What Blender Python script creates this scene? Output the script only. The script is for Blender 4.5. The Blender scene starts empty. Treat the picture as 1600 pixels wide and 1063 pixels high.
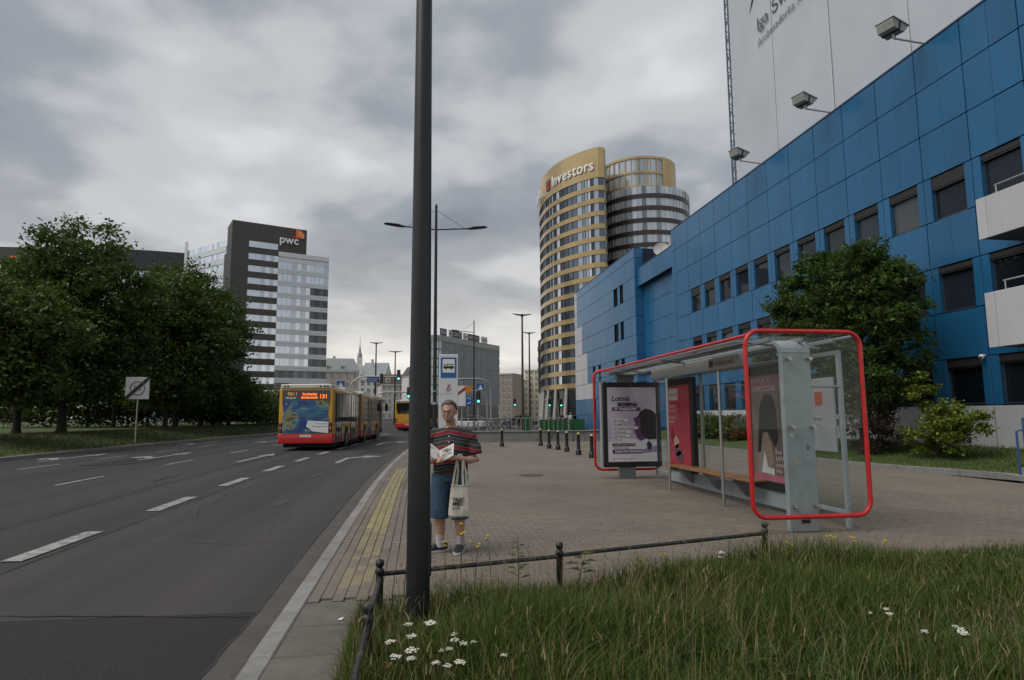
import bpy, bmesh, math, random
import numpy as np
from mathutils import Vector, Matrix
random.seed(7)
RNG = np.random.default_rng(11)
R = math.radians
scene = bpy.context.scene
COL = scene.collection

# ------------------------------------------------------------------ camera
cam_data = bpy.data.cameras.new('camera')
cam_data.sensor_width = 36.0
cam_data.lens = 22.5
cam_data.clip_start = 0.05
cam_data.clip_end = 6000.0
camera = bpy.data.objects.new('camera', cam_data)
COL.objects.link(camera)
yaw, pitch, roll = R(8.234), R(6.709), 0.006
F_ = Vector((math.sin(yaw) * math.cos(pitch), math.cos(yaw) * math.cos(pitch), math.sin(pitch)))
R0 = Vector((math.cos(yaw), -math.sin(yaw), 0))
U0 = R0.cross(F_)
R_ = R0 * math.cos(roll) - U0 * math.sin(roll)
U_ = U0 * math.cos(roll) + R0 * math.sin(roll)
camera.matrix_world = Matrix(((R_.x, U_.x, -F_.x, 0), (R_.y, U_.y, -F_.y, 0), (R_.z, U_.z, -F_.z, 1.6), (0, 0, 0, 1)))
scene.camera = camera

# ------------------------------------------------------------------ sky, sun, exposure
BIGOFF, MEDOFF = (53.24, 41.00, 74.20), (21.30, 2.2, 4.0)
SUN_EL, SUN_AZ = 58.0, -110.0      # azimuth measured from +Y towards +X
world = bpy.data.worlds.new('World')
scene.world = world
world.use_nodes = True
wn, wl = world.node_tree.nodes, world.node_tree.links
wn.clear()
def wnode(t, **kw):
    n = wn.new(t)
    for k, v in kw.items():
        setattr(n, k, v)
    return n
def wmath(op, a, b=None, c=None, clamp=False):
    n = wnode('ShaderNodeMath', operation=op, use_clamp=clamp)
    for i, v in enumerate((a, b, c)):
        if v is None:
            continue
        if isinstance(v, (int, float)):
            n.inputs[i].default_value = v
        else:
            wl.new(v, n.inputs[i])
    return n.outputs[0]
def wramp(fac, stops, interp='EASE'):
    n = wnode('ShaderNodeValToRGB')
    n.color_ramp.interpolation = interp
    els = n.color_ramp.elements
    while len(els) < len(stops):
        els.new(0.5)
    for e, (p, c) in zip(els, stops):
        e.position = p
        e.color = (*c, 1)
    wl.new(fac, n.inputs[0])
    return n.outputs[0]
def wmix(f, a, b):
    n = wnode('ShaderNodeMix', data_type='RGBA')
    if isinstance(f, (int, float)):
        n.inputs[0].default_value = f
    else:
        wl.new(f, n.inputs[0])
    for s, v in ((n.inputs[6], a), (n.inputs[7], b)):
        if isinstance(v, tuple):
            s.default_value = (*v, 1)
        else:
            wl.new(v, s)
    return n.outputs[2]
tc = wnode('ShaderNodeTexCoord')
sep = wnode('ShaderNodeSeparateXYZ')
wl.new(tc.outputs['Generated'], sep.inputs[0])
up = wmath('MAXIMUM', sep.outputs[2], 0.0)
den = wmath('ADD', up, 0.22)
cu, cv = wmath('DIVIDE', sep.outputs[0], den), wmath('DIVIDE', sep.outputs[1], den)
comb = wnode('ShaderNodeCombineXYZ')
wl.new(cu, comb.inputs[0]); wl.new(cv, comb.inputs[1])
def cloud_noise(scale, detail, rough, dist, off):
    mp = wnode('ShaderNodeMapping')
    mp.inputs['Location'].default_value = off
    mp.inputs['Scale'].default_value = (scale, scale * 1.0, 1)
    wl.new(comb.outputs[0], mp.inputs[0])
    n = wnode('ShaderNodeTexNoise')
    n.inputs['Scale'].default_value = 1.0
    n.inputs['Detail'].default_value = detail
    n.inputs['Roughness'].default_value = rough
    n.inputs['Distortion'].default_value = dist
    wl.new(mp.outputs[0], n.inputs['Vector'])
    return n.outputs[0]
big = cloud_noise(0.85, 4.0, 0.5, 0.1, BIGOFF)
med = cloud_noise(1.9, 8.0, 0.52, 0.15, MEDOFF)
dens = wmath('ADD', wmath('MULTIPLY', big, 0.72), wmath('MULTIPLY', med, 0.28))
cloud = wramp(dens, [(0.375, (0.56, 0.565, 0.57)), (0.455, (0.40, 0.414, 0.43)), (0.52, (0.235, 0.254, 0.282)), (0.60, (0.150, 0.170, 0.200))])
# the far cloud deck, seen edge on, thins to a pale warm band along the horizon
band = wmath('MULTIPLY', wmath('SUBTRACT', 1.0, wmath('DIVIDE', up, 0.36), clamp=True), wmath('SUBTRACT', 1.0, wmath('DIVIDE', up, 0.36), clamp=True))
wisps = wramp(med, [(0.34, (0.74, 0.69, 0.62)), (0.52, (0.64, 0.60, 0.545)), (0.66, (0.48, 0.46, 0.435))])
deck = wmix(wmath('MULTIPLY', band, 1.25, clamp=True), cloud, wisps)
nishita = wnode('ShaderNodeTexSky', sky_type='NISHITA')
nishita.sun_disc = False
nishita.sun_elevation = R(SUN_EL)
nishita.sun_rotation = R(SUN_AZ)
bg_sky = wnode('ShaderNodeBackground')
wl.new(nishita.outputs[0], bg_sky.inputs[0])
bg_sky.inputs[1].default_value = 0.06
bg_cloud = wnode('ShaderNodeBackground')
wl.new(deck, bg_cloud.inputs[0])
bg_cloud.inputs[1].default_value = 1.0
mixw = wnode('ShaderNodeMixShader')
mixw.inputs[0].default_value = 0.93
wl.new(bg_sky.outputs[0], mixw.inputs[1])
wl.new(bg_cloud.outputs[0], mixw.inputs[2])
wout = wnode('ShaderNodeOutputWorld')
wl.new(mixw.outputs[0], wout.inputs[0])

sun_data = bpy.data.lights.new('sun', 'SUN')
sun_data.energy = 1.5
sun_data.angle = R(45)
sun_data.color = (1.0, 0.95, 0.87)
sun = bpy.data.objects.new('sun', sun_data)
COL.objects.link(sun)
sd = Vector((math.sin(R(SUN_AZ)) * math.cos(R(SUN_EL)), math.cos(R(SUN_AZ)) * math.cos(R(SUN_EL)), math.sin(R(SUN_EL))))
sun.rotation_euler = sd.to_track_quat('Z', 'Y').to_euler()
sun.location = (0, 0, 60)

scene.view_settings.view_transform = 'Standard'
scene.view_settings.look = 'None'
scene.view_settings.gamma = 1.0
scene.view_settings.exposure = 0.52
scene.view_settings.use_curve_mapping = False
scene.cycles.use_denoising = True
scene.cycles.max_bounces = 6
scene.cycles.transparent_max_bounces = 16
scene.cycles.caustics_reflective = False
scene.cycles.caustics_refractive = False

# ------------------------------------------------------------------ helpers
def g(y):                                   # the street climbs gently away from the camera
    return 0.003 * min(max(y - 12.0, 0.0), 78.0)
def sh(y):                                  # ... and bends slightly to the right
    d = min(max(y - 12.0, 0.0), 60.0)
    return 0.0017 * d * d
def road_z(u, y):                           # u: distance across the road before the bend is added
    a = -u
    c = 0.01 * (min(a, 9.0) - 1.2) if a > 1.2 else 0.0
    if a > 9.0:
        c -= 0.01 * (a - 9.0)
    return g(y) - 0.12 + c

class MB:
    """Collects faces; build() links them as one mesh object."""
    def __init__(self):
        self.v, self.f, self.m = [], [], []
    def add(self, vs, fs, m=0):
        o = len(self.v)
        self.v.extend([tuple(p) for p in vs])
        for f in fs:
            self.f.append(tuple(i + o for i in f)); self.m.append(m)
        return self
    def quad(self, a, b, c, d, m=0):
        return self.add([a, b, c, d], [(0, 1, 2, 3)], m)
    def poly(self, pts, m=0):
        return self.add(pts, [tuple(range(len(pts)))], m)
    def box(self, x0, y0, z0, x1, y1, z1, m=0):
        if x0 > x1: x0, x1 = x1, x0
        if y0 > y1: y0, y1 = y1, y0
        if z0 > z1: z0, z1 = z1, z0
        vs = [(x0,y0,z0),(x1,y0,z0),(x1,y1,z0),(x0,y1,z0),(x0,y0,z1),(x1,y0,z1),(x1,y1,z1),(x0,y1,z1)]
        return self.add(vs, [(3,2,1,0),(4,5,6,7),(0,1,5,4),(1,2,6,5),(2,3,7,6),(3,0,4,7)], m)
    def cbox(self, x0, y0, z0, x1, y1, z1, b=0.01, m=0):
        """box with chamfered edges"""
        lo, hi = (x0, y0, z0), (x1, y1, z1)
        vs, idx = [], {}
        for ix in (0, 1):
            for iy in (0, 1):
                for iz in (0, 1):
                    c = [(hi if s else lo)[k] for k, s in enumerate((ix, iy, iz))]
                    sg = [(-1 if s else 1) for s in (ix, iy, iz)]
                    for ax in range(3):
                        p = [c[k] + (0 if k == ax else sg[k] * b) for k in range(3)]
                        idx[(ix, iy, iz, ax)] = len(vs); vs.append(p)
        fs = []
        def I(c, ax): return idx[(c[0], c[1], c[2], ax)]
        for ax in range(3):
            o = [k for k in range(3) if k != ax]
            for s in (0, 1):
                loop = []
                for a_, b_ in ((0,0),(1,0),(1,1),(0,1)):
                    c = [0,0,0]; c[ax] = s; c[o[0]] = a_; c[o[1]] = b_
                    loop.append(I(c, ax))
                flip = (s == 0) != (ax == 1)
                fs.append(tuple(reversed(loop)) if flip else tuple(loop))
        for ax in range(3):
            o = [k for k in range(3) if k != ax]
            for a_ in (0, 1):
                for b_ in (0, 1):
                    c0 = [0,0,0]; c0[o[0]] = a_; c0[o[1]] = b_
                    c1 = list(c0); c1[ax] = 1
                    fs.append((I(c0, o[0]), I(c1, o[0]), I(c1, o[1]), I(c0, o[1])))
        for ix in (0, 1):
            for iy in (0, 1):
                for iz in (0, 1):
                    fs.append(tuple(I((ix, iy, iz), ax) for ax in range(3)))
        return self.add(vs, fs, m)
    def ring(self, c, t, rx, ry, n, up=None):
        t = Vector(t).normalized()
        up = Vector(up) if up is not None else (Vector((0,0,1)) if abs(t.z) < 0.95 else Vector((0,1,0)))
        a = t.cross(up)
        if a.length < 1e-5:
            a = t.cross(Vector((1, 0, 0)))
        a.normalize(); b = a.cross(t)
        return [Vector(c) + a * (rx * math.cos(k * 2 * math.pi / n)) + b * (ry * math.sin(k * 2 * math.pi / n)) for k in range(n)]
    def loft(self, pts, rad, n=8, caps=True, m=0, up=None, closed=False):
        """tube through pts; rad: number, list, or list of (rx, ry)"""
        pts = [Vector(p) for p in pts]
        k = len(pts)
        if isinstance(rad, (int, float)): rad = [rad] * k
        vs, fs = [], []
        for i, p in enumerate(pts):
            if closed:
                t = pts[(i + 1) % k] - pts[i - 1]
            else:
                t = pts[min(i + 1, k - 1)] - pts[max(i - 1, 0)]
            r = rad[i] if isinstance(rad[i], (tuple, list)) else (rad[i], rad[i])
            vs += self.ring(p, t, r[0], r[1], n, up)
        for i in range(k if closed else k - 1):
            a, b = i * n, ((i + 1) % k) * n
            for j in range(n):
                fs.append((a + j, b + j, b + (j + 1) % n, a + (j + 1) % n))
        if caps and not closed:
            fs.append(tuple(range(n))); fs.append(tuple(reversed(range((k - 1) * n, k * n))))
        return self.add(vs, fs, m)
    def cyl(self, p0, p1, r0, r1=None, n=12, m=0):
        return self.loft([p0, p1], [r0, r0 if r1 is None else r1], n, True, m)
    def lathe(self, c, prof, n=14, m=0):
        """prof: list of (r, z) about the vertical through c"""
        c = Vector(c); vs, fs = [], []
        for r, z in prof:
            for j in range(n):
                a = j * 2 * math.pi / n
                vs.append((c.x + r * math.cos(a), c.y + r * math.sin(a), c.z + z))
        for i in range(len(prof) - 1):
            for j in range(n):
                fs.append((i*n + j, i*n + (j+1) % n, (i+1)*n + (j+1) % n, (i+1)*n + j))
        fs.append(tuple(reversed(range(n)))); k = len(prof) - 1
        fs.append(tuple(range(k*n, k*n + n)))
        return self.add(vs, fs, m)
    def prism(self, poly, axis, a, b, m=0):
        """poly: 2D points in the plane across `axis` (0: (y,z), 1: (x,z), 2: (x,y)), extruded from a to b"""
        def P(p, t):
            return (t, p[0], p[1]) if axis == 0 else ((p[0], t, p[1]) if axis == 1 else (p[0], p[1], t))
        n = len(poly)
        vs = [P(p, a) for p in poly] + [P(p, b) for p in poly]
        fs = [tuple(range(n)), tuple(reversed(range(n, 2 * n)))]
        for i in range(n):
            j = (i + 1) % n
            fs.append((i, i + n, j + n, j))
        return self.add(vs, fs, m)
    def ball(self, c, r, n=10, m=0, s=(1, 1, 1)):
        prof = [(max(1e-4, r * math.sin(t * math.pi / 8)), -r * math.cos(t * math.pi / 8)) for t in range(9)]
        o = len(self.v)
        self.lathe((0, 0, 0), prof, n, m)
        c = Vector(c)
        for i in range(o, len(self.v)):
            p = self.v[i]
            self.v[i] = (p[0]*s[0] + c.x, p[1]*s[1] + c.y, p[2]*s[2] + c.z)
        return self
    def xform(self, mat):
        self.v = [tuple(mat @ Vector(p)) for p in self.v]
        return self
    def mesh(self, name, mats, smooth=None, fix=True):
        me = bpy.data.meshes.new(name)
        me.from_pydata(self.v, [], self.f)
        if not isinstance(mats, (list, tuple)): mats = [mats]
        for mm in mats: me.materials.append(mm)
        if len(mats) > 1:
            me.polygons.foreach_set('material_index', self.m)
        if fix:
            bm = bmesh.new(); bm.from_mesh(me)
            bmesh.ops.recalc_face_normals(bm, faces=bm.faces)
            bm.to_mesh(me); bm.free()
        if smooth:
            me.polygons.foreach_set('use_smooth', [True] * len(me.polygons))
            me.set_sharp_from_angle(angle=R(smooth))
        me.update()
        return me
    def build(self, name, mats, parent=None, smooth=None, fix=True):
        return link(name, self.mesh(name, mats, smooth, fix), parent)

def link(name, data, parent=None, loc=None, rot=None, scale=None):
    o = bpy.data.objects.new(name, data)
    COL.objects.link(o)
    if parent is not None: o.parent = parent
    if loc is not None: o.location = loc
    if rot is not None: o.rotation_euler = rot
    if scale is not None: o.scale = scale
    return o
def tag(o, label=None, cat=None, group=None, kind=None):
    if label: o['label'] = label
    if cat: o['category'] = cat
    if group: o['group'] = group
    if kind: o['kind'] = kind
    return o
def thing(name, label, cat, loc=(0, 0, 0), rz=0.0, group=None):
    return tag(link(name, None, None, loc, (0, 0, rz)), label, cat, group)
def copy_tree(o, parent=None):
    c = o.copy(); COL.objects.link(c)
    if parent is not None:
        c.parent = parent
    for ch in list(o.children):
        copy_tree(ch, c)
    return c
FACE_S = (R(90), 0, 0)              # lettering that faces the camera (-Y)
FACE_W = (R(90), 0, R(-90))         # lettering that faces the road (-X)
def text(name, s, size, mat, loc, rot, parent=None, ext=0.0, align='LEFT', shear=0.0, squeeze=1.0, bold=0.0):
    cu = bpy.data.curves.new(name, 'FONT')
    cu.body = s; cu.size = size; cu.extrude = ext; cu.align_x = align; cu.shear = shear; cu.offset = bold
    cu.resolution_u = 3
    cu.materials.append(mat)
    o = link(name, cu, parent, loc, rot)
    o.scale = (squeeze, 1, 1)
    return o

# ------------------------------------------------------------------ materials
class NT:
    def __init__(self, name):
        self.mat = bpy.data.materials.new(name)
        self.mat.use_nodes = True
        self.t = self.mat.node_tree
        self.n, self.l = self.t.nodes, self.t.links
        self.b = self.n.get('Principled BSDF')
        self.out = self.n.get('Material Output')
    def node(self, t, ins=None, **kw):
        n = self.n.new(t)
        for k, v in kw.items(): setattr(n, k, v)
        for k, v in (ins or {}).items(): self.set(n.inputs[k], v)
        return n
    def set(self, s, v):
        if hasattr(v, 'links') or isinstance(v, bpy.types.NodeSocket): self.l.new(v, s)
        elif isinstance(v, tuple) and len(v) == 3 and s.type == 'RGBA': s.default_value = (*v, 1)
        else: s.default_value = v
    def math(self, op, a, b=0.0, clamp=False):
        n = self.node('ShaderNodeMath', operation=op, use_clamp=clamp)
        self.set(n.inputs[0], a); self.set(n.inputs[1], b)
        return n.outputs[0]
    def mix(self, f, a, b, blend='MIX'):
        n = self.node('ShaderNodeMix', data_type='RGBA', blend_type=blend)
        self.set(n.inputs[0], f); self.set(n.inputs[6], a); self.set(n.inputs[7], b)
        return n.outputs[2]
    def noise(self, scale, detail=4.0, rough=0.55, vec=None, dist=0.0):
        n = self.node('ShaderNodeTexNoise', {'Scale': scale, 'Detail': detail, 'Roughness': rough, 'Distortion': dist})
        if vec is not None: self.l.new(vec, n.inputs['Vector'])
        return n.outputs[0]
    def ramp(self, f, stops, interp='LINEAR'):
        n = self.node('ShaderNodeValToRGB'); n.color_ramp.interpolation = interp
        e = n.color_ramp.elements
        while len(e) < len(stops): e.new(0.5)
        for x, (p, c) in zip(e, stops):
            x.position = p; x.color = (*c, 1) if len(c) == 3 else c
        self.l.new(f, n.inputs[0])
        return n.outputs[0]
    def pos(self, scale=(1, 1, 1), obj=False):
        src = self.node('ShaderNodeTexCoord').outputs['Object'] if obj else self.node('ShaderNodeNewGeometry').outputs['Position']
        return self.node('ShaderNodeMapping', {'Vector': src, 'Scale': scale}).outputs[0]
    def bump(self, h, strength=0.3, dist=0.02):
        n = self.node('ShaderNodeBump', {'Height': h, 'Strength': strength, 'Distance': dist})
        self.l.new(n.outputs[0], self.b.inputs['Normal'])
def mul(c, k): return tuple(min(1.0, x * k) for x in c)
def M(name, col, rough=0.6, metal=0.0, var=0.12, scale=4.0, bump=0.0, bscale=60.0, rnd=0.0, spec=0.5, emit=0.0, coat=0.0, grime=None):
    t = NT(name)
    p = t.pos()
    c = col
    if var:
        c = t.ramp(t.noise(scale, 5.0, 0.6, p), [(0.25, mul(col, 1 - var)), (0.75, mul(col, 1 + var))])
    if grime:
        c = t.mix(t.math('MULTIPLY', t.ramp(t.noise(grime[1], 6.0, 0.65, p), [(0.48, (0, 0, 0)), (0.72, (1, 1, 1))]), grime[2]), c, grime[0])
    if rnd:
        oi = t.node('ShaderNodeObjectInfo').outputs['Random']
        v = t.math('MULTIPLY_ADD', oi, 2 * rnd); v.node.inputs[2].default_value = 1 - rnd
        h = t.node('ShaderNodeHueSaturation', {'Value': v}); t.set(h.inputs['Color'], c)
        c = h.outputs[0]
    t.set(t.b.inputs['Base Color'], c)
    t.b.inputs['Roughness'].default_value = rough
    t.b.inputs['Metallic'].default_value = metal
    t.b.inputs['Specular IOR Level'].default_value = spec
    if coat: t.b.inputs['Coat Weight'].default_value = coat
    if bump: t.bump(t.noise(bscale, 4.0, 0.6, p), bump)
    if emit:
        t.set(t.b.inputs['Emission Color'], col); t.b.inputs['Emission Strength'].default_value = emit
    return t.mat
def M_islands(name, stops, rough=0.1, metal=0.0, spec=0.6, interp='CONSTANT', translucent=0.0, bump=0.0):
    """colour differs from one loose piece of the mesh to the next"""
    t = NT(name)
    r = t.node('ShaderNodeNewGeometry').outputs['Random Per Island']
    c = t.ramp(r, stops, interp)
    t.set(t.b.inputs['Base Color'], c)
    t.b.inputs['Roughness'].default_value = rough
    t.b.inputs['Metallic'].default_value = metal
    t.b.inputs['Specular IOR Level'].default_value = spec
    if bump: t.bump(t.noise(0.35, 2.0, 0.5, t.pos()), bump, 0.3)
    if translucent:
        tr = t.node('ShaderNodeBsdfTranslucent'); t.set(tr.inputs[0], t.mix(0.5, c, (0.10, 0.14, 0.02)))
        mx = t.node('ShaderNodeMixShader', {0: translucent})
        t.l.new(t.b.outputs[0], mx.inputs[1]); t.l.new(tr.outputs[0], mx.inputs[2]); t.l.new(mx.outputs[0], t.out.inputs[0])
    return t.mat
def M_glass(name, tint=(0.9, 0.95, 0.94), rough=0.02, haze=0.0, hazecol=(0.5, 0.55, 0.55)):
    """clear sheet: what is behind shows through, with the sheet's own reflection"""
    t = NT(name)
    tr = t.node('ShaderNodeBsdfTransparent', {0: tint})
    gl = t.node('ShaderNodeBsdfGlossy', {'Roughness': rough})
    fc = t.node('ShaderNodeLayerWeight', {'Blend': 0.5}).outputs['Facing']
    fr = t.math('MULTIPLY_ADD', t.math('POWER', fc, 4.0), 0.40); fr.node.inputs[2].default_value = 0.018
    mx = t.node('ShaderNodeMixShader'); t.l.new(fr, mx.inputs[0])
    t.l.new(tr.outputs[0], mx.inputs[1]); t.l.new(gl.outputs[0], mx.inputs[2])
    last = mx.outputs[0]
    if haze:
        df = t.node('ShaderNodeBsdfDiffuse', {0: hazecol})
        m2 = t.node('ShaderNodeMixShader', {0: haze}); t.l.new(last, m2.inputs[1]); t.l.new(df.outputs[0], m2.inputs[2]); last = m2.outputs[0]
    t.l.new(last, t.out.inputs[0])
    return t.mat
WHITE = M('white paint', (0.74, 0.74, 0.74), 0.5, var=0.05)
BLACK = M('black paint', (0.012, 0.012, 0.013), 0.35, var=0.1)
DARK = M('dark metal', (0.020, 0.023, 0.026), 0.45, 0.3, var=0.15)
STEEL = M('stainless steel', (0.45, 0.45, 0.44), 0.32, 0.9, var=0.06)
GALV = M('galvanised steel', (0.42, 0.43, 0.43), 0.5, 0.6, var=0.1)
RED = M('red paint', (0.56, 0.012, 0.016), 0.38, var=0.12, scale=7, coat=0.2, grime=((0.20, 0.02, 0.02), 9.0, 0.5))
CONC = M('concrete', (0.25, 0.245, 0.235), 0.85, var=0.16, scale=2.5, bump=0.25, bscale=40, grime=((0.12, 0.115, 0.105), 1.2, 0.7))
PRINT_W = M('white print', (0.72, 0.72, 0.72), 0.6, var=0)
PRINT_K = M('black print', (0.015, 0.015, 0.015), 0.6, var=0)

# ------------------------------------------------------------------ ground, road, pavement
def M_asphalt(name, c0, c1, spk=0.5, streak=0.0, patch=0.35):
    t = NT(name)
    p = t.pos()
    base = t.ramp(t.noise(0.35, 4.0, 0.6, t.pos((1, 0.25, 1))), [(0.3, c0), (0.7, c1)])
    fine = t.ramp(t.noise(90.0, 2.0, 0.7, p), [(0.3, (1 - spk,) * 3), (0.75, (1 + spk * 0.8,) * 3)])
    c = t.mix(1.0, base, fine, 'MULTIPLY')
    c = t.mix(t.math('MULTIPLY', t.ramp(t.noise(1.3, 6.0, 0.7, t.pos((1, 0.5, 1))), [(0.5, (0, 0, 0)), (0.7, (1, 1, 1))]), patch), c, mul(c0, 0.7))
    if streak:      # polished wheel tracks along the lane
        c = t.mix(t.math('MULTIPLY', t.ramp(t.noise(1.0, 3.0, 0.5, t.pos((1.1, 0.02, 1))), [(0.42, (0, 0, 0)), (0.66, (1, 1, 1))]), streak), c, mul(c1, 1.25))
    t.set(t.b.inputs['Base Color'], c)
    t.b.inputs['Roughness'].default_value = 0.8
    t.b.inputs['Specular IOR Level'].default_value = 0.3
    t.bump(t.noise(140.0, 2.0, 0.6, p), 0.35, 0.01)
    return t.mat
ASPHALT = M_asphalt('asphalt', (0.035, 0.0355, 0.036), (0.048, 0.048, 0.0475), 0.45, 0.6)
LANE_ASPHALT = M_asphalt('worn lane asphalt', (0.041, 0.038, 0.036), (0.060, 0.055, 0.052), 0.4, 0.5, 0.5)
PATCH_ASPHALT = M_asphalt('fresh asphalt', (0.022, 0.0225, 0.023), (0.031, 0.0315, 0.032), 0.75, 0.0)
TAR = M('bitumen', (0.014, 0.014, 0.015), 0.5, var=0.2)
KERB = M('kerb granite', (0.235, 0.23, 0.22), 0.85, var=0.18, scale=9, bump=0.3, bscale=120, rnd=0.1, grime=((0.13, 0.12, 0.11), 2.0, 0.6))
def M_paint(name, col, wear):
    t = NT(name)
    p = t.pos()
    w = t.math('MULTIPLY', t.ramp(t.noise(7.0, 8.0, 0.8, p), [(0.45, (0, 0, 0)), (0.58, (1, 1, 1))]), wear)
    t.set(t.b.inputs['Base Color'], t.mix(w, t.ramp(t.noise(3.0, 4.0, 0.6, p), [(0.3, mul(col, 0.8)), (0.7, col)]), (0.075, 0.073, 0.07)))
    t.b.inputs['Roughness'].default_value = 0.7
    return t.mat
ROAD_PAINT = M_paint('road marking paint', (0.40, 0.40, 0.385), 0.8)
YELLOW_PAVER = M_islands('yellow painted pavers', [(0.0, (0.235, 0.195, 0.100)), (0.3, (0.27, 0.22, 0.110)), (0.6, (0.20, 0.17, 0.105)), (0.85, (0.29, 0.24, 0.125))], 0.8, interp='LINEAR')
FADED_PAVER = M_islands('faded yellow pavers', [(0.0, (0.22, 0.175, 0.10)), (0.35, (0.19, 0.16, 0.115)), (0.7, (0.235, 0.19, 0.115))], 0.85, interp='LINEAR')
PAVER_STOPS = [(0.0, (0.162, 0.134, 0.109)), (0.2, (0.176, 0.147, 0.120)), (0.45, (0.184, 0.153, 0.127)), (0.7, (0.170, 0.140, 0.114)), (0.9, (0.192, 0.161, 0.134)), (1.0, (0.166, 0.140, 0.115))]
def M_paver(name):
    t = NT(name)
    r = t.node('ShaderNodeNewGeometry').outputs['Random Per Island']
    oi = t.node('ShaderNodeObjectInfo').outputs['Random']
    c = t.ramp(t.math('FRACT', t.math('ADD', r, oi)), PAVER_STOPS)
    c = t.mix(1.0, c, t.ramp(t.noise(0.55, 5.0, 0.65, t.pos()), [(0.3, (0.78, 0.78, 0.78)), (0.7, (1.14, 1.13, 1.12))]), 'MULTIPLY')
    t.set(t.b.inputs['Base Color'], c)
    t.b.inputs['Roughness'].default_value = 0.85
    t.bump(t.noise(150.0, 3.0, 0.6, t.pos()), 0.3, 0.006)
    return t.mat
GUM = M('gum spot', (0.085, 0.078, 0.072), 0.8, var=0.2)
PAVER = M_paver('concrete pavers')
JOINT = M('joint sand', (0.129, 0.118, 0.099), 0.95, var=0.25, scale=8)
def M_far_paving():
    t = NT('far paving')
    p = t.pos()
    br = t.node('ShaderNodeTexBrick', {'Vector': p, 'Color1': (0.171, 0.143, 0.116), 'Color2': (0.188, 0.157, 0.13), 'Mortar': (0.146, 0.122, 0.099), 'Scale': 1.0, 'Mortar Size': 0.006, 'Brick Width': 0.2, 'Row Height': 0.1})
    c = t.mix(1.0, br.outputs[0], t.ramp(t.noise(0.45, 5.0, 0.65, p), [(0.3, (0.8, 0.8, 0.8)), (0.7, (1.14, 1.13, 1.12))]), 'MULTIPLY')
    t.set(t.b.inputs['Base Color'], c)
    t.b.inputs['Roughness'].default_value = 0.85
    return t.mat
FAR_PAVING = M_far_paving()
def M_soil(name, cols, scale=1.5):
    t = NT(name)
    p = t.pos()
    t.set(t.b.inputs['Base Color'], t.ramp(t.noise(scale, 8.0, 0.7, p), cols))
    t.b.inputs['Roughness'].default_value = 0.95
    t.bump(t.noise(25.0, 5.0, 0.7, p), 0.6, 0.05)
    return t.mat
LAWN = M_soil('mown grass', [(0.3, (0.036, 0.058, 0.013)), (0.5, (0.056, 0.082, 0.018)), (0.7, (0.085, 0.10, 0.030))])
SOIL = M_soil('soil under long grass', [(0.3, (0.022, 0.028, 0.012)), (0.6, (0.040, 0.042, 0.020)), (0.8, (0.062, 0.055, 0.030))], 4)
FAR_GROUND = M_asphalt('far ground', (0.07, 0.07, 0.068), (0.10, 0.10, 0.095), 0.1)

YS = [-8, -2, 4, 8, 12, 16, 20, 24, 28, 32, 36, 40, 45, 50, 55, 60, 66, 72, 80, 90, 110, 150, 220, 400]
def strip(mb, u0, u1, y0, y1, zf, m=0, bend=True, n=1):
    ys = sorted(set([y0, y1] + [y for y in YS if y0 < y < y1]))
    for a, b in zip(ys, ys[1:]):
        for k in range(n):
            ua, ub = u0 + (u1 - u0) * k / n, u0 + (u1 - u0) * (k + 1) / n
            sa, sb = (sh(a), sh(b)) if bend else (0, 0)
            mb.quad((ua + sa, a, zf(ua, a)), (ub + sa, a, zf(ub, a)), (ub + sb, b, zf(ub, b)), (ua + sb, b, zf(ua, b)), m)
    return mb
gm = MB()
ge = [-60, 12, 30, 60, 90, 200, 500, 1200, 4000]
for a, b in zip(ge, ge[1:]):
    gm.quad((-3500, a, g(a) - 0.34), (3500, a, g(a) - 0.34), (3500, b, g(b) - 0.34), (-3500, b, g(b) - 0.34))
tag(gm.build('ground', FAR_GROUND), kind='structure')
road = MB()
cols = [-16.6, -13, -9, -5, -1.0]
for u0, u1 in zip(cols, cols[1:]):
    strip(road, u0, u1, -8, 400, road_z)
road = tag(road.build('road', ASPHALT), kind='structure')
# the road that crosses in front of the far buildings
cr = MB(); cr.quad((2, 62, g(62) - 0.15), (120, 62, g(62) - 0.15), (120, 84, g(84) - 0.15), (2, 84, g(84) - 0.15))
tag(cr.build('cross_road', ASPHALT), kind='structure')
strip(MB(), -4.5, -1.4, 6.16, 60, lambda u, y: road_z(u, y) + 0.004).build('bus_lane', LANE_ASPHALT, road)
strip(MB(), -4.9, -1.4, -8, 6.16, lambda u, y: road_z(u, y) + 0.005).build('asphalt_patch', PATCH_ASPHALT, road)
strip(MB(), -1.4, -1.11, -8, 62, lambda u, y: road_z(u, y) + 0.007).build('gutter', M('gutter concrete', (0.078, 0.072, 0.067), 0.9, var=0.2, scale=3, bump=0.3, bscale=80), road)
def seam(pts, w, seed):
    r = random.Random(seed); mb = MB(); L = None
    for (ua, ya), (ub, yb) in zip(pts, pts[1:]):
        n = max(2, int(math.hypot(ub - ua, yb - ya) / 0.12))
        for i in range(n + 1):
            if i == n and (ub, yb) != pts[-1]: break
            u, y = ua + (ub - ua) * i / n, ya + (yb - ya) * i / n
            d = Vector((ub - ua, yb - ya)).normalized()
            o = r.uniform(-0.012, 0.012); ww = w * r.uniform(0.35, 1.3)
            c = Vector((u - d.y * o + sh(y), y + d.x * o))
            z = road_z(u, y) + 0.011
            P = (c.x - d.y * ww, c.y + d.x * ww, z), (c.x + d.y * ww, c.y - d.x * ww, z)
            if L: mb.quad(L[0], L[1], P[1], P[0])
            L = P
    return mb
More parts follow.
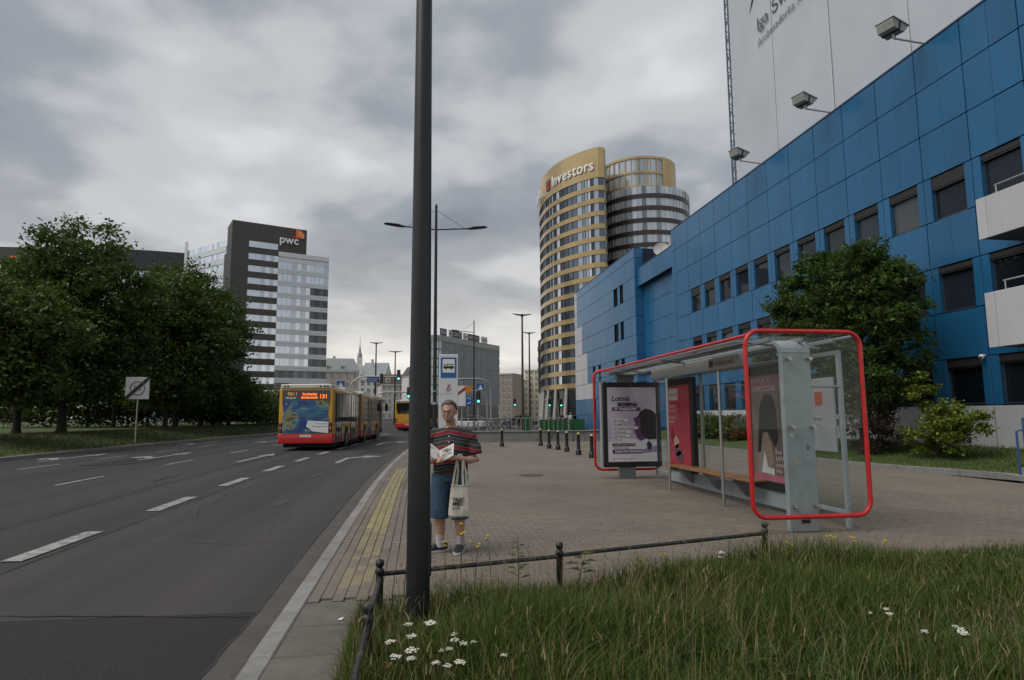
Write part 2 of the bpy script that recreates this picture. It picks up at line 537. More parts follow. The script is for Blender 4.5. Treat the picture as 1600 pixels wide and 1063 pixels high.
seam([(-1.41, -2), (-1.41, 5.2), (-1.39, 6.1), (-1.45, 12), (-1.41, 30), (-1.41, 45)], 0.014, 3).build('tar_seam', TAR, road)
seam([(-4.47, 6.2), (-4.5, 12), (-4.44, 20), (-4.47, 34)], 0.011, 4).build('tar_seam', TAR, road)
seam([(-4.9, 6.3), (-3.54, 6.31), (-2.4, 6.16), (-1.42, 6.02)], 0.014, 5).build('tar_seam', TAR, road)
REPAIR = M_asphalt('repair asphalt', (0.024, 0.0245, 0.025), (0.034, 0.0345, 0.035), 0.5, 0.0)
for u0, y0, w_, l_ in ((-3.2, 29.5, 1.2, 3.0), (-11.8, 24.0, 1.6, 3.5)):
    m = MB(); m.poly([(u + sh(y), y, road_z(u, y) + 0.0095) for u, y in ((u0, y0), (u0 + w_, y0 + .06), (u0 + w_ + .03, y0 + l_), (u0 + .04, y0 + l_ - .05))]); m.build('repair_patch', REPAIR, road)
r8 = random.Random(12)
for k in range(11):
    u, y = r8.choice([-2.2, -3.6, -3.9, -5.6, -7.4, -9.6]), r8.uniform(7, 20); pts = [(u, y)]
    for i in range(r8.randint(3, 6)):
        u += r8.uniform(-.25, .25); y += r8.uniform(.3, .9); pts.append((u, y))
    seam(pts, r8.uniform(.003, .006), 50 + k).build('crack', TAR, road)
for k, y in enumerate((9.4, 15.2, 22.3)):
    seam([(-4.45, y), (-3.4, y + r8.uniform(-.2, .2)), (-2.4, y + r8.uniform(-.2, .2)), (-1.45, y)], .005, 70 + k).build('crack', TAR, road)
seam([(-6.5, 3), (-6.2, 12), (-6.4, 22), (-6.3, 40)], 0.008, 6).build('tar_seam', TAR, road)

def mark(pts, name):
    """painted marking from (u, y) points"""
    mb = MB(); mb.poly([(u + sh(y), y, road_z(u, y) + 0.013) for u, y in pts])
    return mb.build(name, ROAD_PAINT, road)
for k in range(10):
    y = 8.55 + 4.05 * k
    mark([(-4.86, y), (-4.62, y), (-4.62, y + 2.0), (-4.86, y + 2.0)], 'lane_dash')
for k in range(6):
    y = 17.2 + 6.4 * k
    mark([(-8.80, y), (-8.68, y), (-8.68, y + 2.3), (-8.80, y + 2.3)], 'lane_dash')
for k in range(7):
    y = 22.9 + 4.75 * k
    mark([(-13.0, y), (-12.86, y), (-12.86, y + 2.3), (-13.0, y + 2.3)], 'lane_dash')
def right_arrow(u, y, s=1.0):
    w = 0.09
    pts = [(-w, 0), (w, 0), (w, 2.3), (0.55, 3.0), (0.60, 2.55), (1.25, 3.55), (0.45, 4.0), (0.50, 3.5), (-w, 2.65)]
    mark([(u + a * s, y + b * s) for a, b in pts], 'turn_arrow')
def straight_arrow(u, y, left=True):
    w = 0.09
    mark([(u - w, y), (u + w, y), (u + w, y + 3.6), (u + 0.34, y + 3.4), (u, y + 5.0), (u - 0.34, y + 3.4), (u - w, y + 3.6)], 'straight_arrow')
    if left:
        mark([(u - w - 0.01, y + 1.0), (u - w - 0.01, y + 1.5), (u - 0.55, y + 2.2), (u - 0.5, y + 2.7), (u - 1.2, y + 1.9), (u - 0.6, y + 1.2), (u - 0.58, y + 1.6)], 'turn_arrow')
right_arrow(-3.15, 23.9); right_arrow(-3.4, 37.0, 1.2)
straight_arrow(-6.75, 24.6, False); straight_arrow(-10.9, 26.5); straight_arrow(-14.7, 27.0)
straight_arrow(-10.9, 41.0); straight_arrow(-14.8, 40.0); straight_arrow(-14.8, 52.0, False); right_arrow(-6.9, 52.0, 1.2)

# kerbs: one stone after another
def kerb_line(name, u0, w, y0, y1, top, step=1.0):
    root = tag(link(name, None), kind='structure')
    y, k = y0, 0
    while y < y1:
        sa, sb = sh(y), sh(y + step)
        ang = -math.atan2(sb - sa, step)
        key = 'kerb_%s' % name
        if key not in bpy.data.meshes:
            MB().cbox(-w / 2, -step / 2 + 0.005, -0.22, w / 2, step / 2 - 0.005, 0, 0.012).mesh(key, KERB)
        o = link('kerb_stone', bpy.data.meshes[key], root, (u0 + w / 2 + (sa + sb) / 2 + random.uniform(-.004, .004), y + step / 2, g(y + step / 2) + top + random.uniform(-.004, .003)), (math.atan2(g(y + step) - g(y), step), 0, ang))
        y += step; k += 1
    return root
kerb_line('kerb', -1.11, 0.155, 1.7, 60, 0.002)
kerb_line('far_kerb', -16.8, 0.2, 18, 90, 0.03, 1.5)

# pavement: beds, pavers, slabs
PX0 = -0.955
pave = MB()
strip(pave, PX0 - 0.01, 0.35, -4, 26, lambda u, y: g(y) - 0.02, 0)
strip(pave, 0.349, 10.0, 2.0, 15.0, lambda u, y: g(y) - 0.021, 0, bend=False)
pave = tag(pave.build('pavement', JOINT), kind='structure')
fp = MB()
strip(fp, 0.35, 10.0, 15.0, 26, lambda u, y: g(y), 0, bend=False)
strip(fp, 10.0, 13.5, -4, 62, lambda u, y: g(y) - 0.003, 0, bend=False)
strip(fp, 13.5, 40, -4, 13.0, lambda u, y: g(y) - 0.002, 0, bend=False)
strip(fp, 13.5, 18.5, 42.0, 62, lambda u, y: g(y) - 0.002, 0, bend=False)
for a, b in zip([26, 32, 40, 50], [32, 40, 50, 62]):
    fp.quad((PX0 + sh(a), a, g(a)), (10.0, a, g(a)), (10.0, b, g(b)), (PX0 + sh(b), b, g(b)))
fp.build('far_paving', FAR_PAVING, pave)
me_p = {}
def paver_mesh(mat):
    if mat.name not in me_p:
        mb = MB(); b = 0.012
        mb.add([(-.5,-.5,-1),(.5,-.5,-1),(.5,.5,-1),(-.5,.5,-1),(-.5,-.5,-.2),(.5,-.5,-.2),(.5,.5,-.2),(-.5,.5,-.2),(-.485,-.47,0),(.485,-.47,0),(.485,.47,0),(-.485,.47,0)],
               [(0,1,5,4),(1,2,6,5),(2,3,7,6),(3,0,4,7),(4,5,9,8),(5,6,10,9),(6,7,11,10),(7,4,8,11),(8,9,10,11)])
        me_p[mat.name] = mb.mesh('paver', mat)
    return me_p[mat.name]
pavers = []          # (x, y, sx, sy, rot, mat)
nx = 9
for i in range(nx):                              # courses along the kerb
    w = 0.1
    y = 5.98 + (0.1 if i % 2 else 0.0)
    while y < 26:
        u = PX0 + 0.055 + i * 0.104
        s = sh(y)
        mat = PAVER
        if 2 <= i <= 4:
            if 9.2 < y < 20.0: mat = YELLOW_PAVER
            elif 6.2 < y <= 9.2 and random.random() < 0.75: mat = FADED_PAVER
        pavers.append((u + s, y + 0.1, 0.1, 0.2, math.pi / 2, mat))
        y += 0.204
def lawn_edge(x):                                # front edge of the planted patch
    if x < -0.40: return -9.0
    if x < 3.55: return 5.42 + (x + 0.36) * 0.312
    return 6.64 + (x - 3.55) * 0.03
row = 0
y = 5.3
while y < 15.0:
    x = -0.015 + (0.1 if row % 2 else 0.0) + sh(y)
    while x < 10.0:
        if y > lawn_edge(x) - 0.1:
            pavers.append((x + 0.1, y, 0.2, 0.1, 0.0, PAVER))
        x += 0.204
    y += 0.104; row += 1
def in_view(p):
    d = Vector((p[0], p[1], -1.6)); dp = d.dot(F_)
    if dp <= 0: return False
    px, py = 800 + 1000 * d.dot(R_) / dp, 531.5 - 1000 * d.dot(U_) / dp
    if not (440 < px < 1590 and py < 1063): return False
    if 632 < px < 674: return False
    return p[1] > lawn_edge(p[0]) + 0.25 if p[0] > -0.4 else True
vis = sorted([p for p in pavers if in_view(p)], key=lambda p: p[0] ** 2 + p[1] ** 2)
near = vis[:300]
near_set = set(near)
for p in near:
    link('paver', paver_mesh(p[5]), pave, (p[0], p[1], g(p[1]) + random.uniform(-.0015, .0015)), (random.uniform(-.005, .005), random.uniform(-.005, .005), p[4] + random.uniform(-.004, .004)), (0.200, 0.100, 0.02))
rest = {}
for p in pavers:
    if p in near_set: continue
    mb = rest.setdefault(p[5].name, (MB(), p[5]))[0]
    hx, hy = (p[2] - 0.001) / 2, (p[3] - 0.001) / 2
    z = g(p[1]) + random.uniform(-.0012, .0012); b = 0.003
    mb.add([(p[0]-hx,p[1]-hy,z-.02),(p[0]+hx,p[1]-hy,z-.02),(p[0]+hx,p[1]+hy,z-.02),(p[0]-hx,p[1]+hy,z-.02),
            (p[0]-hx+b,p[1]-hy+b,z),(p[0]+hx-b,p[1]-hy+b,z),(p[0]+hx-b,p[1]+hy-b,z),(p[0]-hx+b,p[1]+hy-b,z)],
           [(0,1,5,4),(1,2,6,5),(2,3,7,6),(3,0,4,7),(4,5,6,7)])
for nm, (mb, mat) in rest.items():
    mb.build('pavers', mat, pave, fix=False)['kind'] = 'stuff'
r5 = random.Random(77)
grit = MB()
for k in range(900):
    y = r5.uniform(3.5, 24); u = -1.13 - abs(r5.gauss(0, 0.05)); q = r5.uniform(0.003, 0.011)
    grit.ball((u + sh(y), y, road_z(u, y) + 0.010), q, 5, 0, (1, 1, .5))
grit.build('grit', M('grit and dry leaves', (0.13, 0.10, 0.07), 0.9, var=0.4, scale=30), road, fix=False)['kind'] = 'stuff'
STAIN = M('oil stain', (0.024, 0.023, 0.023), 0.5, var=0.3, scale=8)
for k, (u, y, a, b_) in enumerate([(-2.7, 13.5, .10, .7), (-3.0, 19.5, .12, .9), (-6.9, 19.0, .12, .9)]):
    m = MB(); m.poly([(u + sh(y) + a * math.cos(t) * r5.uniform(.5, 1.2), y + b_ * math.sin(t) * r5.uniform(.6, 1.2), road_z(u, y) + .0085) for t in [i * math.pi / 11 for i in range(22)]]); m.build('oil_stain', STAIN, road)
for k in range(46):                                # trodden gum and dark spots on the paving
    x, y = r5.uniform(-0.3, 7.5), r5.uniform(7.0, 15)
    q = r5.uniform(.012, .035); m = MB(); m.poly([(x + q * math.cos(t) * r5.uniform(.7, 1.1), y + q * math.sin(t) * r5.uniform(.7, 1.1), g(y) + .0045) for t in [i * math.pi / 5 for i in range(10)]])
    m.build('gum_spot', GUM, pave) if k else m.build('gum_spot', GUM, pave)
SLAB = M('old concrete slab', (0.135, 0.120, 0.104), 0.9, var=0.2, scale=5, bump=0.4, bscale=70, rnd=0.1, grime=((0.10, 0.088, 0.078), 3.0, 0.7))
y = 5.96
while y > 1.5:
    link('slab', MB().cbox(PX0, y - 0.63, -0.08, -0.43, y - 0.008, 0.0, 0.01).mesh('slab', SLAB), pave, (0, 0, random.uniform(-.006, .002)))
    y -= 0.64
tag(MB().add([(-.62, 5.42, .004), (-.585, 5.41, .006), (-.575, 5.45, .016), (-.61, 5.46, .005)], [(0, 1, 2, 3)]).build('paper_scrap', WHITE), 'tiny white scrap of paper on the slabs beside the rail', 'litter')
tag(MB().lathe((2.96, 17.0, g(17) - 0.02), [(0.33, 0), (0.33, 0.028), (0.30, 0.030), (0.29, 0.024), (0.05, 0.026)], 24).build('manhole_cover', M('rusty iron', (0.10, 0.065, 0.05), 0.8, 0.3, var=0.3)), 'round rusty iron manhole cover in the paving behind the person', 'manhole')

# ------------------------------------------------------------------ lawns and grass
lw = MB()
def soil_z(x, y): return 0.03 + 0.035 * math.sin(x * 1.3 + 0.4) * math.sin(y * 1.7)
for i in range(26):
    for j in range(12):
        x0, x1 = -0.42 + i * 0.5, -0.42 + (i + 1) * 0.5
        def P(x, t):
            e = min(lawn_edge(max(x, -0.36)), 6.9); y = -2 + (e + 2) * t
            return (x, y, soil_z(x, y) if t < 1 else 0.0)
        a, b = j / 12, (j + 1) / 12
        lw.quad(P(x0, a), P(x1, a), P(x1, b), P(x0, b))
tag(lw.build('lawn', SOIL, smooth=60), kind='structure')

def blades(name, pos, h, w, lean, mat, parent=None, seed=1, segs=3):
    """one mesh of curved grass blades: pos (n,3), h (n), w (n), lean (n)"""
    r = np.random.default_rng(seed); n = len(pos)
    az = r.uniform(0, 2 * np.pi, n); fa = az + np.pi / 2 + r.normal(0, 0.5, n)
    d = np.stack([np.cos(az), np.sin(az), np.zeros(n)], 1); s = np.stack([np.cos(fa), np.sin(fa), np.zeros(n)], 1)
    V = np.zeros((n, (segs + 1) * 2, 3))
    for k in range(segs + 1):
        t = k / segs
        c = pos + d * (lean * h * t ** 2)[:, None]
        c[:, 2] += h * (t - 0.25 * np.minimum(lean, 1.4) * t ** 2)
        ww = (w * (1 - t) ** 0.7 * 0.5 + 0.0004)[:, None]
        V[:, 2 * k] = c - s * ww; V[:, 2 * k + 1] = c + s * ww
    nv = (segs + 1) * 2
    F = np.array([[2*k, 2*k+1, 2*k+3, 2*k+2] for k in range(segs)])
    faces = (F[None] + (np.arange(n) * nv)[:, None, None]).reshape(-1)
    me = bpy.data.meshes.new(name)
    me.vertices.add(n * nv); me.vertices.foreach_set('co', V.reshape(-1))
    nf = n * segs
    me.loops.add(nf * 4); me.loops.foreach_set('vertex_index', faces.astype(np.int32))
    me.polygons.add(nf); me.polygons.foreach_set('loop_start', (np.arange(nf) * 4).astype(np.int32)); me.polygons.foreach_set('loop_total', np.full(nf, 4, np.int32))
    me.materials.append(mat); me.update(calc_edges=True); me.validate()
    return link(name, me, parent)
GRASS = M_islands('grass blades', [(0.0, (0.026, 0.062, 0.007)), (0.35, (0.045, 0.096, 0.011)), (0.62, (0.071, 0.122, 0.016)), (0.84, (0.110, 0.138, 0.027)), (0.95, (0.17, 0.165, 0.06)), (1.0, (0.27, 0.22, 0.12))], 0.6, spec=0.25, interp='LINEAR', translucent=0.25)
STRAW = M_islands('dry grass stems', [(0.0, (0.20, 0.16, 0.08)), (0.4, (0.30, 0.245, 0.13)), (0.75, (0.24, 0.165, 0.095)), (1.0, (0.14, 0.14, 0.05))], 0.7, spec=0.2, interp='LINEAR', translucent=0.15)
def scatter(n, x0, x1, y0, seed, front=0.0):
    r = np.random.default_rng(seed)
    x = r.uniform(x0, x1, n); t = r.uniform(0, 1, n)
    e = np.array([lawn_edge(max(v, -0.36)) for v in x]) + front
    y = y0 + (e - y0) * t
    z = np.array([soil_z(a, b) for a, b in zip(x, y)])
    return np.stack([x, y, z], 1)
def clumpy(p, f=1.6):
    return 0.5 + 0.5 * np.sin(p[:, 0] * f + 1.3 * np.sin(p[:, 1] * f * 1.3)) * np.sin(p[:, 1] * f * 1.1 + p[:, 0] * 0.7)
r_ = np.random.default_rng(5)
gp = scatter(78000, -0.40, 8.6, 2.5, 21, 0.02)
tall = np.clip(1.25 - 0.16 * np.abs(gp[:, 0] - 1.6), 0.42, 1.2)
gh = (0.085 + 0.22 * clumpy(gp) ** 1.4) * r_.uniform(0.5, 1.4, len(gp)) * tall
grass = tag(blades('grass', gp, gh, r_.uniform(0.0035, 0.009, len(gp)), np.abs(r_.normal(0.5, 0.4, len(gp))), GRASS, None, 6), 'long unmown green grass inside the low black rail', 'grass', kind='stuff')
sp = scatter(5200, -0.40, 8.6, 2.5, 22, 0.03)
shh = (0.22 + 0.20 * clumpy(sp, 1.1)) * r_.uniform(0.6, 1.4, len(sp)) * np.clip(1.2 - 0.14 * np.abs(sp[:, 0] - 1.6), 0.5, 1.2)
blades('dry_stems', sp, shh, r_.uniform(0.0018, 0.0034, len(sp)), np.abs(r_.normal(0.35, 0.3, len(sp))), STRAW, grass, 7)['kind'] = 'stuff'
# seed heads on the taller stems
hp = sp[:1500].copy(); hp[:, 2] += shh[:1500] * 0.78
blades('seed_heads', hp, np.full(1500, 0.055), np.full(1500, 0.008), np.abs(r_.normal(0.5, 0.3, 1500)), STRAW, grass, 8)['kind'] = 'stuff'
# blades spilling over the slabs on the kerb side
ep = np.stack([r_.normal(-0.42, 0.03, 2600), r_.uniform(2.5, 5.6, 2600), np.zeros(2600)], 1)
blades('edge_blades', ep, r_.uniform(0.05, 0.19, 2600), r_.uniform(0.003, 0.006, 2600), np.abs(r_.normal(0.6, 0.4, 2600)), GRASS, grass, 9)['kind'] = 'stuff'

wp = scatter(5200, -0.38, 8.0, 2.8, 26, -0.02); wp = wp[clumpy(wp, 2.3) > 0.62]
blades('broad_leaves', wp + np.array([0, 0, 0.02]), r_.uniform(0.05, 0.16, len(wp)), r_.uniform(0.014, 0.034, len(wp)), np.abs(r_.normal(1.1, 0.4, len(wp))), M_islands('broad weed leaves', [(0.0, (0.035, 0.085, 0.018)), (0.5, (0.06, 0.12, 0.028)), (1.0, (0.10, 0.15, 0.05))], 0.6, spec=0.3, interp='LINEAR', translucent=0.25), grass, 13)['kind'] = 'stuff'
# far bank with the trees, on the other side of the road
def bank_z(u):
    a = -u - 16.8
    return 0.03 + 0.55 * (3 * min(max(a / 5.0, 0), 1) ** 2 - 2 * min(max(a / 5.0, 0), 1) ** 3)
bk = MB()
us = [-16.79, -17.5, -18.2, -19, -20, -21, -22, -26, -34, -50, -80]
for u0, u1 in zip(us[1:], us):
    strip(bk, u0, u1, -8, 110, lambda u, y: g(y) + bank_z(u))
tag(bk.build('grass_bank', LAWN, smooth=40), kind='structure')
bp = np.stack([RNG.uniform(-24, -16.85, 26000), RNG.uniform(20, 80, 26000), np.zeros(26000)], 1)
bp[:, 2] = [g(y) + bank_z(u) for u, y in bp[:, :2]]
bp[:, 0] += [sh(y) for y in bp[:, 1]]
tag(blades('bank_grass', bp, RNG.uniform(0.05, 0.2, 26000), RNG.uniform(0.02, 0.05, 26000), np.abs(RNG.normal(0.5, 0.3, 26000)), M_islands('bank grass', [(0.0, (0.045, 0.062, 0.018)), (0.5, (0.07, 0.085, 0.026)), (1.0, (0.12, 0.115, 0.045))], 0.7, spec=0.2, interp='LINEAR', translucent=0.2), None, 10, 1), 'short green grass on the bank beyond the road', 'grass', kind='stuff')
# planted bed along the blue building
bd = MB()
edge = [(14.9, 13.0), (14.75, 14.3), (14.45, 15.6), (13.9, 17.2), (13.6, 18.2), (13.5, 22), (13.5, 30), (13.5, 42)]
for (xa, ya), (xb, yb) in zip(edge, edge[1:]):
    for t0, t1 in ((0, .25), (.25, .6), (.6, 1)):
        def Q(x, y, t): return (x + (17.75 - x) * t, y, g(y) + 0.05 + 0.5 * (t ** 0.8))
        bd.quad(Q(xa, ya, t0), Q(xa, ya, t1), Q(xb, yb, t1), Q(xb, yb, t0))
    bd.quad((xa, ya, g(ya) - 0.05), (xb, yb, g(yb) - 0.05), (xb, yb, g(yb) + 0.05), (xa, ya, g(ya) + 0.05))
tag(bd.build('garden_bed', LAWN, smooth=40), kind='structure')
ek = tag(link('bed_edging', None), kind='structure')
for (xa, ya), (xb, yb) in zip(edge, edge[1:]):
    n = max(1, int(math.hypot(xb - xa, yb - ya)))
    for k in range(n):
        a = Vector((xa + (xb - xa) * k / n, ya + (yb - ya) * k / n)); b = Vector((xa + (xb - xa) * (k + 1) / n, ya + (yb - ya) * (k + 1) / n))
        L = (b - a).length
        link('edging_stone', MB().cbox(-0.04, -L / 2 + .005, -0.1, 0.04, L / 2 - .005, 0.075, 0.01).mesh('edging', KERB), ek, ((a.x + b.x) / 2 - 0.03, (a.y + b.y) / 2, g(a.y)), (0, 0, -math.atan2(b.x - a.x, b.y - a.y)))
q = RNG.uniform(0, 1, (9000, 2))
ty = 13.2 + 10 * q[:, 0]; tx = np.interp(ty, [e[1] for e in edge], [e[0] for e in edge]) + 0.05; tt = q[:, 1]
bp2 = np.stack([tx + (17.6 - tx) * tt, ty, np.array([g(v) for v in ty]) + 0.05 + 0.5 * tt ** 0.8], 1)
tag(blades('bed_grass', bp2, RNG.uniform(0.05, 0.14, 9000), RNG.uniform(0.008, 0.02, 9000), np.abs(RNG.normal(0.5, 0.3, 9000)), GRASS, None, 12, 1), 'mown grass in the bed below the blue building', 'grass', kind='stuff')

# ------------------------------------------------------------------ the blue office building
XB = 17.5
def M_panel(name, col, rough, var):
    t = NT(name)
    oi = t.node('ShaderNodeObjectInfo').outputs['Random']
    isl = t.node('ShaderNodeNewGeometry').outputs['Random Per Island']
    v = t.math('MULTIPLY_ADD', t.math('FRACT', t.math('ADD', oi, isl)), var); v.node.inputs[2].default_value = 1 - var / 2
    c = t.ramp(t.noise(0.6, 5.0, 0.6, t.pos((1, 1, 0.35))), [(0.3, mul(col, 0.9)), (0.7, mul(col, 1.08))])
    drip = t.math('MULTIPLY', t.ramp(t.noise(2.2, 5.0, 0.7, t.pos((1, 2.2, 0.12))), [(0.52, (0, 0, 0)), (0.75, (1, 1, 1))]), 0.30)
    c = t.mix(drip, c, mul(col, 0.55))
    h = t.node('ShaderNodeHueSaturation', {'Value': v}); t.l.new(c, h.inputs['Color'])
    t.set(t.b.inputs['Base Color'], h.outputs[0])
    t.b.inputs['Roughness'].default_value = rough
    t.bump(t.noise(0.9, 2.0, 0.5, t.pos()), 0.12, 0.05)
    return t.mat
BLUE = M_panel('blue enamel panel', (0.018, 0.122, 0.268), 0.24, 0.14)
WPANEL = M_panel('pale grey panel', (0.50, 0.51, 0.54), 0.5, 0.08)
NAVY = M('dark backing', (0.010, 0.022, 0.05), 0.8, var=0.1)
WFRAME = M('window frame', (0.035, 0.045, 0.06), 0.5, var=0.05)
BLIND = M('roller blind box', (0.020, 0.019, 0.022), 0.6, var=0.15)
OGLASS = M_islands('office glass', [(0.0, (0.012, 0.016, 0.02)), (0.4, (0.02, 0.028, 0.035)), (0.75, (0.035, 0.045, 0.055))], 0.06, spec=0.7, bump=0.05)
def M_objglass(name, stops, rough=0.06):
    t = NT(name)
    t.set(t.b.inputs['Base Color'], t.ramp(t.node('ShaderNodeObjectInfo').outputs['Random'], stops))
    t.b.inputs['Roughness'].default_value = rough
    t.b.inputs['Specular IOR Level'].default_value = 0.4
    return t.mat
WGLASS = M_objglass('window glass', [(0.0, (0.006, 0.009, 0.013)), (0.5, (0.014, 0.021, 0.030)), (0.9, (0.03, 0.042, 0.055)), (1.0, (0.09, 0.10, 0.11))], 0.04)
blue = thing('office_building', 'long blue panel-clad office building with rows of windows behind the bus shelter', 'building', (XB, 42.0, 0))
BX, BY = XB, 42.0
core = MB()
core.box(0.32, 9.0 - BY, 0.3, 14, 42.05 - BY, 14.46)
core.box(0.66, 42.05 - BY, 0.2, 14, 49.65 - BY, 13.45)
core.box(0.10, 49.64 - BY, 0.1, 12, 70.5 - BY, 15.26)
core.build('core_wall', NAVY, blue)
PANELS = []                                    # (x, y0, y1, z0, z1, material, axis)
def panel(x, y0, y1, z0, z1, mat=None, gy=0.014, gz=0.034, axis='x'):
    PANELS.append((x, y0 + gy / 2, y1 - gy / 2, z0 + gz / 2, z1 - gz / 2, mat or BLUE, axis))
MOD = [17.48 + 1.995 * k for k in range(-4, 13)]
ROWS = [14.5, 12.95, 11.31, 9.70, 8.14, 6.52, 4.94, 3.36, 1.83, 0.50]
WIN_ROWS = (3, 5, 7)
wmesh = {}
def window_unit(parent, y0, y1, z0, z1, x, blind=0.22):
    w, h = round(y1 - y0, 3), round(z1 - z0, 3)
    key = (w, h, blind)
    if key not in wmesh:
        f = MB(); t = 0.05
        f.box(0, 0, 0, 0.07, w, t); f.box(0, 0, h - t - 0.004, 0.07, w, h - 0.004)
        f.box(0, 0, t, 0.07, t, h - t - 0.004); f.box(0, w - t, t, 0.07, w, h - t - 0.004)
        p = MB(); p.box(0.03, t, t, 0.045, w - t, h - t - 0.004)
        b = MB(); b.box(-0.09, 0.0, h - blind, -0.003, w, h - 0.003); b.box(-0.075, 0.0, h - blind - 0.07, -0.004, w, h - blind - 0.004, 1)
        wmesh[key] = (f.mesh('window', WFRAME), p.mesh('pane', WGLASS), b.mesh('blind_box', [BLIND, BLACK]))
    fm, pm, bm_ = wmesh[key]
    o = link('window', fm, parent, (x - BX, y0 - BY, z0))
    link('pane', pm, o, (0, 0, 0), (0, random.uniform(-.004, .004), random.uniform(-.006, .006)))
    if blind: link('blind_box', bm_, o)
    return o
piers = []
for r, (zt, zb) in enumerate(zip(ROWS, ROWS[1:])):
    for i, m in enumerate(MOD):
        e = 42.1 if i == len(MOD) - 1 else MOD[i + 1]
        mat = WPANEL if r == 8 else BLUE
        if r in WIN_ROWS and i < len(MOD) - 2:
            piers.append((m + 0.012, m + 0.30, zb, zt)); piers.append((m + 1.68, m + 1.995 - 0.012, zb, zt))
            window_unit(blue, m + 0.30, m + 1.68, zb + 0.03, zt - 0.02, XB + 0.13, random.choice([0.16, 0.17, 0.17, 0.17, 0.20, 0.24, 0.40]))
        elif e - m > 1.5:
            panel(XB, m + 0.012, (m + e) / 2 + 0.004, zb, zt, mat); panel(XB, (m + e) / 2 - 0.004, e - 0.012, zb, zt, mat)
        else:
            panel(XB, m + 0.012, e, zb, zt, mat)
pk = {}
for y0, y1, z0, z1 in piers:
    key = (round(y1 - y0, 3), round(z1 - z0, 3))
    if key not in pk:
        pk[key] = MB().cbox(0, 0, 0.012, 0.21, key[0], key[1] - 0.012, 0.008).mesh('pier', BLUE)
    link('pier', pk[key], blue, (0.004, y0 - BY, z0))
# far block: blue, with a stepped pale corner
ZC = [15.3, 14.47, 12.86, 11.24, 9.63, 8.06, 6.42, 4.80, 3.20, 1.58, 0.10]
WHITE_FROM = {0: 69.3, 1: 69.3, 2: 69.3, 3: 67.2, 4: 67.2, 5: 65.1, 6: 65.1, 7: 63.1}
CW = 1.035
for r, (zt, zb) in enumerate(zip(ZC, ZC[1:])):
    for j in range(20):
        y0, y1 = 49.6 + CW * j, 49.6 + CW * (j + 1)
        ym = (y0 + y1) / 2
        mat = WPANEL if r in WHITE_FROM and ym > WHITE_FROM[r] else BLUE
        if r in (2, 4, 6) and j in (3, 4, 5):
            if j == 3:
                window_unit(blue, 52.75, 53.65, zb + 0.02, zt - 0.02, XB + 0.02, 0)
                panel(XB - 0.12, 53.66, 54.2, zb, zt)
                window_unit(blue, 54.25, 55.45, zb + 0.02, zt - 0.02, XB + 0.02, 0)
                panel(XB - 0.12, 55.46, 55.81, zb, zt)
            continue
        if r in (6, 8) and j in (10, 12):
            window_unit(blue, y0 + 0.1, y1 - 0.1, zb + 0.02, zt - 0.02, XB + 0.02, 0)
            panel(XB - 0.12, y0, y0 + 0.1, zb, zt); panel(XB - 0.12, y1 - 0.1, y1, zb, zt)
            continue
        panel(XB - 0.12, y0, y1, zb, zt, mat)
    panel(49.6, XB - 0.07, XB + 0.62, zb, zt, BLUE, axis='y')
# recessed link with its fascia
for j in range(7):
    y0, y1 = 42.12 + 1.066 * j, 42.12 + 1.066 * (j + 1)
    panel(XB + 0.10, y0, y1, 12.0, 13.49)
    for zt, zb in zip([12.0, 10.5, 8.86, 7.2, 5.55, 3.9, 2.25], [10.5, 8.86, 7.2, 5.55, 3.9, 2.25, 0.6]):
        panel(XB + 0.60, y0, y1, zb, zt)
MB().box(0.16, 0.12, 12.02, 0.66, 7.58, 12.10).build('fascia_soffit', NAVY, blue)
def psize(p):
    if p[6] == 'y': return (p[2] - p[1]) * (p[4] - p[3]) / (p[0] ** 2 + 300) * 0.6
    ym = (p[1] + p[2]) / 2
    return (p[2] - p[1]) * (p[4] - p[3]) / (ym * ym) if ym > 16.0 else 0.0
PANELS.sort(key=psize, reverse=True)
um = {}
def unit_panel(mat):
    if mat.name not in um:
        um[mat.name] = MB().cbox(0, -0.5, -0.5, 1, 0.5, 0.5, 0.008).mesh('panel', mat)
    return um[mat.name]
restp = {}
for k, (x, y0, y1, z0, z1, mat, ax) in enumerate(PANELS):
    if k < 300:
        rot = (0, random.uniform(-.003, .003), random.uniform(-.004, .004) + (math.pi / 2 if ax == 'y' else 0))
        loc = (x - BX, (y0 + y1) / 2 - BY, (z0 + z1) / 2) if ax == 'x' else ((y0 + y1) / 2 - BX, x - BY, (z0 + z1) / 2)
        link('panel', unit_panel(mat), blue, loc, rot, (0.05, y1 - y0, z1 - z0))
    else:
        mb = restp.setdefault(mat.name, (MB(), mat))[0]
        if ax == 'x': mb.cbox(x - BX, y0 - BY, z0, x - BX + 0.05, y1 - BY, z1, 0.006)
        else: mb.cbox(y0 - BX, x - BY, z0, y1 - BX, x - BY + 0.05, z1, 0.006)
for nm, (mb, mat) in restp.items():
    mb.build('panels', mat, blue)['kind'] = 'stuff'
cap = MB(); CAPM = M('roof edge', (0.05, 0.09, 0.15), 0.5)
cap.box(-0.03, 9.5 - BY, 14.5, 0.45, 42.1 - BY, 14.55); cap.box(-0.15, 49.55 - BY, 15.3, 0.4, 70.35 - BY, 15.34); cap.box(0.07, 42.1 - BY, 13.49, 0.7, 49.55 - BY, 13.53)
cap.build('coping', CAPM, blue)
MB().box(2.2, 43.5 - BY, 13.4, 6, 48 - BY, 15.4).build('roof_hut', M('roof hut grey', (0.33, 0.34, 0.35), 0.7), blue)
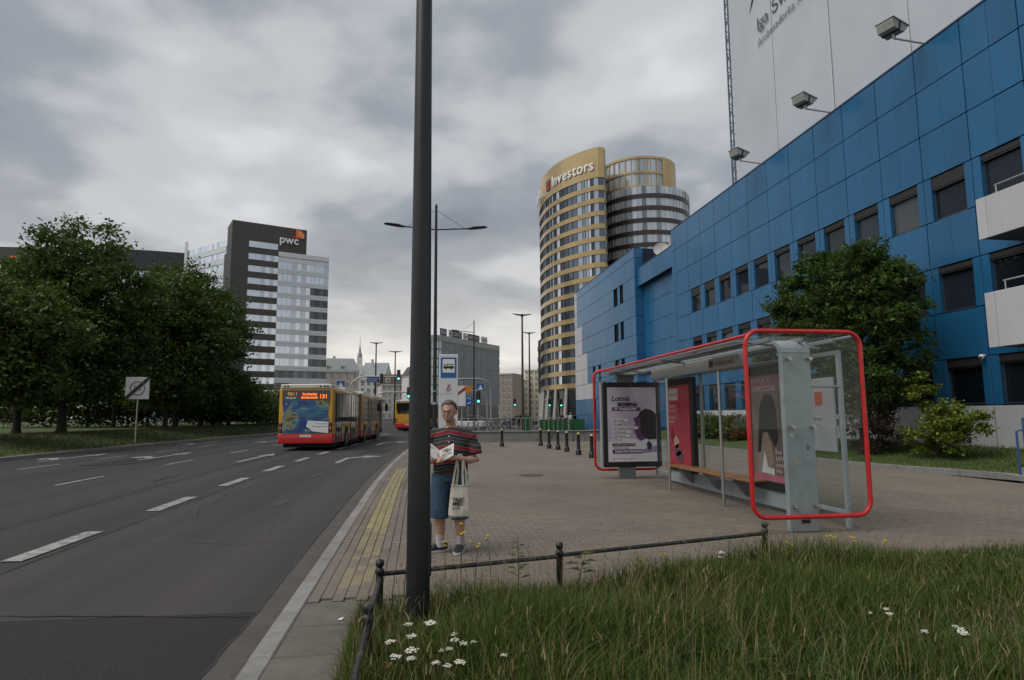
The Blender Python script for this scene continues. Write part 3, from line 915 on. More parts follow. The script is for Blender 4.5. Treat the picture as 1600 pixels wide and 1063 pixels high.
# the two pale balconies at the near end
for z0, z1 in ((6.60, 7.81), (3.44, 5.02)):
    b = MB(); b.box(16.2 - BX, 8.0 - BY, z0 + 0.03, 17.52 - BX, 16.1 - BY, z0 + 0.16)
    bal = b.build('balcony', M('balcony soffit', (0.12, 0.13, 0.14), 0.8), blue)
    y = 16.1
    for w in (0.33, 1.72, 1.995, 1.995, 1.9):
        link('balcony_panel', MB().cbox(0, -w + 0.012, z0, 0.06, 0, z1, 0.008).mesh('balcony_panel', WPANEL), bal, (16.14 - BX, y - BY, 0)); y -= w
    link('balcony_panel', MB().cbox(16.21 - BX, 16.03 - BY, z0 + 0.2, 17.48 - BX, 16.09 - BY, z1 - 0.01, 0.008).mesh('balcony_panel', WPANEL), bal)
    rl = MB(); rl.cyl((16.3 - BX, 15.6 - BY, z1 + 0.28), (16.3 - BX, 8.5 - BY, z1 + 0.28), 0.025, n=8)
    for yy in (15.55, 13.5, 11.5, 9.5): rl.cyl((16.3 - BX, yy - BY, z1 - 0.3), (16.3 - BX, yy - BY, z1 + 0.28), 0.022, n=8)
    rl.build('railing', GALV, bal, smooth=40)
# graffiti scrawl on the pale plinth
gr = MB(); rr = random.Random(4)
yy = 33.9
while yy > 31.3:
    pts = [(-0.012, yy - BY - 0.05 * k + rr.uniform(-.06, .06), 1.5 + rr.uniform(-.14, .14)) for k in range(6)]
    gr.loft(pts, 0.012, 4); yy -= 0.26
gr.build('graffiti', BLACK, blue)
sdm = thing('security_camera', 'small white dome security camera on the blue wall beside the balcony', 'camera', (XB - 0.0, 17.62, 3.33))
MB().ball((-0.13, 0, 0.0), 0.085, 12).build('dome', WHITE, sdm, smooth=60); MB().cyl((-0.002, 0, 0.04), (-0.14, 0, 0.04), 0.03, n=10).build('bracket', WHITE, sdm, smooth=60)
MB().ball((-0.19, -0.02, -0.02), 0.04, 10).build('lens', BLACK, sdm, smooth=60)
dish = thing('satellite_dish', 'pale round satellite dish on the roof of the blue building', 'dish', (XB + 1.35, 47.3, 13.53))
dm = MB(); dm.lathe((0, 0, 0), [(0.02, 0), (0.25, 0.03), (0.45, 0.11), (0.62, 0.22), (0.62, 0.20), (0.45, 0.09), (0.25, 0.01), (0.02, -0.02)], 20)
dm.xform(Matrix.Translation((0, 0, 0.95)) @ Matrix.Rotation(R(-25), 4, 'Z') @ Matrix.Rotation(R(70), 4, 'X')); dm.build('reflector', M('dish grey', (0.5, 0.5, 0.49), 0.6), dish, smooth=40)
MB().cyl((0.1, 0.12, 0), (0.1, 0.12, 0.9), 0.05).build('mast', GALV, dish, smooth=40)
MB().loft([(0, 0, 0.6), (-0.25, -0.55, 0.75), (-0.2, -0.6, 1.0)], 0.02, 6).build('feed_arm', GALV, dish, smooth=40)

# ------------------------------------------------------------------ roof billboard and its floodlights
BANNER = M('banner cloth', (0.50, 0.535, 0.60), 0.75, var=0.07, scale=0.35)
bb = thing('billboard', 'huge pale advertising banner in a steel frame above the blue building', 'billboard', (19.0, 35.0, 14.46))
bm0 = MB(); W0, W1, Z0, Z1 = 35.2 - 35.0, 9.0 - 35.0, 0.05, 17.0
cols_ = 26
for i in range(cols_):
    ya, yb = W0 + (W1 - W0) * i / cols_, W0 + (W1 - W0) * (i + 1) / cols_
    for j in range(6):
        za, zb = Z0 + (Z1 - Z0) * j / 6, Z0 + (Z1 - Z0) * (j + 1) / 6
        def bx(y, z): return 0.02 * math.sin(y * 2.1 + z * 0.3) + 0.012 * math.sin(y * 0.9 - z)
        bm0.quad((bx(ya, za), ya, za), (bx(yb, za), yb, za), (bx(yb, zb), yb, zb), (bx(ya, zb), ya, zb))
bm0.build('banner', BANNER, bb, smooth=60)
for ys in (30.65, 25.9, 21.2, 16.5, 11.8):
    MB().box(-0.045, ys - 35 - 0.05, Z0, -0.035, ys - 35 + 0.05, Z1).build('banner_seam', M('banner seam', (0.56, 0.57, 0.60), 0.7, var=0), bb)
tr = MB()
for dx in (0.0, 0.5):
    for dy in (0.35, 0.72):
        tr.box(dx - 0.04, dy - 0.04, 0, dx + 0.04, dy + 0.04, 17.2)
z = 0.0
while z < 16.8:
    tr.loft([(0, 0.35, z), (0, 0.72, z + 0.6)], 0.025, 5); tr.loft([(0, 0.72, z + 0.6), (0, 0.35, z + 1.2)], 0.025, 5)
    tr.loft([(0, 0.72, z), (0.5, 0.72, z + 0.6)], 0.025, 5); tr.loft([(0.5, 0.72, z + 0.6), (0, 0.72, z + 1.2)], 0.025, 5)
    z += 1.2
tr.build('edge_truss', M('weathered blue steel', (0.14, 0.20, 0.25), 0.6, 0.3, var=0.4, scale=6, grime=((0.10, 0.06, 0.045), 3, 0.8)), bb)
bk_ = MB()
for yb_ in (32, 26, 20, 14):
    bk_.box(0.3, yb_ - 35 - 0.06, 0, 0.42, yb_ - 35 + 0.06, 16.8); bk_.loft([(0.4, yb_ - 35, 12), (5.5, yb_ - 35, 0)], 0.07, 6)
bk_.build('back_frame', GALV, bb)
INK = M('banner ink', (0.07, 0.075, 0.085), 0.7, var=0)
text('banner_text', 'Iga Świątek', 1.12, INK, (-0.06, 32.05 - 35, 23.36 - 14.46), FACE_W, bb)
text('banner_text', 'Ambasadorka Xiaomi', 0.66, M('banner grey ink', (0.16, 0.17, 0.185), 0.7, var=0), (-0.06, 32.05 - 35, 22.42 - 14.46), FACE_W, bb)
MB().loft([(-0.06, 32.75 - 35, 10.5), (-0.06, 32.3 - 35, 11.1), (-0.06, 31.9 - 35, 12.3), (-0.06, 31.75 - 35, 12.9)], [0.01, 0.05, 0.06, 0.02], 5).build('pen_stroke', INK, bb)
LAMPBOX = M('floodlight housing', (0.34, 0.35, 0.33), 0.55, 0.3, var=0.2, scale=6)
for k, (ya, lab) in enumerate(((19.0, 'grey floodlight on an arm over the roof edge, nearest the pale balconies'), (24.25, 'grey floodlight on an arm, middle one of three along the roof edge'), (30.0, 'grey floodlight on an arm at the far end of the banner, beside its truss'))):
    fl = thing('floodlight', lab, 'floodlight', (XB + 0.15, ya, 14.55), group='floodlights that light the banner')
    MB().loft([(0.25, 0, 0.03), (-0.4, 0, 0.08), (-1.22, 0.02, 0.16)], 0.032, 8).build('arm', GALV, fl, smooth=40)
    hb = MB(); hb.prism([(-0.42, 0.0), (-0.30, -0.24), (0.20, -0.24), (0.34, 0.0), (0.34, 0.06), (-0.42, 0.06)], 1, -0.32, 0.32)
    hb.box(-0.46, -0.36, 0.06, 0.38, 0.36, 0.085); hb.box(-0.10, -0.335, -0.255, -0.02, 0.335, 0.05, 1)
    hb.xform(Matrix.Translation((-1.25, 0.02, 0.56)) @ Matrix.Rotation(R(12), 4, 'Y') @ Matrix.Rotation(R(14), 4, 'Z'))
    hb.build('housing', [LAMPBOX, DARK], fl)
    MB().loft([(-1.2, 0.02, 0.15), (-1.27, 0.02, 0.38)], 0.05, 8).build('swivel', GALV, fl)

# ------------------------------------------------------------------ far towers and blocks
def ring_pts(pts, step):
    """resample a plan polyline"""
    out = [Vector(pts[0])]
    for a, b in zip(pts, pts[1:]):
        a, b = Vector(a), Vector(b); n = max(1, round((b - a).length / step))
        out += [a + (b - a) * (k + 1) / n for k in range(n)]
    return out
def wall_band(mb, pts, z0, z1, off=0.0, m=0, thick=0.0):
    """vertical band along a plan polyline, pushed `off` outwards (left of travel)"""
    P = [Vector(p) for p in pts]; N = []
    for i in range(len(P)):
        t = (P[min(i + 1, len(P) - 1)] - P[max(i - 1, 0)]).normalized(); N.append(Vector((-t.y, t.x)))
    Q = [p + n * off for p, n in zip(P, N)]
    vs = [(q.x, q.y, z0) for q in Q] + [(q.x, q.y, z1) for q in Q]; n = len(Q)
    fs = [(i, i + 1, n + i + 1, n + i) for i in range(n - 1)]
    if thick:
        Qi = [p + nn * (off - thick) for p, nn in zip(P, N)]
        vs += [(q.x, q.y, z0) for q in Qi] + [(q.x, q.y, z1) for q in Qi]
        fs += [(i, 2 * n + i, 2 * n + i + 1, i + 1) for i in range(n - 1)] + [(n + i, n + i + 1, 3 * n + i + 1, 3 * n + i) for i in range(n - 1)]
        fs += [(0, n, 3 * n, 2 * n), (n - 1, 3 * n - 1, 4 * n - 1, 2 * n - 1)]
    mb.add(vs, fs, m)
def facade(root, pts, z0, storey, n, win, glass, spandrel, mull, pane=1.4, off=0.18, skip=None, mull_w=0.09, names=('window_band', 'spandrel'), mull_off=0.12):
    """storeys of separate panes with mullions and proud spandrels; one part per storey"""
    P = ring_pts(pts, pane)
    for k in range(n):
        zb = z0 + storey * k; zs = zb + storey - win
        s = MB(); wall_band(s, P, zb, zs, off, thick=off + 0.1); s.build(names[1], spandrel, root, fix=True)
        w = MB()
        for a, b in zip(P, P[1:]):
            if skip and skip((a + b) / 2, k): continue
            d = (b - a).normalized(); nn = Vector((-d.y, d.x))
            e = random.uniform(-0.012, 0.012)
            w.quad((a.x + nn.x * e, a.y + nn.y * e, zs), (b.x - nn.x * e, b.y - nn.y * e, zs), (b.x - nn.x * e, b.y - nn.y * e, zb + storey), (a.x + nn.x * e, a.y + nn.y * e, zb + storey))
        wb = w.build(names[0], glass, root, fix=False)
        if mull is not None:
            mm = MB()
            for p, q in zip(P, P[1:]):
                d = (q - p).normalized(); nn = Vector((-d.y, d.x)); h = d * mull_w / 2
                A, B, C_, D = p - h, p + h, p + h + nn * mull_off, p - h + nn * mull_off
                mm.add([(v.x, v.y, zz) for zz in (zs, zb + storey) for v in (A, B, C_, D)], [(2, 3, 7, 6), (1, 2, 6, 5), (3, 0, 4, 7)])
            mm.build('mullions', mull, wb, fix=False)['kind'] = 'stuff'
def slab_top(mb, pts, z):
    mb.poly([(p[0], p[1], z) for p in pts])

GOLD = M('gold anodised cladding', (0.47, 0.345, 0.170), 0.26, 0.6, var=0.10, scale=0.25)
GOLD2 = M('gold parapet cladding', (0.52, 0.39, 0.20), 0.28, 0.6, var=0.12, scale=0.2)
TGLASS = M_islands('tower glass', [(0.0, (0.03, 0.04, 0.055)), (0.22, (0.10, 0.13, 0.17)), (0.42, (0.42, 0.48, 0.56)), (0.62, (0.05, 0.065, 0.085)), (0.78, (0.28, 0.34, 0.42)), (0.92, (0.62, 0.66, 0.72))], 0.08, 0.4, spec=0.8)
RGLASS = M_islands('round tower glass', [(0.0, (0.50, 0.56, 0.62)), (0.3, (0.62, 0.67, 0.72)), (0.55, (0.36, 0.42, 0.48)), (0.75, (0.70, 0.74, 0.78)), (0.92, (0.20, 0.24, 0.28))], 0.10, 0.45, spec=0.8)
BROWNK = M('dark bronze cladding', (0.055, 0.048, 0.046), 0.35, 0.4, var=0.1, scale=0.3)
MULL = M('tower mullion', (0.06, 0.06, 0.065), 0.5, 0.3, var=0)
gt = thing('office_tower', 'tall curved gold-banded glass tower with white roof lettering', 'tower', (45, 165, 0.2))
# leaf-shaped front volume: convex face turned towards the road
A0, A1 = Vector((37.6, 196.0)), Vector((46.2, 163.0))
mid = (A0 + A1) / 2 + Vector((-3.8, -2.0))
def bez(a, m, b, n):
    c = m * 2 - (a + b) / 2
    return [a * (1 - t) ** 2 + c * (2 * t * (1 - t)) + b * t * t for t in [i / n for i in range(n + 1)]]
front = bez(A0, mid, A1, 18)
nose = [A1 + Vector((1.2, -0.9)), A1 + Vector((2.6, -0.8)), A1 + Vector((3.5, 0.4))]
endw = [Vector((53, 178)), Vector((50, 192)), Vector((40.5, 201)), A0]
face = list(reversed(front + nose))
g0 = Vector((45, 165))
def loc2(pts): return [Vector((p.x - 45, p.y - 165)) for p in pts]
shell = MB()
whole = loc2(list(reversed(front + nose + endw)))
inner = [p * 0.98 for p in whole]
shell.prism([(p.x, p.y) for p in inner], 2, 8.0, 72.8)
shell.build('core', M('tower core', (0.05, 0.052, 0.058), 0.5, 0.1), gt)
facade(gt, loc2(face), 8.6, 3.55, 16, 2.25, TGLASS, GOLD, MULL, 1.25)
sp_ = MB(); wall_band(sp_, loc2(face), 8.6 + 3.55 * 16, 73.9, 0.2, thick=0.35); sp_.build('crown_parapet', GOLD2, gt, smooth=30)
sp_ = MB(); wall_band(sp_, loc2(list(reversed(endw[:-1] + [A0]))), 8.6, 66.0, 0.0, thick=0.2); sp_.build('rear_wall', BROWNK, gt)
ej = MB(); wall_band(ej, loc2([Vector((53, 177)), A1 + Vector((3.52, 0.4))]), 8.6, 70.5, 0.02, thick=0.2); ej.build('side_wall', M('dark bronze end wall', (0.075, 0.058, 0.042), 0.6), gt)
# base with leaning pale columns
MB().prism([(p.x, p.y) for p in [q * 0.9 for q in whole]], 2, -0.2, 8.5).build('lobby', M('lobby dark glass', (0.02, 0.022, 0.025), 0.15), gt)
for p in face[::3]:
    q = Vector((p.x - 45, p.y - 165))
    MB().cyl((q.x * 0.98 - 0.8, q.y - 0.5, -0.2), (q.x * 0.985, q.y, 8.7), 0.55, 0.42, 10).build('column', M('pale column', (0.40, 0.39, 0.37), 0.7), gt, smooth=50)
# round rear volume
ctr = Vector((67.0, 181.0)); RR = 13.2
arc = [ctr + Vector((math.cos(t), math.sin(t))) * RR for t in [R(-20 - i * 5.8) for i in range(32)]]
MB().lathe((ctr.x - 45, ctr.y - 165, 0), [(RR - 0.4, 0), (RR - 0.4, 66.2)], 48).build('round_core', M('round core', (0.04, 0.042, 0.048), 0.5, 0.1), gt)
facade(gt, loc2(arc), 30.5, 3.55, 10, 2.25, RGLASS, BROWNK, M('pale mullion', (0.42, 0.43, 0.42), 0.5, var=0), 1.6, mull_w=0.12)
up_c = ctr + Vector((-2.0, -0.8)); UR = 10.8
arc2 = [up_c + Vector((math.cos(t), math.sin(t))) * UR for t in [R(8 - i * 6.5) for i in range(34)]]
MB().lathe((up_c.x - 45, up_c.y - 165, 66.0), [(UR - 0.3, 0), (UR - 0.3, 8.0)], 40).build('upper_core', GOLD, gt)
uw = MB(); P2 = ring_pts(loc2(arc2), 0.8)
for i, (a, b) in enumerate(zip(P2, P2[1:])):
    uw.quad((a.x, a.y, 66.1), (b.x, b.y, 66.1), (b.x, b.y, 74.6), (a.x, a.y, 74.6))
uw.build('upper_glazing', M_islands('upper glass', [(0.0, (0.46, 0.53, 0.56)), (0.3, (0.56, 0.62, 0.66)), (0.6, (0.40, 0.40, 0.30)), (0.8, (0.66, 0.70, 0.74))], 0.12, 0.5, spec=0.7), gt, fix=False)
uf = MB()
for i, p in enumerate(P2[::3]):
    d = (p - Vector((up_c.x - 45, up_c.y - 165))).normalized(); s = Vector((-d.y, d.x)) * 0.09
    a, b = p + s, p - s; c, e = b + d * 0.28, a + d * 0.28
    uf.add([(v.x, v.y, zz) for zz in (66.1, 75.0) for v in (a, b, c, e)], [(0, 1, 5, 4), (1, 2, 6, 5), (2, 3, 7, 6), (3, 0, 4, 7)])
uf.build('fins', GOLD2, gt, fix=False)
for zz in (66.0, 70.2, 74.6):
    rg = MB(); wall_band(rg, P2, zz, zz + 0.7, 0.32, thick=0.5); rg.build('ring_band', GOLD2, gt)
rw = MB(); arcr = [p for i, p in enumerate(loc2(arc2)) if i < 13]; wall_band(rw, arcr, 66.3, 75.4, 0.4, thick=0.2); rw.build('gold_screen', GOLD2, gt, smooth=30)
MB().cyl((up_c.x - 46, up_c.y - 165, 74), (up_c.x - 46, up_c.y - 165, 80), 0.12).build('aerial', GALV, gt)
# lower wing beyond
lw_ = loc2([Vector((40.3, 216)), Vector((40.0, 205)), Vector((39.2, 197))])
facade(gt, [lw_[2], lw_[1], lw_[0]], 9.0, 3.55, 5, 2.1, TGLASS, BROWNK, MULL, 1.6)
MB().prism([(lw_[0].x + .3, lw_[0].y), (lw_[1].x + .3, lw_[1].y), (lw_[2].x + .3, lw_[2].y), (lw_[2].x + 12, lw_[2].y + 8), (lw_[0].x + 12, lw_[0].y)], 2, 8.5, 27).build('wing_core', BROWNK, gt)
# lettering that follows the parapet
def on_front(t):
    i = t * (len(front) - 1); k = min(int(i), len(front) - 2); f_ = i - k
    p = front[k] * (1 - f_) + front[k + 1] * f_; d = (front[k + 1] - front[k]).normalized()
    return p, d
LETTER_W = M('white sign letters', (0.8, 0.8, 0.8), 0.4, var=0)
word = 'Investors'; tpos = 0.50; wid = dict(I=.30, n=.62, v=.6, e=.6, s=.52, t=.42, o=.63, r=.44)
for ch in word:
    p, d = on_front(tpos)
    nn = Vector((d.y, -d.x)) * -1
    nn = Vector((-d.y, d.x)) if Vector((-d.y, d.x)).dot(Vector((-1, -0.6))) > 0 else Vector((d.y, -d.x))
    q = p + nn * 0.42 - Vector((45, 165))
    text('sign_letter', ch, 4.3, LETTER_W, (q.x, q.y, 67.6), (R(90), 0, math.atan2(d.y, d.x)), gt, 0.12, bold=0.045)
    L = sum((b - a).length for a, b in zip(front, front[1:]))
    tpos += (wid.get(ch, .6) * 4.3 * 0.93) / L
p, d = on_front(0.42); nn = Vector((-d.y, d.x)) if Vector((-d.y, d.x)).dot(Vector((-1, -0.6))) > 0 else Vector((d.y, -d.x))
em = MB(); SIGN_RED = M('sign red', (0.28, 0.05, 0.06), 0.5, var=0)
for s_ in range(4):
    em.box(-1.2 + 1.3 * (s_ % 2), -0.15, 0 + 1.6 * (s_ // 2), -0.1 + 1.3 * (s_ % 2), 0.15, 1.4 + 1.6 * (s_ // 2))
q = p + nn * 0.42 - Vector((45, 165)); e_ = em.build('emblem', SIGN_RED, gt); e_.location = (q.x, q.y, 67.6); e_.rotation_euler = (0, 0, math.atan2(d.y, d.x))
p, d = on_front(0.06); q = p + nn * 0.42 - Vector((45, 165))
text('sign_letter', 'Bank', 4.3, LETTER_W, (q.x - 0.5, q.y, 66.8), (R(90), 0, math.atan2(d.y, d.x)), gt, 0.12, bold=0.05)

# grey and glass tower on the other side of the road
DARKSLAB = M('dark grey cladding', (0.062, 0.060, 0.055), 0.6, 0.1, var=0.10, scale=0.6)
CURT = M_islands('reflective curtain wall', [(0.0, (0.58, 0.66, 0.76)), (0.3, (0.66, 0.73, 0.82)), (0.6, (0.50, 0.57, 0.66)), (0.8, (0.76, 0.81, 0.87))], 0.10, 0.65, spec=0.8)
OPENG = M_islands('dark office panes', [(0.0, (0.03, 0.04, 0.05)), (0.4, (0.08, 0.10, 0.12)), (0.7, (0.04, 0.05, 0.065)), (0.9, (0.16, 0.19, 0.21))], 0.10, spec=0.7)
PALE = M('pale spandrel glass', (0.60, 0.64, 0.68), 0.3, var=0.06, scale=0.3)
pt = thing('glass_tower', 'grey slab and pale glass office tower left of the buses, orange emblem on top', 'tower', (-42, 201, 0.2))
PL, PR = Vector((-55.4 + 42, 194.4 - 201)), Vector((-29.05 + 42, 206.1 - 201))
dx_ = (PR - PL).normalized(); nx_ = Vector((dx_.y, -dx_.x)); LEN = (PR - PL).length
def PP(s, o=0.0): return PL + dx_ * s + nx_ * o
def rect(mb, s0, s1, z0, z1, o0, o1, m=0):
    a, b, c, d = PP(s0, o0), PP(s1, o0), PP(s1, o1), PP(s0, o1)
    mb.add([(p.x, p.y, z) for z in (z0, z1) for p in (a, b, c, d)], [(3,2,1,0),(4,5,6,7),(0,1,5,4),(1,2,6,5),(2,3,7,6),(3,0,4,7)], m)
SX = LEN * 0.465                                     # where the slab ends and the curtain wall begins
m_ = MB(); rect(m_, 0, SX, 0, 51.8, -14, -0.30); rect(m_, SX, LEN - 0.3, 0, 50.9, -14, -0.4); m_.build('core', M('tower inner', (0.05, 0.055, 0.06), 0.6), pt)
m_ = MB(); rect(m_, 0, 21.7, 51.8, 59.6, -9, 0.0); m_.build('top_slab', DARKSLAB, pt)
ST = 3.72
m_ = MB(); rect(m_, 0, SX * 0.36, 0, 51.8, -0.30, 0.0); m_.build('slab_wall', DARKSLAB, pt)
for k in range(14):
    zt = 53.9 - ST * k
    if zt < 4: break
    if k == 0:
        m_ = MB(); rect(m_, SX * 0.36, SX * 0.98, zt - 1.85, zt, 0.012, 0.05); m_.build('strip_window', CURT, pt); continue
    m_ = MB(); rect(m_, SX * 0.36, SX, zt, zt + ST - 1.85, -0.30, 0.0); m_.build('slab_band', DARKSLAB, pt)
    wv = MB()
    for i in range(7):
        a, b = PP(SX * (0.36 + 0.64 * i / 7), -0.1), PP(SX * (0.36 + 0.64 * (i + 1) / 7), -0.1)
        wv.quad((a.x, a.y, zt - 1.85), (b.x, b.y, zt - 1.85), (b.x, b.y, zt), (a.x, a.y, zt))
    wv.build('strip_window', CURT, pt, fix=False)
m_ = MB(); rect(m_, SX, LEN, 50.2, 51.7, -0.4, 0.12); rect(m_, SX, LEN, 48.7, 50.0, -0.4, 0.1); m_.build('parapet', PALE, pt)
for k in range(13):
    zt = 48.7 - ST * k
    if zt < 5: break
    m_ = MB(); rect(m_, SX, LEN, zt - ST + 0.05, zt - ST + 0.75, -0.35, 0.10); rect(m_, SX, LEN, zt - ST + 0.80, zt - ST + 1.50, -0.35, 0.10); m_.build('spandrel', PALE, pt)
    for nm, s0, s1, mat in (('window_band', SX, SX + (LEN - SX) * 0.64, CURT), ('open_window_band', SX + (LEN - SX) * 0.64, LEN, OPENG)):
        if k < 2: mat = CURT
        if k in (9, 10, 11): mat = OPENG
        wv = MB(); n_ = max(2, int((s1 - s0) / 1.35)); e = 0.0
        for i in range(n_):
            a, b = PP(s0 + (s1 - s0) * i / n_ + 0.03, e), PP(s0 + (s1 - s0) * (i + 1) / n_ - 0.03, e)
            wv.quad((a.x, a.y, zt - ST + 1.5), (b.x, b.y, zt - ST + 1.5), (b.x, b.y, zt - 0.02), (a.x, a.y, zt - 0.02))
        wv.build(nm, mat, pt, fix=False)
m_ = MB()                                            # right end wall
a, b = PP(LEN, 0.1), PP(LEN, -14); m_.quad((a.x, a.y, 0), (b.x, b.y, 0), (b.x, b.y, 51.6), (a.x, a.y, 51.6)); m_.build('end_wall', CURT, pt, fix=False)
ang = math.atan2(dx_.y, dx_.x)
q = PP(13.4, 0.3); text('sign_letters', 'pwc', 3.5, LETTER_W, (q.x, q.y, 54.5), (R(90), 0, ang), pt, 0.1, bold=0.06, squeeze=1.0)
OR1, OR2, OR3 = M('sign orange', (0.75, 0.16, 0.03), 0.5, var=0), M('sign tangerine', (0.80, 0.30, 0.12), 0.5, var=0), M('sign deep red', (0.40, 0.03, 0.03), 0.5, var=0)
eb = MB(); eb.box(0, -0.12, 0, 1.5, 0.1, 2.7); eb.box(-1.3, -0.1, 0, -0.02, 0.1, 0.35, 2); eb.box(1.52, -0.15, 0, 2.5, 0.1, 1.7, 1); eb.box(0.7, -0.2, 0.5, 1.9, -0.16, 2.1, 1)
q = PP(18.3, 0.28); e_ = eb.build('emblem', [OR1, OR2, OR3], pt); e_.location = (q.x, q.y, 56.6); e_.rotation_euler = (0, 0, ang)
# the pale stepped wing left of the slab
wg = thing('office_wing', 'pale glazed office wing stepping down left of the grey slab', 'building', (-70, 222, 0.2))
wgp = [Vector((9.5, -14.5)), Vector((-7.5, 1.5))]
facade(wg, wgp, 0.0, 3.8, 15, 2.0, CURT, PALE, None, 1.5)
MB().box(-7.0, 2.0, 0, 12, 12, 56.8).build('core', PALE, wg)
MB().box(-8.4, 1.0, 40, -7.6, 1.8, 60.0).build('fin', WHITE, wg)
db = thing('dark_office_block', 'long dark-topped office block seen between the treetops', 'building', (-98, 240, 0.2))
P5 = [Vector((14, 3)), Vector((4, 0.6)), Vector((-6, -0.8)), Vector((-16, -1.4))]
m5 = MB(); wall_band(m5, P5, 53.5, 60.8, 0.3, thick=6); m5.build('dark_crown', M('blue black cladding', (0.022, 0.024, 0.034), 0.4), db)
facade(db, P5, 0.0, 3.8, 14, 1.9, CURT, PALE, None, 1.6)
MB().prism([(14, 3.4), (-16, -1.0), (-16, 14), (14, 14)], 2, 0, 53).build('core', DARKSLAB, db)
ds = thing('dark_slab_tower', 'dark slab with an orange emblem at the left edge behind the trees', 'tower', (-131, 229, 0.2))
m5 = MB(); m5.box(-14, -0.4, 0, 1.6, 10, 57.8); m5.build('slab_wall', DARKSLAB, ds)
for k in range(12):
    w5 = MB()
    for i in range(5): w5.quad((-12 + 2.0 * i, -0.43, 41.5 - 3.72 * k), (-10.1 + 2.0 * i, -0.43, 41.5 - 3.72 * k), (-10.1 + 2.0 * i, -0.43, 43.4 - 3.72 * k), (-12 + 2.0 * i, -0.43, 43.4 - 3.72 * k))
    if 41.5 - 3.72 * k > 2: w5.build('strip_window', CURT, ds, fix=False)
text('sign_letters', 'pwc', 4.2, LETTER_W, (-7.8, -0.6, 50.3), FACE_S, ds, 0.1, bold=0.06)
eb = MB(); eb.box(0, -0.12, 0, 2.4, 0.1, 3.6); eb.box(2.42, -0.15, 0, 3.4, 0.1, 2.4, 1); e_ = eb.build('emblem', [OR1, OR2], ds); e_.location = (-3.4, -0.6, 51.2)

# glass office block beyond the crossing, rooftop signs
ob = thing('corner_office', 'grey glass corner office block with small signs along its roof', 'building', (9, 256, 0.23))
CO = M_islands('corner office glass', [(0.0, (0.40, 0.46, 0.49)), (0.25, (0.52, 0.57, 0.60)), (0.5, (0.32, 0.38, 0.42)), (0.7, (0.60, 0.64, 0.66)), (0.9, (0.45, 0.51, 0.53))], 0.12, 0.5, spec=0.7)
P6 = [Vector((27.0, 36)), Vector((-0.5, -1.2)), Vector((-2.6, -2.2)), Vector((-4.6, -1.6)), Vector((-12, 5))]
facade(ob, P6, 6.0, 3.55, 7, 3.0, CO, M('grey spandrel', (0.22, 0.245, 0.27), 0.4), M('grey fin', (0.48, 0.49, 0.49), 0.5), 1.25, mull_w=0.3, mull_off=0.4)
m6 = MB(); wall_band(m6, P6, 30.85, 33.2, 0.5, thick=0.5); m6.build('parapet', M('grey parapet', (0.32, 0.335, 0.34), 0.5), ob)
MB().prism([(26.6, 36.4), (-0.5, -0.4), (-4, -0.6), (-11, 6), (10, 44)], 2, 0, 30.8).build('core', M('office inner', (0.05, 0.055, 0.06), 0.5), ob)
m6 = MB(); wall_band(m6, P6, 0, 6.0, -0.3); m6.build('shopfront', M('dark shopfront', (0.03, 0.032, 0.035), 0.2), ob, fix=False)
dd = (P6[0] - P6[1]).normalized(); an6 = math.atan2(dd.y, dd.x)
SG = [(-1.5, 4.6, (0.03, 0.04, 0.12), 'BSB'), (4.6, 2.5, (0.55, 0.55, 0.55), 'lk'), (7.4, 7.0, (0.03, 0.03, 0.03), 'CRATON'), (15.4, 3.0, (0.6, 0.6, 0.6), 'ooo'), (19.0, 9.5, (0.03, 0.03, 0.03), 'HAMILTON'), (30.2, 5.0, (0.62, 0.64, 0.66), 'norse')]
for s0, ln, c, tx in SG:
    a = P6[1] + dd * s0; n6 = Vector((dd.y, -dd.x)) * 0.3
    sb = MB().box(0, -0.1, 33.25, ln, 0.1, 36.0).build('roof_sign', M('roof sign', c, 0.5, var=0), ob); sb.location = (a.x + n6.x, a.y + n6.y, 0); sb.rotation_euler = (0, 0, an6)
    tt_ = text('sign_lettering', tx, 2.2, PRINT_K if c[0] > 0.3 else PRINT_W, (0.3, -0.14, 33.9), FACE_S, sb)

# old stone terraces and housing far off
STONE = [M('pinkish render', (0.54, 0.46, 0.415), 0.9, var=0.1, scale=0.3), M('grey render', (0.55, 0.535, 0.51), 0.9, var=0.1, scale=0.3), M('pale render', (0.66, 0.645, 0.62), 0.9, var=0.08, scale=0.3), M('tan render', (0.36, 0.30, 0.225), 0.9, var=0.1, scale=0.3), M('cream render', (0.68, 0.60, 0.43), 0.9, var=0.1, scale=0.3), M('brown panel render', (0.36, 0.30, 0.24), 0.9, var=0.1)]
ROOFG = [M('zinc roof', (0.30, 0.32, 0.33), 0.5, 0.1), M('slate roof', (0.075, 0.082, 0.088), 0.6), M('tile roof', (0.10, 0.07, 0.06), 0.8)]
DWIN = M_islands('far windows', [(0.0, (0.09, 0.10, 0.115)), (0.5, (0.17, 0.18, 0.195)), (0.85, (0.32, 0.34, 0.36))], 0.15, spec=0.6)
TRIM = M('stone trim', (0.62, 0.60, 0.57), 0.9, var=0.05)
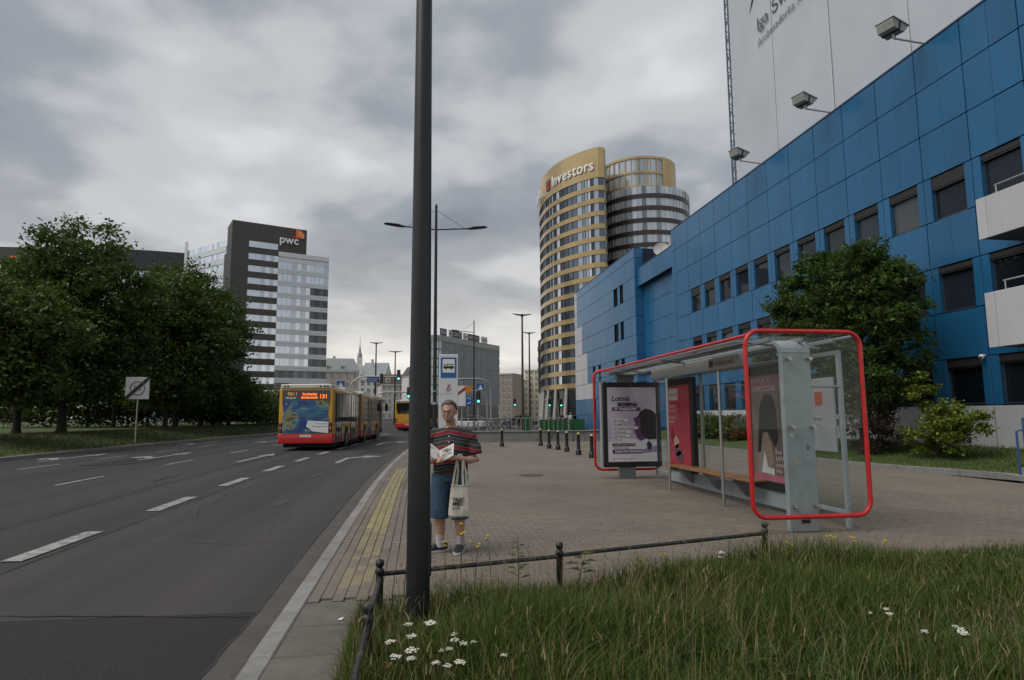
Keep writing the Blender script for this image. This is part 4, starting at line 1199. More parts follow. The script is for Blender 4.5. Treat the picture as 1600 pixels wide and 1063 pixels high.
def terrace(name, label, x, y, w, d, h, wall, roof, storeys, bays, rot=0.0, roof_h=4.0, gable=False, wall_win=True):
    o = thing(name, label, 'building', (x, y, 0.23), rot)
    MB().box(0, 0, 0, w, d, h).build('wall', wall, o)
    rf = MB()
    if roof_h:
        if gable: rf.prism([(-0.4, h), (d + 0.4, h), (d / 2, h + roof_h)], 0, -0.3, w + 0.3)
        else:
            vs = [(-0.4, -0.4, h), (w + .4, -.4, h), (w + .4, d + .4, h), (-.4, d + .4, h), (w * .14, d * .2, h + roof_h), (w * .86, d * .2, h + roof_h), (w * .86, d * .8, h + roof_h), (w * .14, d * .8, h + roof_h)]
            rf.add(vs, [(0,1,5,4),(1,2,6,5),(2,3,7,6),(3,0,4,7),(4,5,6,7),(3,2,1,0)])
        ro = rf.build('roof', roof, o)
        MB().box(w * .3, d * .35, h, w * .3 + 1.2, d * .35 + 1, h + roof_h + 1.3).build('chimney', wall, ro)
        if not gable:
            for i in range(max(1, int(w / 7))):
                xx = 2 + i * 6.5; MB().box(xx, 0.1, h + 0.5, xx + 1.8, 2.0, h + 2.6).build('dormer', TRIM, ro); MB().box(xx + .3, 0.06, h + 0.8, xx + 1.5, 0.095, h + 2.2).build('dormer_window', DWIN, ro)
    MB().box(-0.3, -0.35, h - 0.7, w + 0.3, 0.0, h - 0.1).build('cornice', TRIM, o)
    sh_ = h / storeys; bw = w / bays
    for k in range(storeys):
        for i in range(bays):
            cx = bw * (i + .5); z0 = sh_ * k + sh_ * .25; ww = min(1.3, bw * .5)
            f = MB().box(cx - ww / 2 - .12, -0.10, z0 - .12, cx + ww / 2 + .12, 0.0, z0 + sh_ * .6 + .12)
            key = 'farwin%.2f_%.2f_%s' % (ww, sh_, '')
            if key not in bpy.data.meshes:
                q_ = MB().box(-ww / 2 - .14, -0.10, -.14, ww / 2 + .14, 0.0, sh_ * .6 + .14, 0).box(-ww / 2, -0.13, 0, -0.05, -0.101, sh_ * .6, 1).box(0.05, -0.13, 0, ww / 2, -0.101, sh_ * .6, 1); q_.mesh(key, [TRIM, DWIN])
            link('window', bpy.data.meshes[key], o, (cx, 0, z0))
    return o
terrace('mansard_house', 'pinkish corner house with a grey mansard roof beside the glass tower', -45, 305, 17, 16, 22.5, STONE[0], ROOFG[0], 5, 5, R(8), 6.0)
terrace('town_house', 'white gabled town house under the distant clock spire', -27.5, 305, 11, 34, 18.5, STONE[2], ROOFG[0], 5, 4, R(-4), 9.0, True)
terrace('town_house', 'grey terrace with a dark brown roof behind the street signs', -16.5, 288, 12.5, 18, 15.5, STONE[1], ROOFG[2], 5, 5, R(10), 4.5)
terrace('town_house', 'pale grey corner house with a dark slate roof next to the lamp pole', -4.5, 272, 12, 16, 18.5, STONE[2], ROOFG[1], 5, 5, R(12), 4.0)
terrace('housing_block', 'brown panel housing block with white balconies past the corner office', 38.5, 322, 8.6, 18, 22.5, STONE[5], ROOFG[0], 7, 3, R(-28), 0)
terrace('housing_block', 'cream housing block behind the reddish lamp posts', 47, 340, 11, 18, 20.5, STONE[4], ROOFG[0], 6, 4, R(-12), 0)
terrace('housing_block', 'tall cream tenement with stone cornice beside the gold tower', 57.5, 350, 16, 18, 26.5, STONE[4], ROOFG[0], 8, 6, R(-10), 0)
terrace('housing_block', 'long pale low block far behind the left trees', -150, 150, 70, 12, 12.0, STONE[2], ROOFG[0], 4, 20, R(-35), 0)
spire = thing('clock_spire', 'distant stone high-rise with clock tower and needle spire', 'tower', (-84, 905, -24.0))
m7 = MB(); m7.box(-5, -6, 0, 9, 10, 84); m7.box(-3.5, -5, 84, 7.5, 8, 95); m7.box(-1.8, -4, 95, 4.8, 4, 106); m7.build('shaft', STONE[2], spire)
MB().lathe((1.5, 1, 108), [(3.4, -2), (3.0, 3), (1.8, 6), (1.3, 10), (0.5, 16), (0.15, 28)], 8).build('needle', ROOFG[0], spire)
ck = MB().cyl((1.5, -4.2, 100.5), (1.5, -4.02, 100.5), 2.6, n=20).build('clock_face', TRIM, spire)

# ------------------------------------------------------------------ bus shelter
SHGLASS = M_glass('shelter glass', (0.95, 0.975, 0.97), 0.02, 0.004, (0.35, 0.40, 0.40))
SHGREY = M('shelter grey paint', (0.33, 0.37, 0.39), 0.45, var=0.12, scale=1.5, grime=((0.20, 0.21, 0.21), 3.0, 0.7))
SHDARK = M('shelter frame grey', (0.24, 0.255, 0.265), 0.45, 0.2, var=0.08)
WOOD = M('bench wood', (0.27, 0.135, 0.06), 0.55, var=0.3, scale=7)
SX0, SX1, SY0, SY1, SZ0, SZ1 = 4.43, 6.16, 8.21, 16.0, 0.215, 2.74
shl = thing('bus_shelter', 'glass bus shelter with red rounded end frames, bench and posters', 'bus shelter', (5.3, 8.2, 0))
OX, OY = 5.3, 8.2
def S(x, y, z): return (x - OX, y - OY, z)
def rrect(x0, x1, z0, z1, r, y, n=6):
    pts = []
    for cx, cz, a0 in ((x1 - r, z1 - r, 0), (x0 + r, z1 - r, 90), (x0 + r, z0 + r, 180), (x1 - r, z0 + r, 270)):
        for k in range(n + 1):
            a = R(a0 + 90 * k / n); pts.append(S(cx + r * math.cos(a), y, cz + r * math.sin(a)))
    return pts
for y in (SY0, SY1):
    MB().loft(rrect(SX0, SX1, SZ0, SZ1, 0.2, y), 0.032, 10, closed=True, up=(0, 1, 0)).build('end_frame', RED, shl, smooth=50)
MB().cyl(S(SX0 + 0.06, SY0, SZ1 - 0.055), S(SX0 + 0.06, SY1, SZ1 - 0.055), 0.025, n=10).build('roof_edge', RED, shl, smooth=50)
MB().cyl(S(SX1 - 0.06, SY0, SZ1 - 0.055), S(SX1 - 0.06, SY1, SZ1 - 0.055), 0.025, n=10).build('roof_edge', SHDARK, shl, smooth=50)
prof = [S(SX0 + 0.012, 0, 2.42)]
for k in range(7):
    a = R(180 - 90 * k / 6); prof.append((SX0 + 0.2 + 0.188 * math.cos(a) - OX, 0, 2.53 + 0.188 * math.sin(a)))
for k in range(7):
    a = R(90 - 90 * k / 6); prof.append((SX1 - 0.2 + 0.188 * math.cos(a) - OX, 0, 2.53 + 0.188 * math.sin(a)))
prof.append((SX1 - 0.012 - OX, 0, 2.42))
rg = MB()
for (xa, _, za), (xb, _, zb) in zip(prof, prof[1:]):
    rg.quad((xa, 0.04, za), (xb, 0.04, zb), (xb, SY1 - OY - 0.04, zb), (xa, SY1 - OY - 0.04, za))
rg.build('roof_glass', SHGLASS, shl, smooth=60)
ROOFP = M('translucent roof sheet', (0.40, 0.415, 0.40), 0.5, var=0.1, scale=1.2, grime=((0.2, 0.2, 0.18), 2.0, 0.5))
for k in range(5):
    x0 = 4.62 + k * 0.245
    if k == 2: continue
    MB().box(x0 - OX, 8.9 - OY, 2.668, x0 + 0.215 - OX, SY1 - OY - 0.1, 2.682).build('roof_sheet', ROOFP, shl)
for x in (4.85, 5.34, 5.83):
    MB().cbox(x - 0.03 - OX, 8.3 - OY, 2.60, x + 0.03 - OX, SY1 - OY - 0.1, 2.66, 0.008).build('roof_rib', SHDARK, shl)
for y in (SY0 + 0.12, SY1 - 0.1):                           # broad columns bending into the roof
    x0, x1 = 5.0, 5.44
    c = MB(); c.cbox(x0 - OX, y - OY - 0.045, 0, x1 - OX, y - OY + 0.045, 2.45, 0.012)
    col = c.build('column', SHGREY, shl)
    pr = [(y - OY - 0.045, 2.452), (y - OY + 0.045, 2.452)]
    sgn = 1 if y < 12 else -1
    arcp = []
    for k in range(6):
        a = R(90 * k / 5); arcp.append((y - OY + sgn * (0.26 - 0.305 * math.cos(a)), 2.452 + 0.20 * math.sin(a)))
    for k in range(5, -1, -1):
        a = R(90 * k / 5); arcp.append((y - OY + sgn * (0.26 - 0.215 * math.cos(a)), 2.452 + 0.155 * math.sin(a)))
    b = MB(); b.prism(arcp, 0, x0 - OX, x1 - OX); b.build('column_bend', SHGREY, shl)
    bo = MB()
    for z in (0.34, 1.42, 2.36):
        for x in (x0 + 0.07, x1 - 0.06):
            bo.cyl((x - OX, y - OY - 0.05, z), (x - OX, y - OY - 0.125, z), 0.022, 0.022, 10); bo.cyl((x - OX, y - OY - 0.125, z), (x - OX, y - OY - 0.15, z), 0.032, 0.026, 10)
    bo.build('glass_bolts', STEEL, shl, smooth=50)
slot = MB().box(5.17 - OX, SY0 + 0.068 - OY, 0.115, 5.29 - OX, SY0 + 0.074 - OY, 0.165); slot.build('cable_slot', BLACK, shl)
MB().cbox(SX0 + 0.05 - OX, SY0 - 0.006 - OY, SZ0 + 0.04, SX1 - 0.05 - OX, SY0 + 0.006 - OY, 2.66, 0.002).build('end_pane', SHGLASS, shl)
MB().cbox(SX0 + 0.05 - OX, SY1 - 0.006 - OY, SZ0 + 0.04, SX1 - 0.05 - OX, SY1 + 0.006 - OY, 2.66, 0.002).build('end_pane', SHGLASS, shl)
XW = 5.95
for y in (8.40, 9.42, 10.78, 12.98, 14.75, 15.7):
    MB().cbox(XW - 0.03 - OX, y - 0.03 - OY, 0.0, XW + 0.03 - OX, y + 0.03 - OY, 2.50, 0.006).build('wall_post', SHDARK if y > 8.5 else SHGREY, shl)
for z in (2.47, 0.22):
    MB().cbox(XW - 0.025 - OX, 8.43 - OY, z - 0.03, XW + 0.025 - OX, 15.67 - OY, z + 0.03, 0.006).build('wall_rail', SHGREY, shl)
for a, b in ((8.43, 9.39), (9.45, 10.75), (10.81, 11.86), (11.90, 12.95), (13.01, 14.72), (14.78, 15.67)):
    MB().box(XW - 0.005 - OX, a - OY, 0.251, XW + 0.005 - OX, b - OY, 2.439).build('wall_pane', SHGLASS, shl)
MB().cbox(XW - 0.10 - OX, 9.46 - OY, 0.06, XW - 0.031 - OX, 14.7 - OY, 0.33, 0.01).build('plinth_panel', SHGREY, shl)
MB().cyl(S(5.46, 8.36, 1.98), S(XW - 0.03, 8.40, 1.98), 0.018, n=8).build('tie_bar', STEEL, shl)
for y in (10.82, 13.27):
    p = MB(); p.cyl(S(5.30, y, 0), S(5.30, y, 2.42), 0.028, n=12); p.build('steel_post', STEEL, shl, smooth=50)
    MB().cyl(S(5.30, y, 2.42), S(5.30, y, 2.60), 0.04, 0.05, 10).build('post_head', DARK, shl, smooth=50)
for y in (8.75, 12.0, 14.6):
    MB().loft([S(4.7, y, 2.645), S(5.3, y, 2.60), S(5.9, y, 2.56)], 0.025, 8).build('cross_arm', SHDARK, shl)
HDR = M('header fascia', (0.42, 0.42, 0.40), 0.6, var=0.12, scale=3)
MB().cbox(5.17 - OX, 10.85 - OY, 2.40, 5.21 - OX, 13.85 - OY, 2.60, 0.008).build('header_fascia', HDR, shl)
hs = MB().cbox(5.12 - OX, 9.72 - OY, 2.37, 5.24 - OX, 10.84 - OY, 2.58, 0.008).build('header_sign', M('header sign grey', (0.36, 0.345, 0.345), 0.6, var=0.08), shl)
text('header_text', '08', 0.16, PRINT_K, (5.115 - OX, 10.79 - OY, 2.42), FACE_W, hs, bold=0.003)
text('header_text', 'RONDO ONZ', 0.11, M('header ink', (0.10, 0.08, 0.11), 0.7, var=0), (5.115 - OX, 10.55 - OY, 2.43), FACE_W, hs, squeeze=0.95)
for k in range(4):
    bz = MB().cbox(5.47 + 0.1 * k - OX, 10.25 - OY, 0.455, 5.56 + 0.1 * k - OX, 13.95 - OY, 0.492, 0.008)
    bz.build('bench_slat', WOOD, shl)
for y in (10.9, 12.1, 13.3):
    MB().prism([(5.5 - OX, 0.453), (5.86 - OX, 0.453), (5.86 - OX, 0.12), (5.76 - OX, 0.16)], 1, y - OY - 0.02, y - OY + 0.02).build('bench_bracket', SHDARK, shl)
for k, (x, z, w_, h_, c) in enumerate([(5.06, 1.28, .07, .05, (.55, .55, .52)), (5.30, 1.10, .05, .07, (.12, .2, .3)), (5.12, 0.92, .09, .03, (.5, .42, .2)), (5.34, 1.62, .05, .04, (.3, .3, .3))]):
    MB().box(x - OX, SY0 + 0.0735 - OY, z, x + w_ - OX, SY0 + 0.0748 - OY, z + h_).build('sticker', M('sticker', c, .6, var=.3, scale=40), shl)
# lightbox posters on the rear wall
def lightbox(y0, y1, z0, z1, mat, name='lightbox'):
    b = MB(); b.cbox(XW - 0.16 - OX, y0 - OY, z0, XW - 0.032 - OX, y1 - OY, z1, 0.012)
    lb = b.build(name, BLACK, shl)
    MB().box(XW - 0.166 - OX, y0 + 0.09 - OY, z0 + 0.13, XW - 0.1605 - OX, y1 - 0.09 - OY, z1 - 0.16).build('poster', mat, lb)
    return lb
def M_red_poster():
    t = NT('red poster'); p = t.pos()
    c = t.ramp(t.noise(1.2, 3.0, 0.5, p), [(0.3, (0.34, 0.026, 0.045)), (0.7, (0.44, 0.05, 0.07))])
    t.set(t.b.inputs['Base Color'], c); t.b.inputs['Roughness'].default_value = 0.25; return t.mat
lb1 = lightbox(13.15, 14.6, 0.34, 2.41, M_red_poster())
XP = XW - 0.168 - OX
MB().box(XP - 0.003, 13.85 - OY, 1.92, XP, 14.42 - OY, 2.19).build('logo_box', M('poster grey', (0.42, 0.38, 0.39), 0.5, var=0.05), lb1)
PINK = M('poster pale ink', (0.62, 0.45, 0.47), 0.5, var=0)
text('poster_text', 'MURANÓW', 0.10, M('poster red ink', (0.3, 0.05, 0.06), 0.5, var=0), (XP - 0.005, 14.40 - OY, 2.01), FACE_W, lb1)
for z, s_ in ((1.76, 'Śpieszmy'), (1.66, 'cieszyć się'), (1.50, 'codziennie'), (1.40, 'chwilą')):
    text('poster_text', s_, 0.11, PINK, (XP - 0.002, 14.40 - OY, z), FACE_W, lb1)
for (cy, cz, sy, sz, c) in ((14.0, 0.98, 0.16, 0.13, (0.45, 0.30, 0.24)), (13.93, 0.80, 0.25, 0.12, (0.16, 0.06, 0.09)), (13.85, 0.66, 0.22, 0.12, (0.12, 0.07, 0.10)), (14.22, 1.12, 0.08, 0.16, (0.20, 0.01, 0.02))):
    m = MB(); m.poly([(XP - 0.003, cy - OY + sy * math.cos(a) * (1 + .12 * math.sin(5 * a)), cz + sz * math.sin(a) * (1 + .15 * math.cos(4 * a))) for a in [k * math.pi / 9 for k in range(18)]])
    m.build('poster_shape', M('poster shape', c, 0.5, var=0.3, scale=14), lb1)
def M_fashion():
    t = NT('brown poster'); p = t.pos((1, 1.0, 0.5))
    t.set(t.b.inputs['Base Color'], t.ramp(t.noise(1.6, 3.0, 0.5, p), [(0.3, (0.10, 0.075, 0.065)), (0.55, (0.20, 0.15, 0.13)), (0.7, (0.28, 0.21, 0.20))]))
    t.b.inputs['Roughness'].default_value = 0.25; return t.mat
lb2 = lightbox(9.5, 10.7, 0.35, 2.42, M_fashion())
def pshape(parent, pts, col, dx=0.003, var=0.15):
    m = MB(); m.poly([(XP - dx, y - OY, z) for y, z in pts]); return m.build('poster_shape', M('poster shape', col, 0.4, var=var, scale=6), parent)
pshape(lb2, [(10.60, 2.05), (9.60, 2.05), (9.60, 2.25), (10.60, 2.25)], (0.24, 0.10, 0.12))
pshape(lb2, [(10.45, 0.95), (10.32, 1.75), (10.18, 1.92), (9.95, 1.92), (9.83, 1.7), (9.80, 1.2), (9.9, 1.05), (10.1, 1.3), (10.28, 1.25), (10.36, 0.95)], (0.018, 0.015, 0.014), 0.004)
pshape(lb2, [(10.26, 1.28), (10.12, 1.30), (10.0, 1.12), (9.92, 0.8), (10.1, 0.68), (10.22, 0.95)], (0.27, 0.20, 0.15), 0.006)
pshape(lb2, [(10.34, 0.62), (10.22, 0.98), (10.13, 0.72), (9.94, 0.70), (9.94, 0.60)], (0.58, 0.57, 0.56), 0.008)
pshape(lb2, [(10.60, 0.49), (9.60, 0.49), (9.60, 0.60), (10.60, 0.60)], (0.42, 0.13, 0.17), 0.005)
for z, s_, sz in ((2.13, 'HUMOR TO', 0.12), (1.98, 'ZAPROSZENIE', 0.12)):
    text('poster_text', s_, sz, PINK, (XP - 0.008, 10.56 - OY, z), FACE_W, lb2, squeeze=1.0)
for z, s_ in ((0.95, 'Ewa'), (0.84, 'ŁAPA'), (0.74, 'nowa'), (0.65, 'linia')):
    text('poster_text', s_, 0.11, PINK, (XP - 0.010, 9.88 - OY, z), FACE_W, lb2)
ib = MB().cbox(XW - 0.075 - OX, 8.47 - OY, 1.05, XW - 0.035 - OX, 9.24 - OY, 2.12, 0.006).build('information_board', M('board grey', (0.40, 0.41, 0.43), 0.5, var=0.05), shl)
MB().box(XW - 0.08 - OX, 8.72 - OY, 1.72, XW - 0.0755 - OX, 8.90 - OY, 1.92).build('board_mark', M('board orange', (0.48, 0.10, 0.04), 0.5, var=0), ib)
text('board_text', 'Rozkład jazdy', 0.07, M('board ink', (0.16, 0.16, 0.2), 0.6, var=0), (XW - 0.079 - OX, 9.12 - OY, 1.50), FACE_W, ib)
text('board_text', 'warszawa 19115', 0.05, M('board ink', (0.16, 0.16, 0.2), 0.6, var=0), (XW - 0.079 - OX, 9.12 - OY, 1.40), FACE_W, ib)

# ------------------------------------------------------------------ free-standing advertising panel at the shelter's far end
ad = thing('advertising_panel', 'black-framed lavender concert poster panel at the far end of the shelter', 'poster panel', (5.30, 15.70, g(16)))
MB().cbox(-0.75, -0.09, 0.29, 0.75, 0.09, 2.40, 0.015).build('case', BLACK, ad)
MB().box(-0.2, 0.09, 0.6, 0.2, 0.115, 1.9).build('mounting_plate', SHDARK, ad)
MB().box(-0.79, -0.05, 0.30, -0.755, 0.08, 2.39).build('side_strip', SHGREY, ad)
def M_lav():
    t = NT('lavender poster'); p = t.pos((1, 1, 1))
    t.set(t.b.inputs['Base Color'], t.ramp(t.noise(1.1, 3.0, 0.5, p), [(0.3, (0.40, 0.35, 0.47)), (0.7, (0.55, 0.52, 0.58))])); t.b.inputs['Roughness'].default_value = 0.25; return t.mat
po = MB().box(-0.64, -0.097, 0.42, 0.63, -0.0905, 2.27).build('poster', M_lav(), ad)
LAY = [0]
def pf(pts, col, d=1, nm='poster_shape', var=0.1):
    LAY[0] += 1
    m = MB(); m.poly([(x, -0.098 - 0.0012 * d, z) for x, z in pts]); return m.build(nm, M('print', col, 0.45, var=var, scale=9), po)
def bar(x0, z0, x1, z1, col, d=2, sl=0.02): return pf([(x0, z0), (x1, z0), (x1 + sl, z1), (x0 - sl * .5, z1)], col, d, 'poster_bar', 0)
pf([(-0.63, 0.43), (0.62, 0.43), (0.62, 0.92), (0.45, 0.99), (0.2, 0.94), (-0.1, 1.0), (-0.63, 0.9)], (0.62, 0.61, 0.64), 1)
PUR = (0.11, 0.035, 0.15)
pf([(0.10, 1.02), (0.02, 1.24), (0.08, 1.36), (0.02, 1.5), (0.16, 1.55), (0.3, 1.5), (0.34, 1.0), (0.2, 0.93)], PUR, 2)
pf([(0.16, 1.18), (0.13, 1.5), (0.2, 1.66), (0.34, 1.74), (0.50, 1.70), (0.62, 1.60), (0.62, 0.98), (0.4, 0.96), (0.28, 1.05)], (0.022, 0.015, 0.016), 3)
pf([(0.15, 1.2), (0.14, 1.48), (0.19, 1.52), (0.21, 1.3), (0.2, 1.15)], (0.10, 0.085, 0.085), 4)
pf([(0.38, 0.72), (0.35, 0.86), (0.42, 0.94), (0.5, 0.84), (0.46, 0.70)], (0.03, 0.02, 0.05), 4)
pf([(0.08, 0.62), (0.62, 0.66), (0.62, 0.82), (0.3, 0.74)], (0.30, 0.23, 0.36), 2)
bar(-0.52, 1.68, 0.21, 1.77, PUR)
widths = [0.40, 0.20, 0.66, 0.48, 0.45, 0.36, 0.56, 0.60]
for k, w in enumerate(widths):
    z = 1.42 - 0.098 * k
    bar(-0.53, z, -0.53 + w, z + 0.068, (0.68, 0.66, 0.70), 5, 0.012)
names_ = ['3.06 trio jazz', '5.07 duet', '9.07 muzyka na skwerze', '12.07 orkiestra', '15.07 kwartet', '19.07 chór', '24.08 letni koncert', '28.08 gala i pokaz', '']
for k, w in enumerate(widths):
    text('poster_text', names_[k], 0.056, PRINT_K, (-0.51, -0.1055, 1.435 - 0.098 * k), FACE_S, po, bold=0.001)
bar(-0.53, 0.80, 0.05, 0.875, (0.02, 0.02, 0.025), 6); text('poster_text', 'WSTĘP WOLNY NA KONCERTY', 0.046, PRINT_W, (-0.49, -0.1065, 0.822), FACE_S, po)
bar(-0.53, 0.625, 0.24, 0.725, PUR, 6); text('poster_text', 'SCENA POD GWIAZDAMI', 0.062, PRINT_W, (-0.47, -0.1065, 0.655), FACE_S, po, bold=0.002)
text('poster_text', 'Lotnie', 0.19, PRINT_K, (-0.55, -0.1065, 1.93), FACE_S, po, shear=0.25, bold=0.002)
text('poster_text', 'BRZMIENIA', 0.125, PRINT_K, (-0.38, -0.1065, 1.80), FACE_S, po, bold=0.006, squeeze=0.82)
text('poster_text', 'W  WARSZAWIE', 0.075, PRINT_W, (-0.46, -0.1065, 1.70), FACE_S, po, bold=0.002)
text('maker_plate', 'ams', 0.05, M('plate grey', (0.3, 0.3, 0.3), 0.5, var=0), (-0.06, -0.0925, 2.31), FACE_S, ad)
text('poster_text', 'miasto   teatr   radio   kultura   klub', 0.042, M('small ink', (0.1, 0.1, 0.11), 0.6, var=0), (-0.53, -0.1065, 0.49), FACE_S, po)

# ------------------------------------------------------------------ low rail round the grass
IRON = M('chipped black iron', (0.016, 0.017, 0.018), 0.45, 0.2, var=0.3, scale=12, grime=((0.13, 0.13, 0.125), 22.0, 0.8))
kr = thing('knee_rail', 'low black iron rail with ball-topped posts round the long grass', 'railing', (-0.30, 5.42, 0))
posts = [(-0.30, 5.42), (-0.30, 4.20), (-0.30, 2.8), (1.27, 5.86), (3.66, 6.56)]
def kpost(x, y):
    m = MB(); m.lathe((x + 0.30, y - 5.42, 0), [(0.030, 0), (0.030, 0.345), (0.036, 0.35), (0.036, 0.375), (0.024, 0.385), (0.02, 0.392), (0.031, 0.405), (0.036, 0.425), (0.031, 0.447), (0.012, 0.457)], 14)
    return m.build('post', IRON, kr, smooth=50)
for x, y in posts: kpost(x, y)
def krail(a, b, za=0.30, zb=0.30):
    MB().cyl((a[0] + .30, a[1] - 5.42, za), (b[0] + .30, b[1] - 5.42, zb), 0.019, n=10).build('rail', IRON, kr, smooth=50)
krail(posts[0], posts[1], 0.31, 0.33); krail(posts[1], posts[2], 0.32, 0.33); krail(posts[0], posts[3], 0.34, 0.33); krail(posts[3], posts[4], 0.34, 0.335)

# ------------------------------------------------------------------ lamp posts
POLE = M('dark grey pole paint', (0.008, 0.011, 0.014), 0.40, 0.0, var=0.25, scale=3, grime=((0.020, 0.022, 0.023), 4, 0.5))
def lamp_head(sx, z):
    m = MB(); s = sx
    m.loft([(s * 0.0, 0, z), (s * 0.10, 0, z + 0.0), (s * 0.28, 0, z + 0.035), (s * 0.72, 0, z + 0.085), (s * 0.86, 0, z + 0.09)], [(0.03, 0.03), (0.05, 0.045), (0.14, 0.06), (0.15, 0.045), (0.09, 0.02)], 12, up=(0, 0, 1))
    return m
def tall_lamp(label, x, y, h, r0, r1, arm, ends, stays=True, group='street lamps', base=0.0, band=None):
    o = thing('street_lamp', label, 'street lamp', (x, y, g(y) + base), group=group)
    MB().loft([(0, 0, 0), (0, 0, 0.9), (0, 0, 0.95), (0, 0, h)], [r0, r0, r0 * 0.97, r1], 20).build('pole', band or POLE, o, smooth=50)
    for s in ends:
        MB().loft([(0, 0, h - 0.95), (s * arm, 0, h - 0.86)], 0.028, 8).build('arm', POLE, o, smooth=50)
        hd = lamp_head(s, h - 0.86); hd.xform(Matrix.Translation((s * (arm - 0.02), 0, 0))); hd.build('lamp_head', DARK, o, smooth=60)
        if stays: MB().loft([(0, 0, h - 0.12), (s * (arm - 0.1), 0, h - 0.85)], 0.008, 5).build('stay_wire', DARK, o)
    MB().cyl((0, 0, h), (0, 0, h + 0.12), r1 * 1.25, r1 * 0.8, 10).build('cap', POLE, o, smooth=50)
    return o
nl = tall_lamp('thick dark lamp pole standing in the grass at the picture centre', 0.005, 5.0, 9.2, 0.088, 0.044, 1.9, (-1, 1))
dr = MB(); dr.cbox(0.05, -0.055, 0.42, 0.096, 0.055, 0.80, 0.006); dr.build('service_door', DARK, nl)
OLDST = M('old sticker', (0.028, 0.030, 0.031), 0.8, var=0.4, scale=40)
for k, (a0, z0, w0, h0) in enumerate([(-100, 1.35, 24, .09), (-70, 1.52, 16, .05), (-120, 1.18, 14, .06), (-85, 1.02, 20, .04)]):
    rr0 = 0.0875 - (z0 - .9) * .0053 + .0012; st2 = MB()
    for i in range(3):
        a1, a2 = R(a0 + w0 * i / 3), R(a0 + w0 * (i + 1) / 3)
        st2.quad((rr0 * math.cos(a1), rr0 * math.sin(a1), z0), (rr0 * math.cos(a2), rr0 * math.sin(a2), z0), (rr0 * math.cos(a2), rr0 * math.sin(a2), z0 + h0), (rr0 * math.cos(a1), rr0 * math.sin(a1), z0 + h0))
    st2.build('sticker_remains', OLDST, nl)
pf_ = MB().lathe((0, 0, 0), [(0.13, 0), (0.13, 0.02), (0.10, 0.03)], 16); pf_.build('base_plate', DARK, nl)
l2 = tall_lamp('slender twin-arm lamp post rising behind the bus stop sign', 0.60, 25.6, 10.05, 0.085, 0.05, 1.25, (-1, 1))
MB().cyl((0, 0, 2.0), (0, 0, 2.1), 0.10, n=12).build('band_clamp', GALV, l2); MB().cyl((0, 0, 2.5), (0, 0, 2.55), 0.10, n=12).build('band_clamp', GALV, l2)
tall_lamp('single-arm lamp post in front of the glass corner office', 4.8, 57, 9.85, 0.08, 0.045, 1.25, (-1,))
RUSTP = M('brown lower pole', (0.055, 0.035, 0.03), 0.6, var=0.25)
def t_lamp(label, x, y, h, w, mat=POLE):
    o = thing('street_lamp', label, 'street lamp', (x, y, g(y)), group='street lamps')
    MB().loft([(0, 0, 0), (0, 0, h * 0.55), (0, 0, h)], [0.15, 0.11, 0.08], 10).build('pole', mat, o, smooth=50)
    MB().loft([(0, 0, h - 0.3), (0, 0, h + 0.12)], [0.09, 0.12], 10).build('collar', DARK, o)
    for s in (-1, 1):
        MB().loft([(0, 0, h), (s * w * .5, 0, h + 0.05), (s * w, 0, h + 0.14)], [(0.09, 0.09), (0.2, 0.07), (0.12, 0.03)], 8, up=(0, 0, 1)).build('lamp_head', DARK, o, smooth=50)
t_lamp('taller brown twin-head lamp post left of the gold tower', 10.0, 62, 11.3, 0.95, RUSTP)
t_lamp('shorter brown twin-head lamp post just beside the gold tower', 13.8, 80, 11.8, 0.8, RUSTP)
t_lamp('dark twin-head lamp post behind the articulated bus', -6.0, 90, 11.4, 0.9)
t_lamp('dark twin-head lamp post above the second bus', -3.75, 100, 11.2, 1.1)

# ------------------------------------------------------------------ bus stop sign
bs = thing('bus_stop_sign', 'tall white bus stop sign with blue bus symbol behind the person', 'bus stop sign', (0.645, 14.5, g(14.5)))
MB().cbox(-0.215, -0.03, 0.55, 0.215, 0.03, 2.97, 0.01).build('panel', M('sign white', (0.62, 0.63, 0.66), 0.4, var=0.05), bs)
MB().cyl((0, 0, 0), (0, 0, 0.55), 0.05, n=12).build('post', GALV, bs, smooth=50)
SBLUE = M('sign blue', (0.012, 0.11, 0.36), 0.4, var=0)
sy = MB().box(-0.175, -0.036, 2.44, 0.175, -0.031, 2.90).build('symbol_field', SBLUE, bs)
MB().box(-0.135, -0.040, 2.555, 0.135, -0.037, 2.86).build('symbol_ground', PRINT_W, sy)
bsym = MB(); bsym.box(-0.115, -0.044, 2.655, 0.115, -0.041, 2.70); bsym.box(-0.105, -0.044, 2.735, 0.105, -0.041, 2.748)
for x in (-0.09, -0.03, 0.03, 0.09): bsym.box(x - 0.006, -0.044, 2.70, x + 0.006, -0.041, 2.735)
for x in (-0.06, 0.06): bsym.cyl((x, -0.044, 2.652), (x, -0.041, 2.652), 0.022, n=12)
bsym.build('bus_symbol', PRINT_K, sy)
sq = MB(); RI = M('sign red ink', (0.3, 0.04, 0.06), 0.5, var=0)
sq.loft([(-0.06, -0.036, 2.16), (0.0, -0.036, 2.20), (0.03, -0.036, 2.30), (0.0, -0.036, 2.28), (-0.03, -0.036, 2.2), (-0.02, -0.036, 2.12), (0.06, -0.036, 2.21)], 0.007, 5); sq.build('operator_mark', RI, bs)
text('sign_text', 'Zarząd Transportu Miejskiego', 0.025, RI, (-0.17, -0.032, 2.07), FACE_S, bs)

